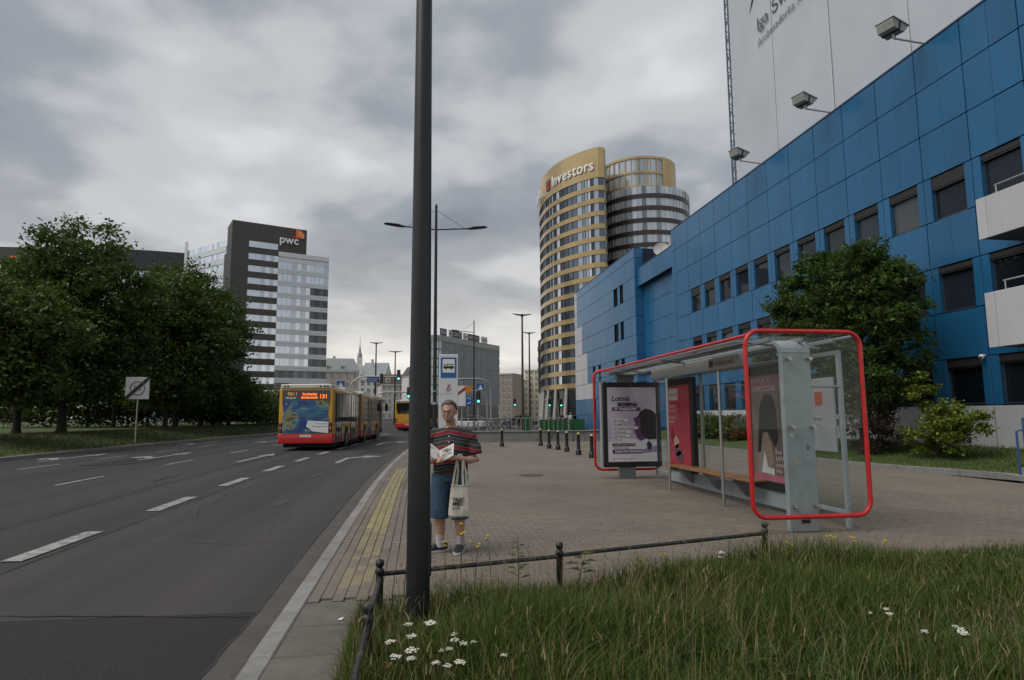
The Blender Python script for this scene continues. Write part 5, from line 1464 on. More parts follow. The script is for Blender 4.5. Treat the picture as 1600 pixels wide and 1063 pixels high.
# ------------------------------------------------------------------ bollards
boll = thing('bollard', 'black bollard alone on the open paving in front of the low wall', 'bollard', (4.08, 31.9, g(31.9)), group='bollards on the plaza')
MB().lathe((0, 0, 0), [(0.115, 0), (0.115, 0.16), (0.085, 0.2), (0.072, 0.24), (0.062, 0.76), (0.07, 0.78), (0.07, 0.80)], 14).build('shaft', BLACK, boll, smooth=40)
MB().lathe((0, 0, 0.80), [(0.062, 0), (0.058, 0.03), (0.035, 0.062), (0.005, 0.075)], 12).build('cap', M('bollard cap yellow', (0.5, 0.42, 0.2), 0.6), boll, smooth=50)
for (x, y), lab in zip([(6.07, 32.07), (6.01, 29.66), (6.19, 28.54), (6.25, 27.04), (6.22, 24.88), (6.25, 23.02)],
        ['black bollard farthest in the row of six', 'second farthest black bollard in the row of six', 'third farthest black bollard in the row of six', 'third nearest black bollard in the row of six', 'second nearest black bollard in the row of six', 'nearest black bollard, beside the red shelter frame']):
    c = copy_tree(boll); c.location = (x, y, g(y)); c['label'] = lab

# ------------------------------------------------------------------ low wall, railing and board fence behind the plaza
wl_ = thing('low_wall', 'low stained concrete parapet wall across the end of the plaza', 'wall', (5.5, 37.2, g(37)))
for k in range(8):
    x0 = -3.2 + k * 1.05
    link('wall_block', MB().cbox(x0, -0.15, -0.1, x0 + 1.04, 0.15, 0.55, 0.01).mesh('wall_block', CONC), wl_, (0, 0, random.uniform(-.004, .004)))
    link('coping_stone', MB().cbox(x0, -0.2, 0.555, x0 + 1.045, 0.2, 0.62, 0.012).mesh('coping_stone', M('coping', (0.20, 0.195, 0.185), 0.85, var=0.15)), wl_)
rl = thing('railing', 'grey bar railing standing beyond the low wall', 'railing', (7.5, 46.5, g(46)))
for x in (-4.5, 3.4):
    MB().box(x - .04, -.04, 0, x + .04, .04, 1.35).build('post', GALV, rl)
for z in (0.3, 1.3): MB().box(-4.5, -0.025, z - .025, 3.4, 0.025, z + .025).build('rail', GALV, rl)
for k in range(22):
    x = -4.3 + k * 0.345; link('bar', MB().box(-.015, -.015, 0.33, .015, .015, 1.27).mesh('bar', GALV) if k == 0 else bpy.data.meshes['bar'], rl, (x, 0, 0))
GREENB = M('green board', (0.015, 0.10, 0.028), 0.6, var=0.12, scale=2)
gb = thing('board_fence', 'green plywood site fence in front of the tower columns', 'fence', (11.6, 52.0, g(52)))
for k in range(4):
    w = 0.95; link('board', MB().cbox(0, -0.03, 0.02, w - 0.01, 0.03, 1.12, 0.006).mesh('board', GREENB), gb, (-1.85 + k * w, -0.02 * k, 0), (0, 0, R(-1.5)))
for k in range(5): MB().box(-1.88 + k * 0.95, 0.03, 0, -1.80 + k * 0.95, 0.11, 1.15).build('post', GALV, gb)
gp_ = thing('site_hoarding', 'narrow green site hoarding set beside the grey railing', 'hoarding', (8.25, 49.0, g(49)))
MB().cbox(-0.32, -0.03, 0, 0.32, 0.03, 1.45, 0.006).build('board', GREENB, gp_); MB().box(0.33, -0.03, 0, 0.38, 0.03, 1.5).build('post', GALV, gp_)
hr = thing('stair_rail', 'dark bent tube handrail of the underpass stairs by the bollards', 'railing', (8.2, 36.4, g(36)))
MB().loft([(-0.9, 0, 0), (-0.55, 0, 0.5), (0.1, 0, 1.05), (0.6, 0, 1.05), (0.6, 0, 0)], 0.025, 8).build('tube', DARK, hr, smooth=40)

# ------------------------------------------------------------------ signals and road signs
def sbox(parent, x, z, lit, y=-0.1, s=1.0, dy=0.0):
    bx_ = MB().cbox(x - 0.17 * s, y - 0.12 + dy, z - 0.52 * s, x + 0.17 * s, y + 0.12 + dy, z + 0.52 * s, 0.02).build('signal_head', BLACK, parent)
    for k, c in enumerate(('red', 'amber', 'green')):
        zz = z + (0.33 - 0.33 * k) * s
        MB().cyl((x, y - 0.15 + dy, zz), (x, y - 0.122 + dy, zz), 0.11 * s, n=14).build(c + '_lens', LENS[c if c == lit else 'off'], bx_)
        MB().loft([(x - 0.13 * s, y - 0.2 + dy, zz + 0.05), (x, y - 0.24 + dy, zz + 0.14 * s), (x + 0.13 * s, y - 0.2 + dy, zz + 0.05)], 0.02, 5).build('visor', BLACK, bx_)
LENS = dict(red=M('red lens', (0.5, 0.02, 0.02), 0.3, var=0, emit=1.2), amber=M('amber lens', (0.5, 0.25, 0.02), 0.3, var=0), green=M('green lens', (0.10, 0.85, 0.62), 0.3, var=0, emit=1.5), off=M('unlit lens', (0.03, 0.03, 0.03), 0.3, var=0))
def gantry(label, x, y, h, reach, r=0.09, corner=1.2, dirn=-1):
    o = thing('signal_gantry', label, 'traffic signal', (x, y, g(y)), group='traffic signal gantries')
    pts = [(0, 0, 0), (0, 0, h - corner)] + [(dirn * corner * (1 - math.cos(R(a))), 0, h - corner + corner * math.sin(R(a))) for a in (20, 40, 60, 80, 90)] + [(dirn * reach, 0, h)]
    MB().loft(pts, [r * 1.2, r] + [r * .9] * 5 + [r * .7], 10, up=(0, 1, 0)).build('arm', GALV, o, smooth=50)
    return o
g1 = gantry('curved grey signal gantry, taller of the two in front of the corner office', 7.1, 64, 5.1, 7.5)
sbox(g1, -6.9, 4.6, None)
g2 = gantry('curved grey signal gantry, lower one with a blue crossing sign', 6.3, 60, 3.75, 4.2, 0.08, 1.0)
cs = MB().box(-0.98, -0.06, 3.75, -0.3, -0.02, 4.4).build('crossing_sign', SBLUE, g2); MB().prism([(-0.9, 3.85), (-0.38, 3.85), (-0.64, 4.32)], 1, -0.07, -0.062).build('crossing_triangle', PRINT_W, cs)
g3 = gantry('signal gantry arching over the road behind the articulated bus', -7.6, 72, 5.75, 8.2, 0.10, 1.6, 1)
sbox(g3, 3.45, 5.55, None); sbox(g3, 5.3, 5.9, 'green', s=1.15)
bsn = MB().box(1.9, -0.2, 5.1, 3.2, -0.15, 5.7).build('direction_sign', M('direction sign blue', (0.02, 0.06, 0.22), 0.5, var=0), g3); text('direction_text', 'CENTRUM', 0.22, PRINT_W, (2.0, -0.205, 5.42), FACE_S, bsn); text('direction_text', 'OCHOTA', 0.22, PRINT_W, (2.0, -0.205, 5.17), FACE_S, bsn)
g4 = gantry('low signal gantry arching beside the second bus', -4.6, 64, 3.75, 3.7, 0.08, 1.3, 1)
sbox(g4, 3.55, 3.7, 'green', s=1.05)
def sig_post(label, x, y, z, lit='green'):
    o = thing('traffic_signal', label, 'traffic signal', (x, y, g(y)), group='traffic signals on posts')
    MB().cyl((0, 0, 0), (0, 0, z + 0.6), 0.055, n=10).build('post', GALV, o, smooth=50); sbox(o, 0, z, lit); return o
sig_post('green traffic signal on a post next to the roundabout sign', 4.72, 52, 2.95)
sig_post('small green signal in front of the brown tower base, left one', 16.3, 80, 2.95)
sig_post('small green signal in front of the brown tower base, next to the columns', 17.8, 80, 2.95)
sig_post('small green signal between the two brown lamp posts', 12.6, 85, 3.1)
rs = thing('road_sign', 'orange yield triangle above a blue roundabout disc on one post', 'road sign', (3.74, 50, g(50)))
MB().cyl((0, 0, 0), (0, 0, 3.9), 0.035, n=10).build('post', GALV, rs, smooth=50)
MB().prism([(-0.42, 3.78), (0.42, 3.78), (0, 3.06)], 1, -0.07, -0.04).build('yield_plate', M('sign orange border', (0.62, 0.22, 0.015), 0.5, var=0), rs)
rd = MB().cyl((0, -0.07, 2.62), (0, -0.04, 2.62), 0.40, n=24).build('roundabout_disc', SBLUE, rs)
ar = MB()
for k in range(3):
    a0 = 120 * k + 15
    ar.loft([(0.22 * math.cos(R(a)), -0.08, 2.62 + 0.22 * math.sin(R(a))) for a in range(a0, a0 + 85, 14)], [0.02, 0.035, 0.035, 0.035, 0.035, 0.06, 0.01], 6)
ar.build('arrows', PRINT_W, rd)
ns = thing('notice_sign', 'white board with a red diagonal stripe right of the bus stop sign', 'road sign', (2.62, 40, g(40)))
MB().cyl((0, 0, 0), (0, 0, 3.6), 0.035, n=10).build('post', GALV, ns); MB().cbox(-0.3, -0.06, 2.1, 0.22, -0.037, 3.35, 0.005).build('board', WHITE, ns)
MB().prism([(-0.3, 2.72), (-0.3, 2.92), (0.22, 3.33), (0.22, 3.1)], 1, -0.066, -0.0605).build('red_stripe', SIGN_RED, ns)
zs = thing('zone_sign', 'white square end-of-zone sign with black diagonal on a post by the trees', 'road sign', (-16.25, 40.0, g(40) + 0.05))
MB().cyl((0.05, 0.05, 0), (0.05, 0.05, 3.75), 0.04, n=10).build('post', GALV, zs, smooth=50)
zp = MB().cbox(-0.62, -0.03, 2.52, 0.68, 0.0, 3.80, 0.01).build('plate', M('sign pale grey', (0.50, 0.51, 0.53), 0.5, var=0.05), zs)
zr = MB(); zr.loft([(0.03 + 0.39 * math.cos(k * math.pi / 12), -0.036, 3.16 + 0.39 * math.sin(k * math.pi / 12)) for k in range(24)], 0.022, 5, closed=True, up=(0, 1, 0)); zr.build('ring', M('sign grey ink', (0.1, 0.1, 0.1), 0.6, var=0), zp)
text('zone_number', '50', 0.46, M('sign grey ink', (0.1, 0.1, 0.1), 0.6, var=0), (0.03, -0.034, 3.0), FACE_S, zp, align='CENTER')
MB().prism([(-0.66, 2.52), (-0.62, 2.66), (0.58, 3.82), (0.74, 3.82), (0.70, 3.70), (-0.5, 2.52)], 1, -0.05, -0.042).build('diagonal', PRINT_K, zp)
ps = thing('parking_sign', 'small blue square sign over the rear of the articulated bus', 'road sign', (-7.1, 60, g(60)))
MB().cyl((0, 0, 0), (0, 0, 4.7), 0.04, n=8).build('post', GALV, ps); MB().box(-0.36, -0.06, 4.0, 0.36, -0.041, 4.65).build('plate', SBLUE, ps); MB().prism([(-0.26, 4.1), (0.26, 4.1), (0, 4.55)], 1, -0.068, -0.062).build('symbol', PRINT_W, ps)
hb_ = thing('handrail', 'blue tube handrail of the steps at the right edge', 'railing', (14.1, 13.4, 0.0))
HB = M('blue tube', (0.03, 0.08, 0.22), 0.4)
MB().loft([(-0.15, 0, 0.1), (-0.15, 0, 1.15), (0.1, 0, 1.2), (1.6, 0, 1.2)], 0.025, 8).build('tube', HB, hb_, smooth=40); MB().loft([(0.05, 0.0, 0.1), (0.05, 0, 1.45), (0.3, 0, 1.55), (1.8, 0, 1.6)], 0.025, 8).build('tube', HB, hb_, smooth=40)
st_ = thing('entrance_steps', 'low concrete entrance steps at the right edge', 'steps', (14.6, 13.2, 0))
for k in range(3): MB().cbox(-0.75 + 0.35 * k, -3, 0, 2, 0.5 - 0.02 * k, 0.14 * (k + 1), 0.012).build('step', CONC, st_)

# ------------------------------------------------------------------ trees and shrubs
BARK = M('bark', (0.035, 0.030, 0.026), 0.95, var=0.3, scale=6, bump=0.6, bscale=25)
def leaf_mesh(name, P, size, mat, seed, flat=0.35, asp=0.62):
    """one mesh of folded kite-shaped leaves at points P (n,3)"""
    r = np.random.default_rng(seed); n = len(P)
    N = r.normal(0, 1, (n, 3)); N[:, 2] = np.abs(N[:, 2]) + flat; N /= np.linalg.norm(N, axis=1)[:, None]
    A = np.cross(N, r.normal(0, 1, (n, 3))); A /= np.linalg.norm(A, axis=1)[:, None] + 1e-9
    B = np.cross(N, A); s = (size * r.uniform(0.6, 1.35, n))[:, None]
    V = np.stack([P - A * s * 0.5, P + B * s * asp * 0.5 - A * s * 0.05 + N * s * 0.10, P + A * s * 0.55 - N * s * 0.12, P - B * s * asp * 0.5 - A * s * 0.05 + N * s * 0.10], 1)
    me = bpy.data.meshes.new(name)
    me.vertices.add(n * 4); me.vertices.foreach_set('co', V.reshape(-1))
    me.loops.add(n * 4); me.loops.foreach_set('vertex_index', np.arange(n * 4, dtype=np.int32))
    me.polygons.add(n); me.polygons.foreach_set('loop_start', (np.arange(n) * 4).astype(np.int32)); me.polygons.foreach_set('loop_total', np.full(n, 4, np.int32))
    me.materials.append(mat); me.update(calc_edges=True)
    return me
def crown_points(lobes, n, seed, clump=0.16, shell=0.55):
    """leaf points gathered in sprays over the outside of several overlapping lobes; returns points and spray centres"""
    r = np.random.default_rng(seed); vol = np.array([l[3] * l[4] * l[5] for l in lobes]) ** 0.67; vol /= vol.sum()
    nc = max(24, n // 70); C = []
    for l, w in zip(lobes, vol):
        k = max(6, int(nc * w)); d = r.normal(0, 1, (k, 3)); d /= np.linalg.norm(d, axis=1)[:, None]
        rad = shell + (1.12 - shell) * r.uniform(0, 1, k) ** 0.6
        C.append(np.array(l[:3]) + d * rad[:, None] * np.array(l[3:6]))
    C = np.concatenate(C); sc = np.mean([l[3] for l in lobes]) * clump
    idx = r.integers(0, len(C), n); S = sc * r.uniform(0.55, 1.75, len(C))
    off = np.clip(r.normal(0, 1, (n, 3)), -1.7, 1.7) * S[idx][:, None]; off[:, 2] *= 0.5
    return C[idx] + off, C
LEAF = {
 'dark': M_islands('dark maple leaves', [(0.0, (0.029, 0.065, 0.013)), (0.4, (0.048, 0.097, 0.021)), (0.8, (0.068, 0.124, 0.024)), (1.0, (0.098, 0.157, 0.033))], 0.55, spec=0.3, interp='LINEAR', translucent=0.32),
 'olive': M_islands('olive green leaves', [(0.0, (0.040, 0.069, 0.014)), (0.4, (0.062, 0.098, 0.019)), (0.8, (0.089, 0.125, 0.026)), (1.0, (0.128, 0.152, 0.037))], 0.55, spec=0.3, interp='LINEAR', translucent=0.25),
 'bright': M_islands('bright green leaves', [(0.0, (0.075, 0.115, 0.016)), (0.4, (0.125, 0.182, 0.023)), (0.8, (0.200, 0.257, 0.037)), (1.0, (0.300, 0.338, 0.064))], 0.5, spec=0.35, interp='LINEAR', translucent=0.3),
 'purple': M_islands('purple barberry leaves', [(0.0, (0.035, 0.016, 0.018)), (0.5, (0.06, 0.028, 0.028)), (0.9, (0.05, 0.045, 0.02)), (1.0, (0.10, 0.05, 0.045))], 0.6, spec=0.3, interp='LINEAR', translucent=0.2),
 'mixed': M_islands('hedge leaves', [(0.0, (0.035, 0.06, 0.015)), (0.4, (0.06, 0.085, 0.02)), (0.75, (0.11, 0.12, 0.025)), (0.9, (0.20, 0.15, 0.03)), (1.0, (0.16, 0.07, 0.03))], 0.55, spec=0.3, interp='LINEAR', translucent=0.25)}
def tree(label, x, y, z, h, lobes, n, size, kind, seed, trunk_r=0.2, group='trees on the bank across the road', name='tree', shell=0.55, clump=0.16):
    o = thing(name, label, 'tree', (x, y, z), group=group)
    P, C = crown_points(lobes, n, seed, clump, shell)
    Q, _ = crown_points([(l[0], l[1], l[2], l[3] * .8, l[4] * .8, l[5] * .8) for l in lobes], n // 9, seed + 5, 0.3, 0.1)
    cm = leaf_mesh('crown', np.concatenate([P, Q]), np.concatenate([np.full(len(P), size), np.full(len(Q), size * 1.9)]), LEAF[kind], seed + 1)
    link('crown', cm, o)
    tb = MB(); r = random.Random(seed)
    tb.loft([(0, 0, -0.15), (0.02, 0.0, 0.35), (r.uniform(-.1, .1), r.uniform(-.1, .1), h * 0.3), (r.uniform(-.2, .2), r.uniform(-.2, .2), h * 0.6), (0, 0, h * 0.9)], [trunk_r * 1.5, trunk_r, trunk_r * .8, trunk_r * .5, trunk_r * .12], 10)
    tb.build('trunk', BARK, o, smooth=60)
    br = MB()
    for k in range(0, len(C), max(1, len(C) // 26)):
        c = C[k]; z0 = min(max(h * 0.22, c[2] - 0.35 * math.hypot(c[0], c[1]) - 0.6), h * 0.8)
        br.loft([(0, 0, z0), (c[0] * .45, c[1] * .45, z0 + (c[2] - z0) * .6), tuple(c)], [trunk_r * .46, trunk_r * .28, 0.02], 5)
    br.build('branches', BARK, o, smooth=60)
    return o
def bz(u, y): return g(y) + bank_z(u)
tree('tallest dark maple on the bank, left of the zone sign', -21.4, 42.5, bz(-23, 42.5), 14.0,
     [(0.4, 0, 11.0, 2.3, 2.3, 2.2), (-1.4, 0, 8.4, 2.8, 2.6, 2.1), (2.5, 0.3, 8.8, 2.4, 2.4, 1.9), (0.4, 0, 5.8, 3.5, 3.2, 2.1), (-2.6, 0, 4.8, 2.4, 2.4, 1.7), (2.4, .6, 5.4, 2.1, 2.0, 1.7), (0.3, 0, 3.0, 2.8, 2.4, 1.2), (-2.4, 0, 3.0, 2.0, 2.0, 1.1)], 35700, 0.24, 'dark', 31, 0.26)
tree('spreading olive-green tree cut by the left edge', -20.6, 34.0, bz(-21.4, 34), 8.8,
     [(0, 0, 6.0, 2.8, 2.6, 1.9), (-1.8, 0, 4.4, 2.5, 2.4, 1.6), (1.9, 0, 5.2, 2.1, 2.0, 1.5), (1.5, -.3, 3.0, 1.8, 1.8, 1.2), (-1.5, 0, 7.0, 1.8, 1.8, 1.3), (-0.6, 0, 2.6, 2.4, 2.2, 1.0)], 27200, 0.22, 'olive', 41, 0.3)
tree('slim dark tree rising behind the leftmost tree', -25.0, 44.5, bz(-26, 44), 12.6,
     [(0.8, 0, 9.8, 1.9, 1.9, 2.1), (0.2, 0, 6.8, 2.6, 2.4, 2.4), (0, 0, 3.8, 2.6, 2.4, 1.6)], 17000, 0.24, 'dark', 51, 0.22)
tree('olive-green tree just behind the zone sign', -19.2, 52.5, bz(-21.8, 52), 13.0,
     [(0.2, 0, 9.6, 2.2, 2.2, 2.6), (-1.8, 0, 7.4, 2.5, 2.4, 2.3), (2.0, 0, 7.2, 2.4, 2.4, 2.4), (0, 0, 4.4, 3.3, 3.0, 2.0), (0, 0, 2.9, 2.8, 2.6, 1.1)], 25500, 0.25, 'olive', 61, 0.2)
tree('dark tree in the middle of the bank, right of the zone sign', -20.6, 58.5, bz(-24, 58), 15.2,
     [(0.3, 0, 11.7, 2.6, 2.5, 2.5), (-2.2, 0, 9.2, 2.6, 2.5, 2.4), (2.6, 0, 9.2, 2.4, 2.4, 2.5), (0, 0, 6.2, 3.8, 3.4, 2.4), (0.3, 0, 3.4, 3.8, 3.4, 1.7)], 28900, 0.27, 'dark', 71, 0.24)
tree('low-branched dark tree at the right end of the bank', -20.0, 63.0, bz(-24.4, 63), 13.0,
     [(-0.4, 0, 10.8, 2.6, 2.5, 2.3), (1.4, 0, 8.3, 2.6, 2.5, 2.3), (0, 0, 5.4, 3.3, 3.0, 2.4), (1.4, 0, 3.2, 3.2, 3.0, 2.0), (-1.5, 0, 2.6, 3.0, 2.8, 1.6)], 27200, 0.27, 'dark', 81, 0.22)
tree('small dark shrubby tree right beside the rear of the articulated bus', -19.0, 68.0, bz(-24, 68), 5.0,
     [(0, 0, 3.2, 2.6, 2.4, 1.8), (-1.8, 0, 2.0, 2.6, 2.4, 1.6), (1.8, 0, 2.2, 2.0, 2.0, 1.6)], 15300, 0.25, 'dark', 91, 0.12)
tree('dark background tree filling the gap behind the zone sign', -27.0, 62.0, bz(-30, 62), 11.0,
     [(0, 0, 7.4, 3.4, 3.2, 2.8), (-2.4, 0, 5.2, 3.4, 3.2, 2.4), (2.6, 0, 5.0, 3.4, 3.2, 2.4)], 20400, 0.27, 'dark', 101, 0.18)
tree('olive-green undergrowth tree low behind the leftmost trunks', -31.0, 66.0, bz(-34, 66), 6.0, [(0, 0, 2.4, 4.2, 3.0, 2.2), (-5, 0, 2.2, 4.0, 3.0, 2.0), (4.5, 0, 2.0, 3.6, 3.0, 1.8)], 14000, 0.27, 'olive', 105, 0.12)
tree('olive-green undergrowth tree low behind the zone sign', -20.5, 74.0, bz(-26, 74), 6.0, [(0, 0, 2.2, 4.0, 3.0, 2.0), (-4, 0, 2.0, 3.6, 3.0, 1.8), (4, 0, 2.0, 3.6, 3.0, 1.8)], 14000, 0.27, 'olive', 107, 0.12)
# tree against the blue facade
tree('dense dark green tree standing against the blue facade behind the shelter', 14.8, 19.9, g(20) + 0.25, 7.4,
     [(0.2, 0.5, 5.5, 1.3, 1.8, 1.4), (0.1, -1.1, 4.9, 1.1, 1.3, 1.5), (0.1, 2.5, 5.4, 1.1, 1.5, 1.1), (0.2, -0.9, 3.2, 1.2, 1.4, 1.5), (0.2, 1.0, 3.6, 1.4, 1.8, 1.6), (0.3, 0.6, 2.0, 1.2, 1.8, 1.1), (0.0, 3.9, 4.4, 0.8, 1.1, 0.7), (0.1, 0.6, 6.4, 0.9, 1.3, 0.7), (0.0, 4.2, 5.6, 0.6, 0.8, 0.4), (-0.3, 1.6, 6.9, 0.5, 0.7, 0.35), (-0.4, -1.2, 6.5, 0.5, 0.5, 0.4), (-0.5, 4.6, 3.6, 0.4, 0.6, 0.3), (-0.2, -2.3, 5.6, 0.35, 0.4, 0.35), (-0.2, 3.2, 6.4, 0.4, 0.6, 0.3), (-0.2, -2.2, 4.2, 0.4, 0.4, 0.5)], 52000, 0.115, 'dark', 111, 0.12, 'planting along the blue building', shell=0.55, clump=0.17)
def shrub(label, x, y, z, lobes, n, size, kind, seed, name='shrub'):
    o = thing(name, label, 'shrub', (x, y, z), group='planting along the blue building')
    P, C = crown_points(lobes, int(n * 1.6), seed, 0.22, 0.3); P[:, 2] = np.maximum(P[:, 2], 0.03)
    link('foliage', leaf_mesh('foliage', P, size, LEAF[kind], seed + 1), o)
    st = MB()
    for k in range(0, len(C), max(1, len(C) // 14)): st.loft([(0.04 * math.cos(k), 0.04 * math.sin(k), -0.05), (C[k][0] * .4, C[k][1] * .4, C[k][2] * .6), tuple(C[k])], [0.014, 0.01, 0.004], 5)
    st.build('stems', BARK, o)
    return o
shrub('bright yellow-green shrub on the grass right of the shelter', 15.2, 17.2, 0.2, [(0, 0, 0.75, 0.75, 0.8, 0.6), (0.2, -0.3, 1.2, 0.55, 0.6, 0.5), (-0.1, 0.35, 1.95, 0.3, 0.4, 0.5), (0.3, -0.8, 1.1, 0.45, 0.45, 0.4)], 4200, 0.105, 'bright', 121)
shrub('purple barberry shrub seen beside the red shelter frame', 14.8, 19.3, 0.25, [(0, 0, 0.7, 0.7, 0.8, 0.6), (0, -0.2, 1.2, 0.45, 0.5, 0.5)], 3200, 0.07, 'purple', 131)
for k, (y, h, kd, lab) in enumerate([(29.6, 0.75, 'mixed', 'mixed green and yellow shrub below the graffiti, nearest of the hedge'), (31.0, 0.85, 'olive', 'green shrub in the middle of the hedge below the graffiti'), (32.5, 0.8, 'mixed', 'mixed green and red shrub in the middle of the hedge below the graffiti'), (34.0, 0.9, 'olive', 'green shrub at the far end of the hedge below the graffiti'), (26.5, 0.6, 'purple', 'low dark purple shrub hidden behind the right shelter poster')]):
    shrub(lab, 15.4, y, g(y) + 0.3, [(0, 0, h * .6, 0.8, 0.9, h * .6), (0.1, 0.3, h, 0.5, 0.6, h * .45)], 2600, 0.12, kd, 141 + 7 * k)

# ------------------------------------------------------------------ weeds and flowers in the long grass
FST = M('plant stem', (0.05, 0.07, 0.022), 0.7, var=0.2)
wd = thing('weed', 'tall leafy weed growing up through the low rail', 'plant', (0.88, 5.82, 0.0))
MB().loft([(0, 0, 0), (0.01, 0, 0.25), (0.0, 0.01, 0.52)], [0.006, 0.005, 0.002], 6).build('stem', FST, wd)
for k in range(16):
    a = k * 2.4; z = 0.16 + 0.022 * k; L = 0.13 * (1 - k / 26)
    d = Vector((math.cos(a), math.sin(a), 0.35)); s = Vector((-math.sin(a), math.cos(a), 0)) * L * 0.22
    p0 = Vector((0.005, 0, z)); p1 = p0 + d * L * .55; p2 = p0 + d * L + Vector((0, 0, -0.02))
    link('leaf', MB().add([p0, p1 + s, p2, p1 - s], [(0, 1, 2, 3)]).mesh('leaf', LEAF['olive']), wd)
w2 = thing('weed', 'broad-leaved weed beside the middle rail post', 'plant', (1.42, 5.85, 0.0))
MB().loft([(0, 0, 0), (0.05, 0, 0.22), (0.1, 0, 0.36)], [0.006, 0.005, 0.002], 6).build('stem', FST, w2)
for k in range(9):
    a = k * 2.4; z = 0.18 + 0.02 * k; L = 0.16
    d = Vector((math.cos(a), math.sin(a) * .6, 0.25)); s = Vector((-math.sin(a), math.cos(a), 0)) * L * 0.3
    p0 = Vector((0.05, 0, z)); p1 = p0 + d * L * .5; p2 = p0 + d * L + Vector((0, 0, -0.03))
    link('leaf', MB().add([p0, p1 + s, p2, p1 - s], [(0, 1, 2, 3)]).mesh('leaf', LEAF['olive']), w2)
YAR = M('yarrow white', (0.62, 0.60, 0.52), 0.8, var=0.12, scale=60)
YEL = M('yellow petals', (0.60, 0.44, 0.03), 0.7, var=0.15, scale=60)
def umbel(lab, grp, x, y, h, r, seed):
    o = thing('yarrow_flower', lab, 'flower', (x, y, soil_z(x, y)), group=grp)
    rr_ = random.Random(seed); lx, ly = rr_.uniform(-.04, .04), rr_.uniform(-.04, .02)
    MB().loft([(0, 0, 0), (lx * .5, ly * .5, h * .6), (lx, ly, h - 0.03)], [0.003, 0.0025, 0.002], 5).build('stem', FST, o)
    hd = MB()
    for k in range(22):
        a = k * 2.4; q = r * math.sqrt((k + .5) / 22)
        c = Vector((lx + q * math.cos(a), ly + q * math.sin(a), h + rr_.uniform(-.006, .006) - q * q * 3))
        hd.ball(c, r * 0.24, 6, 0, (1, 1, 0.55)); 
        if k % 3 == 0: hd.loft([(lx, ly, h - 0.035), tuple(c)], 0.0012, 4, m=1)
    hd.build('flower_head', [YAR, FST], o)
for k, (x, y, h, r) in enumerate([(0.12, 4.25, .27, .035), (-0.02, 4.28, .26, .026), (-0.05, 4.05, .26, .03), (-0.12, 4.0, .25, .03), (-0.02, 3.86, .26, .036), (-0.11, 3.80, .24, .03), (0.01, 3.78, .24, .026), (0.22, 4.05, .25, .018), (0.24, 3.98, .24, .026), (0.18, 3.92, .23, .02), (0.28, 3.95, .23, .024), (0.33, 3.98, .22, .018), (0.15, 3.88, .22, .016), (0.13, 3.68, .25, .022), (0.23, 3.66, .25, .028), (0.20, 3.62, .24, .022), (0.45, 3.70, .25, .018)]):
    umbel('flat white yarrow flower in the clump near the lamp pole', 'yarrow near the lamp pole', x, y, h, r, 200 + k)
for k, (x, y, h, r) in enumerate([(3.12, 4.13, .25, .024), (3.20, 4.2, .25, .018), (3.08, 4.18, .24, .014), (3.22, 3.62, .25, .03), (3.30, 3.70, .24, .02), (3.38, 3.78, .24, .018), (3.05, 3.72, .24, .02), (2.85, 5.95, .25, .03), (2.75, 5.8, .24, .016)]):
    umbel('small white yarrow flower scattered in the grass at right', 'yarrow scattered on the right', x, y, h, r, 240 + k)
for k, (x, y, h, n) in enumerate([(0.40, 6.2, .62, 3), (0.26, 6.15, .44, 2), (0.52, 6.1, .46, 3), (0.70, 6.3, .50, 2), (3.9, 6.5, .26, 4), (4.4, 6.55, .30, 5), (4.65, 6.5, .28, 4), (5.0, 6.5, .24, 3), (2.4, 6.2, .26, 3), (2.1, 6.1, .24, 2), (-0.15, 3.98, .2, 1)]):
    near_p = x < 1
    o = thing('yellow_flower', 'thin yellow wildflower stem in front of the person' if near_p and k else ('yellow wildflower over the edge of the blue shorts' if near_p else 'small yellow wildflower at the edge of the grass near the shelter'), 'flower', (x, y, 0.0), group='yellow flowers by the person' if near_p else 'yellow flowers near the shelter')
    if k == 10: o['label'] = 'tiny yellow flower low beside the white yarrow clump'
    r2 = random.Random(300 + k); hd = MB(); stm = MB()
    for i in range(n):
        tx, ty, tz = r2.uniform(-.05, .05), r2.uniform(-.04, .04), h * r2.uniform(.8, 1)
        stm.loft([(0, 0, 0), (tx * .4, ty * .4, tz * .6), (tx, ty, tz)], [0.0022, 0.002, 0.0015], 4)
        for j in range(4): hd.ball((tx + r2.uniform(-.012, .012), ty + r2.uniform(-.012, .012), tz + r2.uniform(-.004, .008)), 0.0085, 6, 0, (1, 1, 0.6))
    stm.build('stem', FST, o); hd.build('flower_head', YEL, o)

# ------------------------------------------------------------------ city buses
BUSY = M('bus yellow', (0.60, 0.29, 0.015), 0.35, var=0.05, coat=0.4)
BUSR = M('bus red', (0.50, 0.010, 0.012), 0.35, var=0.06, coat=0.4)
BUSW = M('bus cream', (0.55, 0.53, 0.47), 0.45, var=0.06)
BUSG = M('bus dark glass', (0.012, 0.014, 0.016), 0.05, var=0, spec=0.6)
RUB = M('black rubber', (0.015, 0.015, 0.015), 0.8, var=0.1)
BELL = M('grey bellows', (0.12, 0.12, 0.12), 0.85, var=0.1)
RIM = M('wheel rim', (0.25, 0.25, 0.25), 0.5, 0.5)
def M_ocean():
    t = NT('island advertisement'); p = t.pos((1, 1, 1), True)
    n1 = t.noise(1.15, 5.0, 0.6, p, 0.8)
    t.set(t.b.inputs['Base Color'], t.ramp(n1, [(0.30, (0.01, 0.03, 0.13)), (0.46, (0.015, 0.06, 0.20)), (0.54, (0.03, 0.17, 0.26)), (0.585, (0.28, 0.27, 0.17)), (0.62, (0.10, 0.09, 0.03)), (0.70, (0.035, 0.06, 0.015))]))
    t.b.inputs['Roughness'].default_value = 0.3
    return t.mat
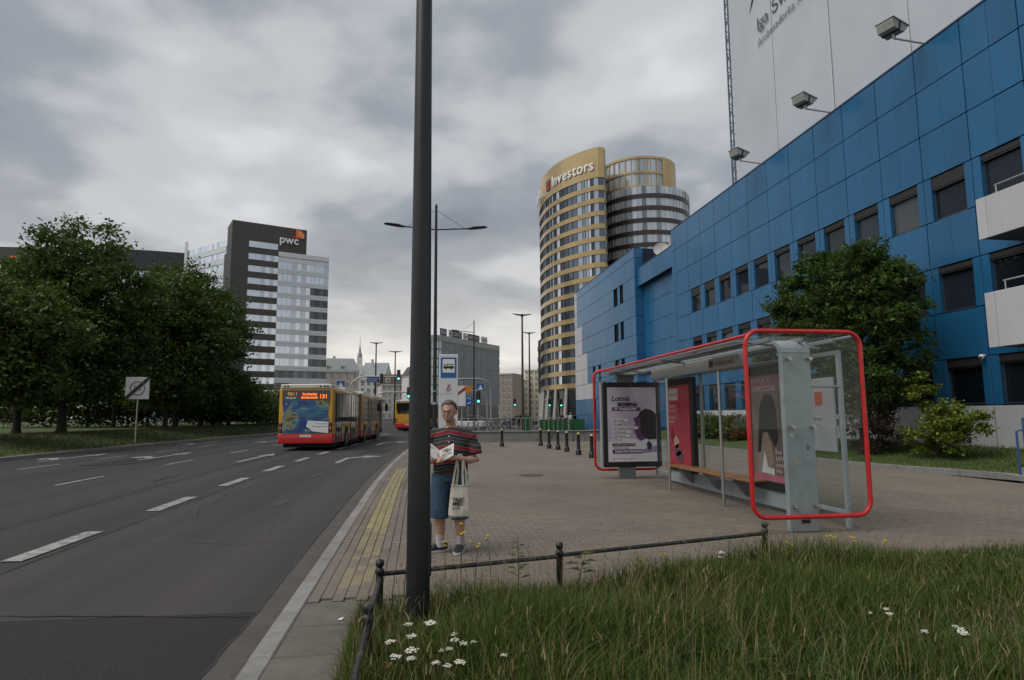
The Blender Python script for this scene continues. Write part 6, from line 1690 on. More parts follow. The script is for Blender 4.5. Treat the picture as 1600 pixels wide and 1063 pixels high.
LEDO = M('orange display', (0.9, 0.16, 0.02), 0.5, var=0, emit=1.3)
def shell_box(x0, y0, z0, x1, y1, z1, bevel, mat, name, parent, seg=3):
    bm = bmesh.new(); bmesh.ops.create_cube(bm, size=1.0)
    for v in bm.verts: v.co = Vector((x0 + (v.co.x + .5) * (x1 - x0), y0 + (v.co.y + .5) * (y1 - y0), z0 + (v.co.z + .5) * (z1 - z0)))
    bmesh.ops.bevel(bm, geom=list(bm.edges), offset=bevel, segments=seg, affect='EDGES', profile=0.6)
    me = bpy.data.meshes.new(name); bm.to_mesh(me); bm.free(); me.materials.append(mat)
    me.polygons.foreach_set('use_smooth', [True] * len(me.polygons)); me.set_sharp_from_angle(angle=R(40))
    return link(name, me, parent)
def wheel(parent, x, y, side):
    w = link('wheel', None, parent, (x, y, 0.48))
    MB().loft([(-side * 0.28, 0, 0), (side * 0.0, 0, 0)], 0.48, 24).build('tyre', RUB, w, smooth=40)
    MB().loft([(side * 0.002, 0, 0), (side * 0.02, 0, 0)], 0.29, 18).build('rim', RIM, w, smooth=40)
def bus(label, loc, rz, artic, advert):
    o = thing('city_bus', label, 'bus', loc, rz, group='yellow and red city buses')
    hw = 1.27; L = 17.9 if artic else 12.0
    secs = [(0.0, 7.2), (8.3, L)] if artic else [(0.0, L)]
    for a, b in secs:
        shell_box(-hw, a, 0.32, hw, b, 2.93, 0.10, BUSY, 'body', o)
        shell_box(-hw - 0.006, a - 0.006, 0.30, hw + 0.006, b + 0.006, 0.80, 0.06, BUSR, 'skirt', o)
        shell_box(-hw + 0.05, a + 0.05, 2.80, hw - 0.05, b - 0.02, 3.0, 0.06, BUSW, 'roof', o)
        for s in (-1, 1):
            MB().box(s * (hw + 0.002), a + 0.42, 1.28, s * (hw + 0.010), b - 0.06, 2.74).build('side_glass', BUSG, o)
    if artic:
        bl = MB()
        for k in range(9):
            y = 7.15 + k * 0.147; bl.box(-hw + 0.03, y, 0.45, hw - 0.03, y + 0.10, 2.92); bl.box(-hw + 0.10, y + 0.09, 0.5, hw - 0.10, y + 0.16, 2.86)
        bl.build('bellows', BELL, o)
    shell_box(-1.0, 0.35, 2.98, 1.0, 2.6, 3.16, 0.06, BUSW, 'roof_unit', o); shell_box(-0.9, L - 6.5, 2.98, 0.9, L - 3.5, 3.2, 0.08, BUSW, 'roof_unit', o)
    if artic: shell_box(-0.9, 5.0, 2.98, 0.9, 7.0, 3.18, 0.08, BUSW, 'roof_unit', o)
    shell_box(-hw + 0.06, -0.03, 2.90, hw - 0.06, 0.5, 3.12, 0.06, BUSW, 'rear_roof_edge', o)
    doors = [(0.75, 2.05), (4.75, 6.05), (10.9, 12.2), (16.3, 17.5)] if artic else [(1.0, 2.2), (5.4, 6.7), (10.4, 11.6)]
    for a, b in doors:
        d = MB().box(hw + 0.011, a, 0.40, hw + 0.020, b, 2.72).build('door', BUSG, o)
        MB().box(hw + 0.021, (a + b) / 2 - 0.02, 0.42, hw + 0.03, (a + b) / 2 + 0.02, 2.70).box(hw + 0.021, a - 0.02, 0.40, hw + 0.028, a + 0.03, 2.72).box(hw + 0.021, b - 0.03, 0.40, hw + 0.028, b + 0.02, 2.72).build('door_frame', RUB, d)
    for y in ([3.5, 9.6, 14.9] if artic else [3.3, 9.2]):
        for s in (-1, 1):
            MB().cyl((s * (hw - 0.3), y, 0.50), (s * (hw + 0.009), y, 0.50), 0.60, n=20).build('wheel_arch', RUB, o)
            wheel(o, s * (hw + 0.02), y, s)
    for s in (-1, 1):
        m = MB(); m.loft([(s * hw, L - 0.15, 2.75), (s * (hw + 0.28), L + 0.05, 2.7), (s * (hw + 0.30), L + 0.05, 2.45)], 0.025, 6); m.cbox(s * (hw + 0.30) - 0.11, L - 0.04, 1.95, s * (hw + 0.30) + 0.11, L + 0.08, 2.48, 0.03); m.build('mirror', RUB, o)
    MB().box(-hw + 0.08, L + 0.001, 1.1, hw - 0.08, L + 0.02, 2.8).build('windscreen', BUSG, o)
    # rear
    MB().prism([(-1.12, 2.36), (1.12, 2.36), (1.12, 2.84), (-1.12, 2.84)], 1, -0.020, -0.002).build('rear_display', BUSG, o)
    if advert:
        text('fleet_number', '9811', 0.24, M('display amber', (0.5, 0.3, 0.1), 0.5, var=0, emit=0.4), (-0.88, -0.024, 2.58), FACE_S, o); text('fleet_number', 'MOBILIS', 0.13, PRINT_W, (-0.95, -0.024, 2.42), FACE_S, o, bold=0.003)
        text('line_number', '131', 0.27, LEDO, (0.60, -0.024, 2.45), FACE_S, o, bold=0.004); text('destination', 'Dw.Centralny', 0.15, LEDO, (-0.18, -0.024, 2.60), FACE_S, o, bold=0.005, squeeze=0.8); text('destination', 'SADYBA-DOLNA', 0.125, LEDO, (-0.24, -0.024, 2.44), FACE_S, o, bold=0.005, squeeze=0.82)
        aw = MB(); aw.prism([(-1.02, 1.62), (1.02, 1.62), (1.12, 2.35), (-1.12, 2.35)], 1, -0.022, -0.002); aw.prism([(-1.08, 0.80), (1.08, 0.80), (1.08, 1.60), (-1.08, 1.60)], 1, -0.024, -0.002)
        aw = aw.build('advertisement', M_ocean(), o)
        MB().prism([(0.0, 0.93), (1.06, 0.80), (1.07, 1.33), (0.10, 1.40)], 1, -0.034, -0.027).build('advert_card', WHITE, o)
        MB().prism([(-0.15, 1.22), (0.04, 0.96), (0.34, 0.90), (0.12, 1.05)], 1, -0.042, -0.036).build('advert_tail', M('card navy', (0.02, 0.03, 0.15), 0.4, var=0), o)
        text('advert_text', 'Twoje wakacje', 0.10, SBLUE, (0.42, -0.037, 1.22), FACE_S, o); text('advert_text', 'Twoje wspomnienia', 0.10, SBLUE, (0.30, -0.037, 1.09), FACE_S, o, squeeze=0.9); text('advert_text', 'air', 0.12, PRINT_W, (-0.98, -0.026, 2.16), FACE_S, o, shear=0.3)
    else:
        MB().prism([(-1.0, 1.75), (1.0, 1.75), (1.12, 2.35), (-1.12, 2.35)], 1, -0.020, -0.002).build('rear_window', BUSG, o)
        MB().box(-0.9, -0.012, 0.9, 0.9, -0.002, 1.6).build('engine_hatch', BUSY, o)
    for s in (-1, 1):
        tl = MB().cbox(s * 1.16 - 0.075, -0.03, 0.82, s * 1.16 + 0.075, 0.02, 1.30, 0.03).build('tail_light', M('tail lamp red', (0.10, 0.008, 0.012), 0.25, var=0.1), o)
        MB().box(s * 1.16 - 0.04, -0.036, 1.0, s * 1.16 + 0.04, -0.031, 1.10).build('lamp_lens', M('lamp lens', (0.5, 0.25, 0.22), 0.3, var=0), tl)
    for x in (-1.0, -0.86, 0.66, 0.86, 1.0): MB().cyl((x, -0.045, 3.02), (x, -0.031, 3.02), 0.045, n=10).build('marker_lamp', RUB, o)
    pl = MB().box(-0.26, -0.016, 0.62, 0.26, -0.008, 0.73).build('number_plate', WHITE, o); text('plate_text', 'WGM 9811', 0.095, PRINT_K, (-0.24, -0.0175, 0.64), FACE_S, pl)
    MB().box(-hw + 0.15, 0.4, 0.12, hw - 0.15, L - 0.4, 0.34).build('underside', RUB, o)
    return o
bus('articulated yellow and red city bus with an island advertisement on its rear', (-5.33, 31.7, road_z(-6.2, 33) + 0.02), R(-4.2), True, True)
bus('second yellow city bus ahead, partly hidden by the lamp pole', (-1.2, 66.0, road_z(-4, 66)), R(-14), False, False)

# ------------------------------------------------------------------ far cars, bicycles
def car(label, x, y, rz, col):
    o = thing('parked_car', label, 'car', (x, y, g(y) - 0.1), rz, group='cars beyond the plaza')
    pm = M('car paint', col, 0.3, var=0.03, coat=0.5)
    sec = [(-2.1, .45, .62, .75), (-1.95, .30, .80, .85), (-1.1, .28, .92, .88), (1.2, .28, .90, .88), (1.95, .30, .82, .85), (2.1, .42, .66, .75)]
    b = MB(); vs = []; fs = []
    for (yy, z0, z1, w) in sec: vs += [(-w, yy, z0), (w, yy, z0), (w, yy, z1 - .1), (w * .93, yy, z1), (-w * .93, yy, z1), (-w, yy, z1 - .1)]
    for i in range(5):
        for j in range(6): fs.append((i*6+j, (i+1)*6+j, (i+1)*6+(j+1) % 6, i*6+(j+1) % 6))
    fs += [tuple(range(6)), tuple(range(30, 36))]
    b.add(vs, fs); b.build('body', pm, o, smooth=35)
    c = MB(); c.prism([(-1.7, .9), (-1.0, 1.42), (0.5, 1.45), (1.25, .9)], 0, -0.72, 0.72); c.build('cabin', BUSG, o)
    r2 = MB(); r2.prism([(-1.02, 1.425), (-0.9, 1.47), (0.45, 1.49), (0.52, 1.455)], 0, -0.70, 0.70); r2.build('roof', pm, o)
    for s in (-1, 1):
        for yy in (-1.3, 1.35): wheel(o, s * 0.86, yy, s)
    for wv in [ch for ch in o.children if ch.name.startswith('wheel')]: wv.scale = (0.62, 0.66, 0.66); wv.location.z = 0.32
    for s in (-1, 1): MB().box(s * .7 - .15, -2.12, .62, s * .7 + .15, -2.0, .74).build('tail_light', SIGN_RED, o)
    return o
car('white car crossing behind the bicycles', 6.0, 74, R(80), (0.62, 0.62, 0.62)); car('dark car beside the brown lamp posts', 12.2, 78, R(85), (0.03, 0.035, 0.05)); car('silver car beyond the board fence', 17.5, 73, R(85), (0.35, 0.36, 0.38)); car('red car far down the crossing road', 24.5, 76, R(88), (0.25, 0.03, 0.03))
def bicycle(label, x, y, rz, col):
    o = thing('bicycle', label, 'bicycle', (x, y, g(y) + 0.38), rz, group='bicycles parked by the railing'); pm = M('bike frame', col, 0.4)
    for xx in (-0.52, 0.52):
        MB().loft([(xx + 0.33 * math.cos(k * math.pi / 10), 0, 0.34 + 0.33 * math.sin(k * math.pi / 10)) for k in range(20)], 0.018, 5, closed=True, up=(0, 1, 0)).build('tyre', RUB, o)
        sp = MB()
        for k in range(8): sp.loft([(xx, 0, 0.34), (xx + .32 * math.cos(k * math.pi / 4), 0, 0.34 + .32 * math.sin(k * math.pi / 4))], 0.003, 3)
        sp.build('spokes', GALV, o)
    f = MB(); B_, S_, H_ = (-0.08, 0, .30), (-0.22, 0, .80), (0.38, 0, .85)
    for a, b in ((B_, S_), (S_, H_), (B_, H_), (B_, (-.52, 0, .34)), (S_, (-.52, 0, .34)), (H_, (.52, 0, .34))): f.loft([a, b], 0.02, 6)
    f.build('frame', pm, o); MB().cbox(-0.36, -.07, .86, -0.10, .07, .91, .02).build('saddle', RUB, o); MB().loft([(.42, -.28, 1.0), (.38, 0, .98), (.42, .28, 1.0)], 0.015, 6).build('handlebar', RUB, o)
bicycle('grey bicycle nearest the person at the railing', 3.9, 42.0, R(8), (0.2, 0.2, 0.2)); bicycle('dark green bicycle leaning at the middle of the rack', 4.6, 42.4, R(-6), (0.02, 0.08, 0.05)); bicycle('black bicycle at the end of the rack', 5.3, 42.2, R(25), (0.02, 0.02, 0.02))
pl_ = MB(); pl_.quad((2.2, 37.4, g(37) + 0.38), (9.4, 37.4, g(37) + 0.38), (9.4, 47, g(47) + 0.36), (2.2, 47, g(47) + 0.36)); pl_.box(2.2, 37.36, 0, 9.4, 37.4, 0.4)
tag(pl_.build('raised_path', FAR_PAVING), kind='structure')

# ------------------------------------------------------------------ people
SKIN = M('skin', (0.42, 0.235, 0.17), 0.5, var=0.10, scale=14)
def solid(mb, voxel, mat, name, parent, smooth_it=6):
    """fuses overlapping closed shapes into one continuous surface"""
    me = mb.mesh('tmp_solid', mat); t = bpy.data.objects.new('tmp_solid', me); COL.objects.link(t)
    m1 = t.modifiers.new('r', 'REMESH'); m1.mode = 'VOXEL'; m1.voxel_size = voxel; m1.use_smooth_shade = True
    m2 = t.modifiers.new('s', 'SMOOTH'); m2.iterations = smooth_it; m2.factor = 0.5
    bpy.context.view_layer.update()
    out = bpy.data.meshes.new_from_object(t.evaluated_get(bpy.context.evaluated_depsgraph_get()))
    bpy.data.objects.remove(t); out.name = name
    if not out.materials: out.materials.append(mat)
    out.polygons.foreach_set('use_smooth', [True] * len(out.polygons))
    return link(name, out, parent)
def fold(o, amp, seed, axis=2, fx=22.0, fz=9.0):
    """cloth folds: real displacement along the normals"""
    me = o.data; n = len(me.vertices); co = np.zeros(n * 3); me.vertices.foreach_get('co', co); co = co.reshape(-1, 3)
    no = np.zeros(n * 3); me.vertices.foreach_get('normal', no); no = no.reshape(-1, 3)
    r = np.random.default_rng(seed); d = np.zeros(n)
    for k in range(7):
        w = r.normal(0, 1, 3) * np.array([fx, fx, fz]) * r.uniform(.5, 1.6); d += np.sin(co @ w + r.uniform(0, 6) + 1.5 * np.sin(co @ (r.normal(0, 1, 3) * 8))) / (1 + .4 * k)
    co += no * (np.maximum(d, -1.2) * amp)[:, None]
    me.vertices.foreach_set('co', co.reshape(-1)); me.update()
    return o
def finger(mb, base, d, curl, L, r=0.0085):
    base, d, curl = Vector(base), Vector(d).normalized(), Vector(curl).normalized()
    p = [base, base + d * L * .42, base + (d * .75 + curl * .55).normalized() * L * .34 + d * L * .42]
    p.append(p[2] + (d * .3 + curl * .9).normalized() * L * .28)
    mb.loft(p, [r * 1.1, r * 1.05, r * .95, r * .75], 8)
pr_ = thing('person', 'person in striped polo shirt and denim shorts reading a paper behind the lamp pole', 'person', (0.375, 7.82, 0.0), R(-9))
b = MB()
b.loft([(0, .01, .84), (0, .01, .93), (0, -.01, 1.04), (0, -.005, 1.18), (0, .01, 1.30), (0, .02, 1.40), (0, .03, 1.455)], [(.155, .115), (.17, .125), (.168, .135), (.175, .13), (.185, .118), (.165, .095), (.08, .07)], 16, up=(0, 1, 0))
b.loft([(0, .035, 1.43), (0, .02, 1.50), (0, .0, 1.56)], [(.068, .065), (.056, .058), (.056, .06)], 12, up=(0, 1, 0))
HC = Vector((-0.015, -0.035, 1.648))                       # head bent over the page
hd = MB()
hd.ball((0, 0.008, .015), .1, 16, 0, (.80, .98, 1.06)); hd.ball((0, -.03, -.045), .075, 14, 0, (.86, .86, .98)); hd.ball((0, -.055, -.085), .035, 10, 0, (1.1, .8, .8))
hd.loft([(0, -.088, .022), (0, -.108, -.012), (0, -.112, -.028), (0, -.095, -.036)], [(.009, .009), (.013, .013), (.017, .012), (.012, .008)], 8)
hd.loft([(-.032, -.083, .036), (0, -.094, .040), (.032, -.083, .036)], .012, 8)
hd.loft([(-.022, -.088, -.064), (0, -.096, -.062), (.022, -.088, -.064)], .0085, 8); hd.loft([(-.02, -.086, -.077), (0, -.093, -.076), (.02, -.086, -.077)], .008, 8)
for s in (-1, 1): hd.ball((s * .081, .015, -.008), .03, 10, 0, (.35, .75, 1.1)); hd.ball((s * .045, -.062, -.022), .026, 8, 0, (1, .8, .9))
HM = Matrix.Translation(HC) @ Matrix.Rotation(R(-10), 4, 'Z') @ Matrix.Rotation(R(16), 4, 'X')
hd.xform(HM); b.add(hd.v, hd.f)
LEGS = {-1: [(-.085, .0, .90), (-.112, -.01, .68), (-.118, -.02, .49), (-.112, .01, .36), (-.108, .015, .22), (-.112, .02, .09)], 1: [(.085, .0, .90), (.098, .0, .68), (.102, -.015, .49), (.108, .01, .36), (.110, .015, .22), (.112, .02, .09)]}
for s in (-1, 1): b.loft(LEGS[s], [.10, .088, .058, .060, .048, .038], 12)
b.loft([(-.112, .03, .055), (-.15, .0, .05), (-.21, -.03, .035)], [(.026, .03), (.026, .022), (.018, .012)], 8); b.loft([(.112, .03, .055), (.116, -.04, .05), (.122, -.11, .035)], [(.026, .03), (.026, .022), (.018, .012)], 8)
ARM = {1: [(.165, .02, 1.385), (.215, .025, 1.34), (.262, .02, 1.22), (.287, -.005, 1.075), (.225, -.12, 1.075), (.135, -.225, 1.10), (.085, -.265, 1.115)], -1: [(-.165, .02, 1.385), (-.215, .02, 1.34), (-.255, .0, 1.22), (-.262, -.04, 1.09), (-.215, -.14, 1.07), (-.165, -.25, 1.085), (-.148, -.29, 1.09)]}
for s in (-1, 1): b.loft(ARM[s], [.058, .06, .05, .044, .042, .032, .028], 12)
def hand(c, d, side, curl):
    c, d, side, curl = Vector(c), Vector(d).normalized(), Vector(side).normalized(), Vector(curl).normalized()
    b.loft([c - d * .02, c + d * .03, c + d * .075], [(.028, .02), (.04, .018), (.041, .015)], 10, up=tuple(curl))
    for k, L in enumerate((.072, .082, .078, .062)): finger(b, c + d * .07 + side * (.030 - .020 * k), d, curl, L)
    finger(b, c + d * .015 + side * .036, (d * .6 + side * .8), curl, .062, .0095)
hand((.075, -.272, 1.118), (-.85, -.35, .10), (0.1, -.2, .95), (-.3, .75, -.45))
hand((-.145, -.30, 1.088), (.65, -.65, .08), (.35, .3, .9), (.2, .6, .75))
solid(b, 0.0065, SKIN, 'body', pr_, 5)
# hair, eyes, brows
HAIR = M('grey brown hair', (0.10, 0.08, 0.07), 0.7, var=0.25, scale=40)
hr_ = MB(); hr_.ball((0, 0.022, .028), .104, 18, 0, (.84, .99, 1.04)); hr_.xform(HM)
hv = hr_.mesh('hair', HAIR, 60)
bmh = bmesh.new(); bmh.from_mesh(hv); inv = HM.inverted()
for v in list(bmh.verts):
    q = inv @ v.co
    if (q.y < -.035 and q.z < .085) or q.z < -.035 or (q.y < 0.0 and q.z < .035): bmh.verts.remove(v)
bmesh.ops.solidify(bmh, geom=list(bmh.faces), thickness=-0.006); bmh.to_mesh(hv); bmh.free(); link('hair', hv, pr_)
for s in (-1, 1):
    e = MB().ball(HM @ Vector((s * .031, -.0785, .012)), .0092, 10).build('eye', M('eye white', (0.34, 0.31, 0.29), 0.2, var=0), pr_, smooth=60); MB().ball(HM @ Vector((s * .031, -.0862, .010)), .0046, 8).build('iris', M('iris', (0.03, 0.03, 0.04), 0.2, var=0), e, smooth=60)
    MB().loft([HM @ Vector((s * .016, -.097, .042)), HM @ Vector((s * .034, -.094, .047)), HM @ Vector((s * .054, -.079, .040))], [.003, .005, .003], 6).build('eyebrow', HAIR, pr_)
# polo shirt
def M_polo():
    t = NT('striped polo cloth'); sp_ = t.node('ShaderNodeSeparateXYZ', {0: t.node('ShaderNodeTexCoord').outputs['Object']})
    z = t.math('ADD', sp_.outputs[2], t.math('MULTIPLY', t.math('ABSOLUTE', sp_.outputs[0]), 0.22))
    f = t.math('FRACT', t.math('MULTIPLY', t.math('ADD', z, 0.028), 1 / 0.168))
    NV, RD, GY, DK = (0.012, 0.013, 0.03), (0.20, 0.013, 0.022), (0.22, 0.20, 0.17), (0.03, 0.032, 0.03)
    c = t.ramp(f, [(0.0, DK), (0.20, GY), (0.225, NV), (0.42, GY), (0.445, RD), (0.68, GY), (0.705, NV), (0.74, DK), (0.97, GY)], 'CONSTANT')
    t.set(t.b.inputs['Base Color'], c); t.b.inputs['Roughness'].default_value = 0.9
    t.bump(t.noise(18.0, 3.0, 0.5, t.pos()), 0.4, 0.02)
    return t.mat
sh2 = MB()
sh2.loft([(0, .0, .925), (0, -.005, .97), (0, -.015, 1.05), (0, -.01, 1.18), (0, .01, 1.30), (0, .02, 1.395), (0, .03, 1.45)], [(.188, .148), (.190, .15), (.188, .155), (.194, .148), (.204, .135), (.186, .115), (.088, .082)], 18, up=(0, 1, 0))
for s in (-1, 1):
    A = [Vector(p) for p in ARM[s]]; sh2.loft([A[0] - Vector((s * .06, 0, 0)), A[0], A[1], A[2], A[2] * .45 + A[3] * .55], [.07, .078, .084, .082, .084], 14)
shirt = fold(solid(sh2, 0.0085, M_polo(), 'polo_shirt', pr_, 5), 0.0034, 3)
cl = MB(); cl.loft([(.072 * math.cos(t_), .03 + .066 * math.sin(t_), 1.455 + .018 * math.sin(t_)) for t_ in [k * math.pi / 9 for k in range(18)]], [(.018, .009)] * 18, 8, closed=True, up=(0, 0, 1)); cl.build('collar', M('collar red', (0.16, 0.015, 0.02), 0.9), shirt, smooth=60)
for z in (1.36, 1.29): MB().ball((0.0, -.142 + (1.36 - z) * -.06, z), .007, 8).build('button', WHITE, shirt)
DENIM = M('blue denim', (0.030, 0.068, 0.120), 0.9, var=0.35, scale=9, bump=0.4, bscale=35, grime=((0.07, 0.12, 0.17), 7.0, 0.6))
s3 = MB(); s3.loft([(0, .0, .985), (0, .0, .90), (0, .0, .82)], [(.178, .138), (.186, .142), (.178, .135)], 16, up=(0, 1, 0))
s3.loft([(-.088, 0, .90), (-.112, -.005, .70), (-.122, -.012, .50), (-.124, -.01, .405)], [(.115, .118), (.115, .118), (.116, .112), (.118, .112)], 16, up=(0, 1, 0)); s3.loft([(.088, 0, .90), (.098, -.005, .70), (.104, -.012, .50), (.106, -.008, .385)], [(.112, .118), (.104, .112), (.100, .105), (.100, .105)], 16, up=(0, 1, 0))
shorts = fold(solid(s3, 0.0085, DENIM, 'denim_shorts', pr_, 5), 0.0034, 5)
MB().loft([(.181 * math.cos(t_), .141 * math.sin(t_), .965) for t_ in [k * math.pi / 10 for k in range(20)]], [(.018, .007)] * 20, 8, closed=True, up=(0, 0, 1)).build('belt', RUB, shorts)
SOCK = M('pale sock', (0.42, 0.40, 0.43), 0.95, var=0.1, scale=30, bump=0.3, bscale=90)
for pts in ([(-.110, .018, .20), (-.112, .02, .12), (-.113, .02, .06)], [(.110, .018, .19), (.112, .02, .12), (.113, .02, .06)]):
    MB().loft(pts, [(.050, .054), (.047, .052), (.047, .055)], 14, up=(0, 1, 0)).build('sock', SOCK, pr_, smooth=60)
SHOE = M('navy canvas shoe', (0.014, 0.016, 0.025), 0.8, var=0.15)
def shoe(cx, cy, ang):
    u = MB(); u.loft([(0, .085, .055), (0, .04, .062), (0, -.03, .062), (0, -.10, .045), (0, -.165, .032), (0, -.195, .028)], [(.038, .045), (.043, .052), (.046, .048), (.047, .032), (.036, .022), (.015, .012)], 14, up=(0, 0, 1))
    o = solid(u, 0.006, SHOE, 'shoe', pr_, 4); o.location = (cx, cy, 0); o.rotation_euler = (0, 0, ang)
    s = MB(); out = [(.040, .09), (.046, .03), (.049, -.05), (.05, -.12), (.038, -.185), (.012, -.208), (-.012, -.208), (-.04, -.185), (-.05, -.12), (-.045, -.05), (-.042, .03), (-.038, .09), (-.02, .118), (.02, .118)]
    s.prism(out, 2, 0.004, 0.026); s.build('sole', M('white sole', (0.5, 0.49, 0.46), 0.7, var=0.1), o)
    lc = MB()
    for k in range(4): lc.loft([(-.022, -.015 - .026 * k, .103 - .012 * k), (.022, -.028 - .026 * k, .103 - .012 * k)], .0035, 5); lc.loft([(.022, -.015 - .026 * k, .103 - .012 * k), (-.022, -.028 - .026 * k, .103 - .012 * k)], .0035, 5)
    lc.build('lace', WHITE, o)
shoe(-.118, .03, R(-62)); shoe(.112, .03, R(-6))
wt = MB(); wt.loft([(.135 + .036 * math.cos(t_) * .4, -.225 + .036 * math.cos(t_), 1.10 + .036 * math.sin(t_)) for t_ in [k * math.pi / 8 for k in range(16)]], .006, 6, closed=True); wt.build('watch_strap', RUB, pr_)

pr_.scale = (1.07, 1.04, 1.0)
# newspaper held open, tote bag hung from the forearm: things of their own
npp = thing('newspaper', 'open folded newspaper held in both hands of the standing person', 'newspaper', (0.375, 7.82, 1.12), R(-9))
PAPER = M('newsprint', (0.52, 0.51, 0.49), 0.85, var=0.06)
def sheet(a, b_, c, d, nm, m=PAPER, th=0.003):
    a, b_, c, d = map(Vector, (a, b_, c, d)); n = (b_ - a).cross(d - a).normalized() * th
    return MB().add([a, b_, c, d, a + n, b_ + n, c + n, d + n], [(0, 1, 2, 3), (7, 6, 5, 4), (0, 4, 5, 1), (1, 5, 6, 2), (2, 6, 7, 3), (3, 7, 4, 0)]).build(nm, m, npp)
S0, S1 = Vector((-.075, -.37, -.055)), Vector((-.10, -.22, .075))      # spine, bottom front to top back
sheet(S0, S0 + Vector((.155, -.03, .085)), S1 + Vector((.165, .02, .085)), S1, 'page'); sheet(S0, S1, S1 + Vector((-.16, .03, .12)), S0 + Vector((-.17, -.02, .12)), 'page')
u_, v_ = Vector((.155, -.03, .085)), (S1 - S0)
nrm = u_.cross(v_).normalized()
if nrm.y > 0: nrm = -nrm
for k in range(7):
    t0 = 0.12 + k * 0.115; a = S0 + v_ * t0 + u_ * 0.14 + nrm * .003; e = a + u_ * (0.72 if k % 3 else 0.5); hgt = v_ * 0.055
    MB().quad(a, e, e + hgt, a + hgt).build('print_line', PRINT_K, npp)
w_ = Vector((-.165, 0, .12)); nrm2 = w_.cross(v_).normalized()
if nrm2.y > 0: nrm2 = -nrm2
for k in range(5):
    a = S0 + v_ * (0.15 + k * .15) + w_ * .15 + nrm2 * .003; MB().quad(a, a + w_ * .65, a + w_ * .65 + v_ * .05, a + v_ * .05).build('print_line', PRINT_K, npp)
tb_ = thing('tote_bag', 'cream cotton tote bag with black lettering hanging from the person\'s arm', 'bag', (0.375, 7.82, 0.0), R(-9))
COT = M('cream cotton', (0.53, 0.50, 0.43), 0.9, var=0.10, scale=9, bump=0.5, bscale=14)
bg = MB(); bg.loft([(.135, -.235, .80), (.132, -.235, .74), (.13, -.237, .62), (.128, -.238, .52), (.125, -.238, .455), (.125, -.238, .44)], [(.095, .012), (.10, .022), (.112, .036), (.122, .042), (.125, .036), (.11, .02)], 20, up=(0, 1, 0)); bag = fold(solid(bg, 0.0075, COT, 'bag_body', tb_, 3), 0.0028, 8, fx=26, fz=5)
hem = MB(); hem.loft([(.135 + .097 * math.cos(t_), -.235 + .014 * math.sin(t_), .80 + .008 * math.cos(2 * t_)) for t_ in [k * math.pi / 10 for k in range(20)]], [(.009, .004)] * 20, 6, closed=True, up=(0, 0, 1)); hem.build('hem', COT, tb_)
for dx, dy in ((-.018, -.018), (.018, .016)):
    MB().loft([(.075 + dx, -.238 + dy, .79), (.098 + dx, -.240 + dy, .95), (.112, -.242 + dy, 1.10), (.122, -.236 + dy * .6, 1.147), (.145, -.222 + dy * .5, 1.147), (.172, -.222 + dy, 1.09), (.188 + dx, -.236 + dy, .95), (.196 + dx, -.237 + dy, .79)], [(.013, .003)] * 8, 6, up=(0, 1, 0)).build('strap', COT, tb_)
INKB = M('bag ink', (0.02, 0.02, 0.022), 0.8, var=0.2)
for z, s_, sz, m_k in ((.625, 'TREC', .056, INKB), (.575, 'MED', .060, INKB), (.532, 'LAPI', .044, M('bag pale ink', (0.2, 0.19, 0.17), 0.8, var=0.1))):
    t_o = text('bag_print', s_, sz, m_k, (.058, -.2815, z), (R(90), 0, R(3)), bag, bold=0.0012, ext=0.003)
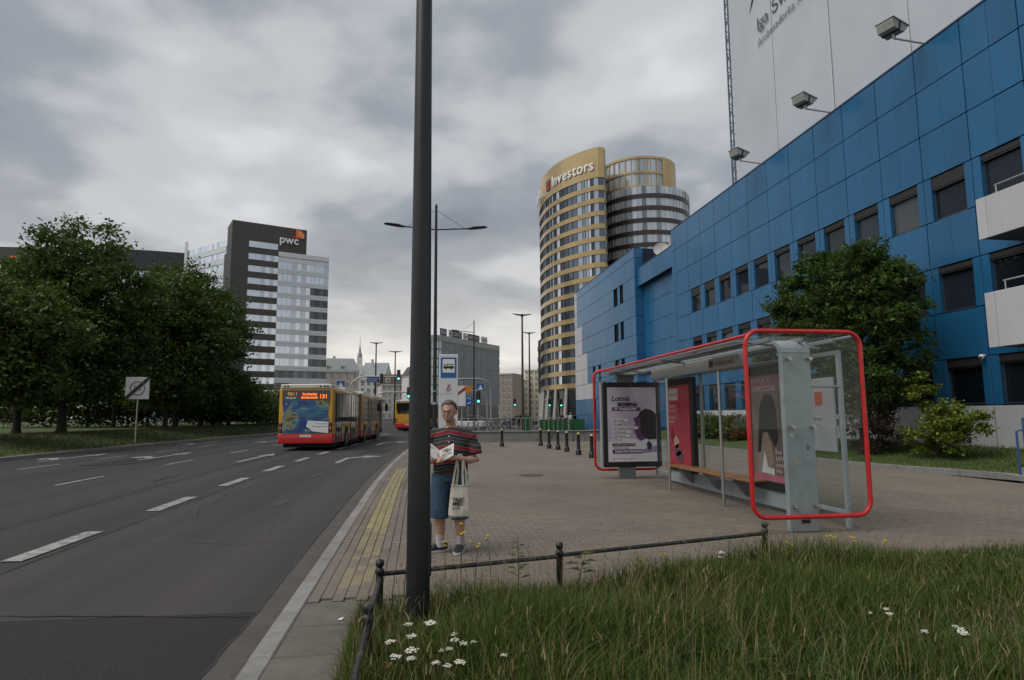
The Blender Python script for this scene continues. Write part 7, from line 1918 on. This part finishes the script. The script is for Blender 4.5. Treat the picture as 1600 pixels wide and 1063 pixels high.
# passers-by beyond the fence
def passer(label, x, y, top, legs, rz, h=1.72):
    o = thing('person', label, 'person', (x, y, g(y) - 0.02), rz, group='people beyond the board fence'); k = h / 1.75
    q = MB(); q.loft([(0, 0, .9 * k), (0, 0, 1.1 * k), (0, 0, 1.35 * k), (0, 0, 1.46 * k)], [(.15, .11), (.15, .11), (.19, .11), (.08, .07)], 12, up=(0, 1, 0)); q.loft([(0, 0, 1.44 * k), (0, 0, 1.56 * k)], .055, 8); q.ball((0, -.01, 1.64 * k), .105, 12, 0, (.8, .95, 1.1)); q.ball((0, -.11, 1.63 * k), .018, 6)
    for s in (-1, 1): q.loft([(s * .09, 0, .92 * k), (s * .1, -.06 * s, .5 * k), (s * .1, .05 * s, .06)], [.09, .062, .045], 8); q.loft([(s * .1, .05 * s + .03, .04), (s * .1, .05 * s - .14, .035)], [.045, .03], 8); q.loft([(s * .19, 0, 1.38 * k), (s * .25, .04 * s, 1.1 * k), (s * .24, -.08, .88 * k)], [.055, .045, .035], 8)
    solid(q, 0.016, SKIN, 'body', o, 3)
    t = MB(); t.loft([(0, 0, .88 * k), (0, 0, 1.1 * k), (0, 0, 1.35 * k), (0, 0, 1.45 * k)], [(.17, .13), (.17, .13), (.205, .125), (.09, .08)], 12, up=(0, 1, 0))
    for s in (-1, 1): t.loft([(s * .15, 0, 1.38 * k), (s * .22, .02 * s, 1.25 * k), (s * .25, .04 * s, 1.12 * k)], [.07, .066, .062], 8)
    solid(t, 0.018, M('passer shirt', top, 0.9), 'shirt', o, 3)
    t = MB(); t.loft([(0, 0, .98 * k), (0, 0, .86 * k)], [(.17, .13), (.17, .13)], 12, up=(0, 1, 0))
    for s in (-1, 1): t.loft([(s * .09, 0, .92 * k), (s * .1, -.06 * s, .5 * k), (s * .1, .05 * s, .1)], [.105, .08, .065], 8)
    solid(t, 0.018, M('passer trousers', legs, 0.9), 'trousers', o, 3)
    MB().ball((0, .015, 1.68 * k), .106, 12, 0, (.84, .95, 1.0)).build('hair', HAIR, o, smooth=60)
passer('person in a white shirt behind the green board fence', 15.7, 66, (0.6, 0.6, 0.6), (0.05, 0.05, 0.07), R(10)); passer('person in dark clothes behind the green board fence', 15.0, 67, (0.02, 0.02, 0.025), (0.02, 0.02, 0.025), R(-20), 1.78)
passer('person in a pink top left of the green board fence', 11.2, 66, (0.5, 0.32, 0.33), (0.06, 0.06, 0.08), R(30), 1.65); passer('person in a dark jacket between the brown lamp posts', 10.9, 70, (0.03, 0.03, 0.04), (0.03, 0.03, 0.035), R(0), 1.8)

# ------------------------------------------------------------------ lettering becomes mesh
bpy.context.view_layer.update()
dg = bpy.context.evaluated_depsgraph_get()
for o in [o for o in scene.objects if o.type == 'FONT']:
    me = bpy.data.meshes.new_from_object(o.evaluated_get(dg))
    n = o.name; par = o.parent
    c = bpy.data.objects.new('tmp', me); COL.objects.link(c); c.parent = par
    c.location, c.rotation_euler, c.scale = o.location, o.rotation_euler, o.scale
    cu_ = o.data; bpy.data.objects.remove(o); bpy.data.curves.remove(cu_)
    c.name = n; me.name = n
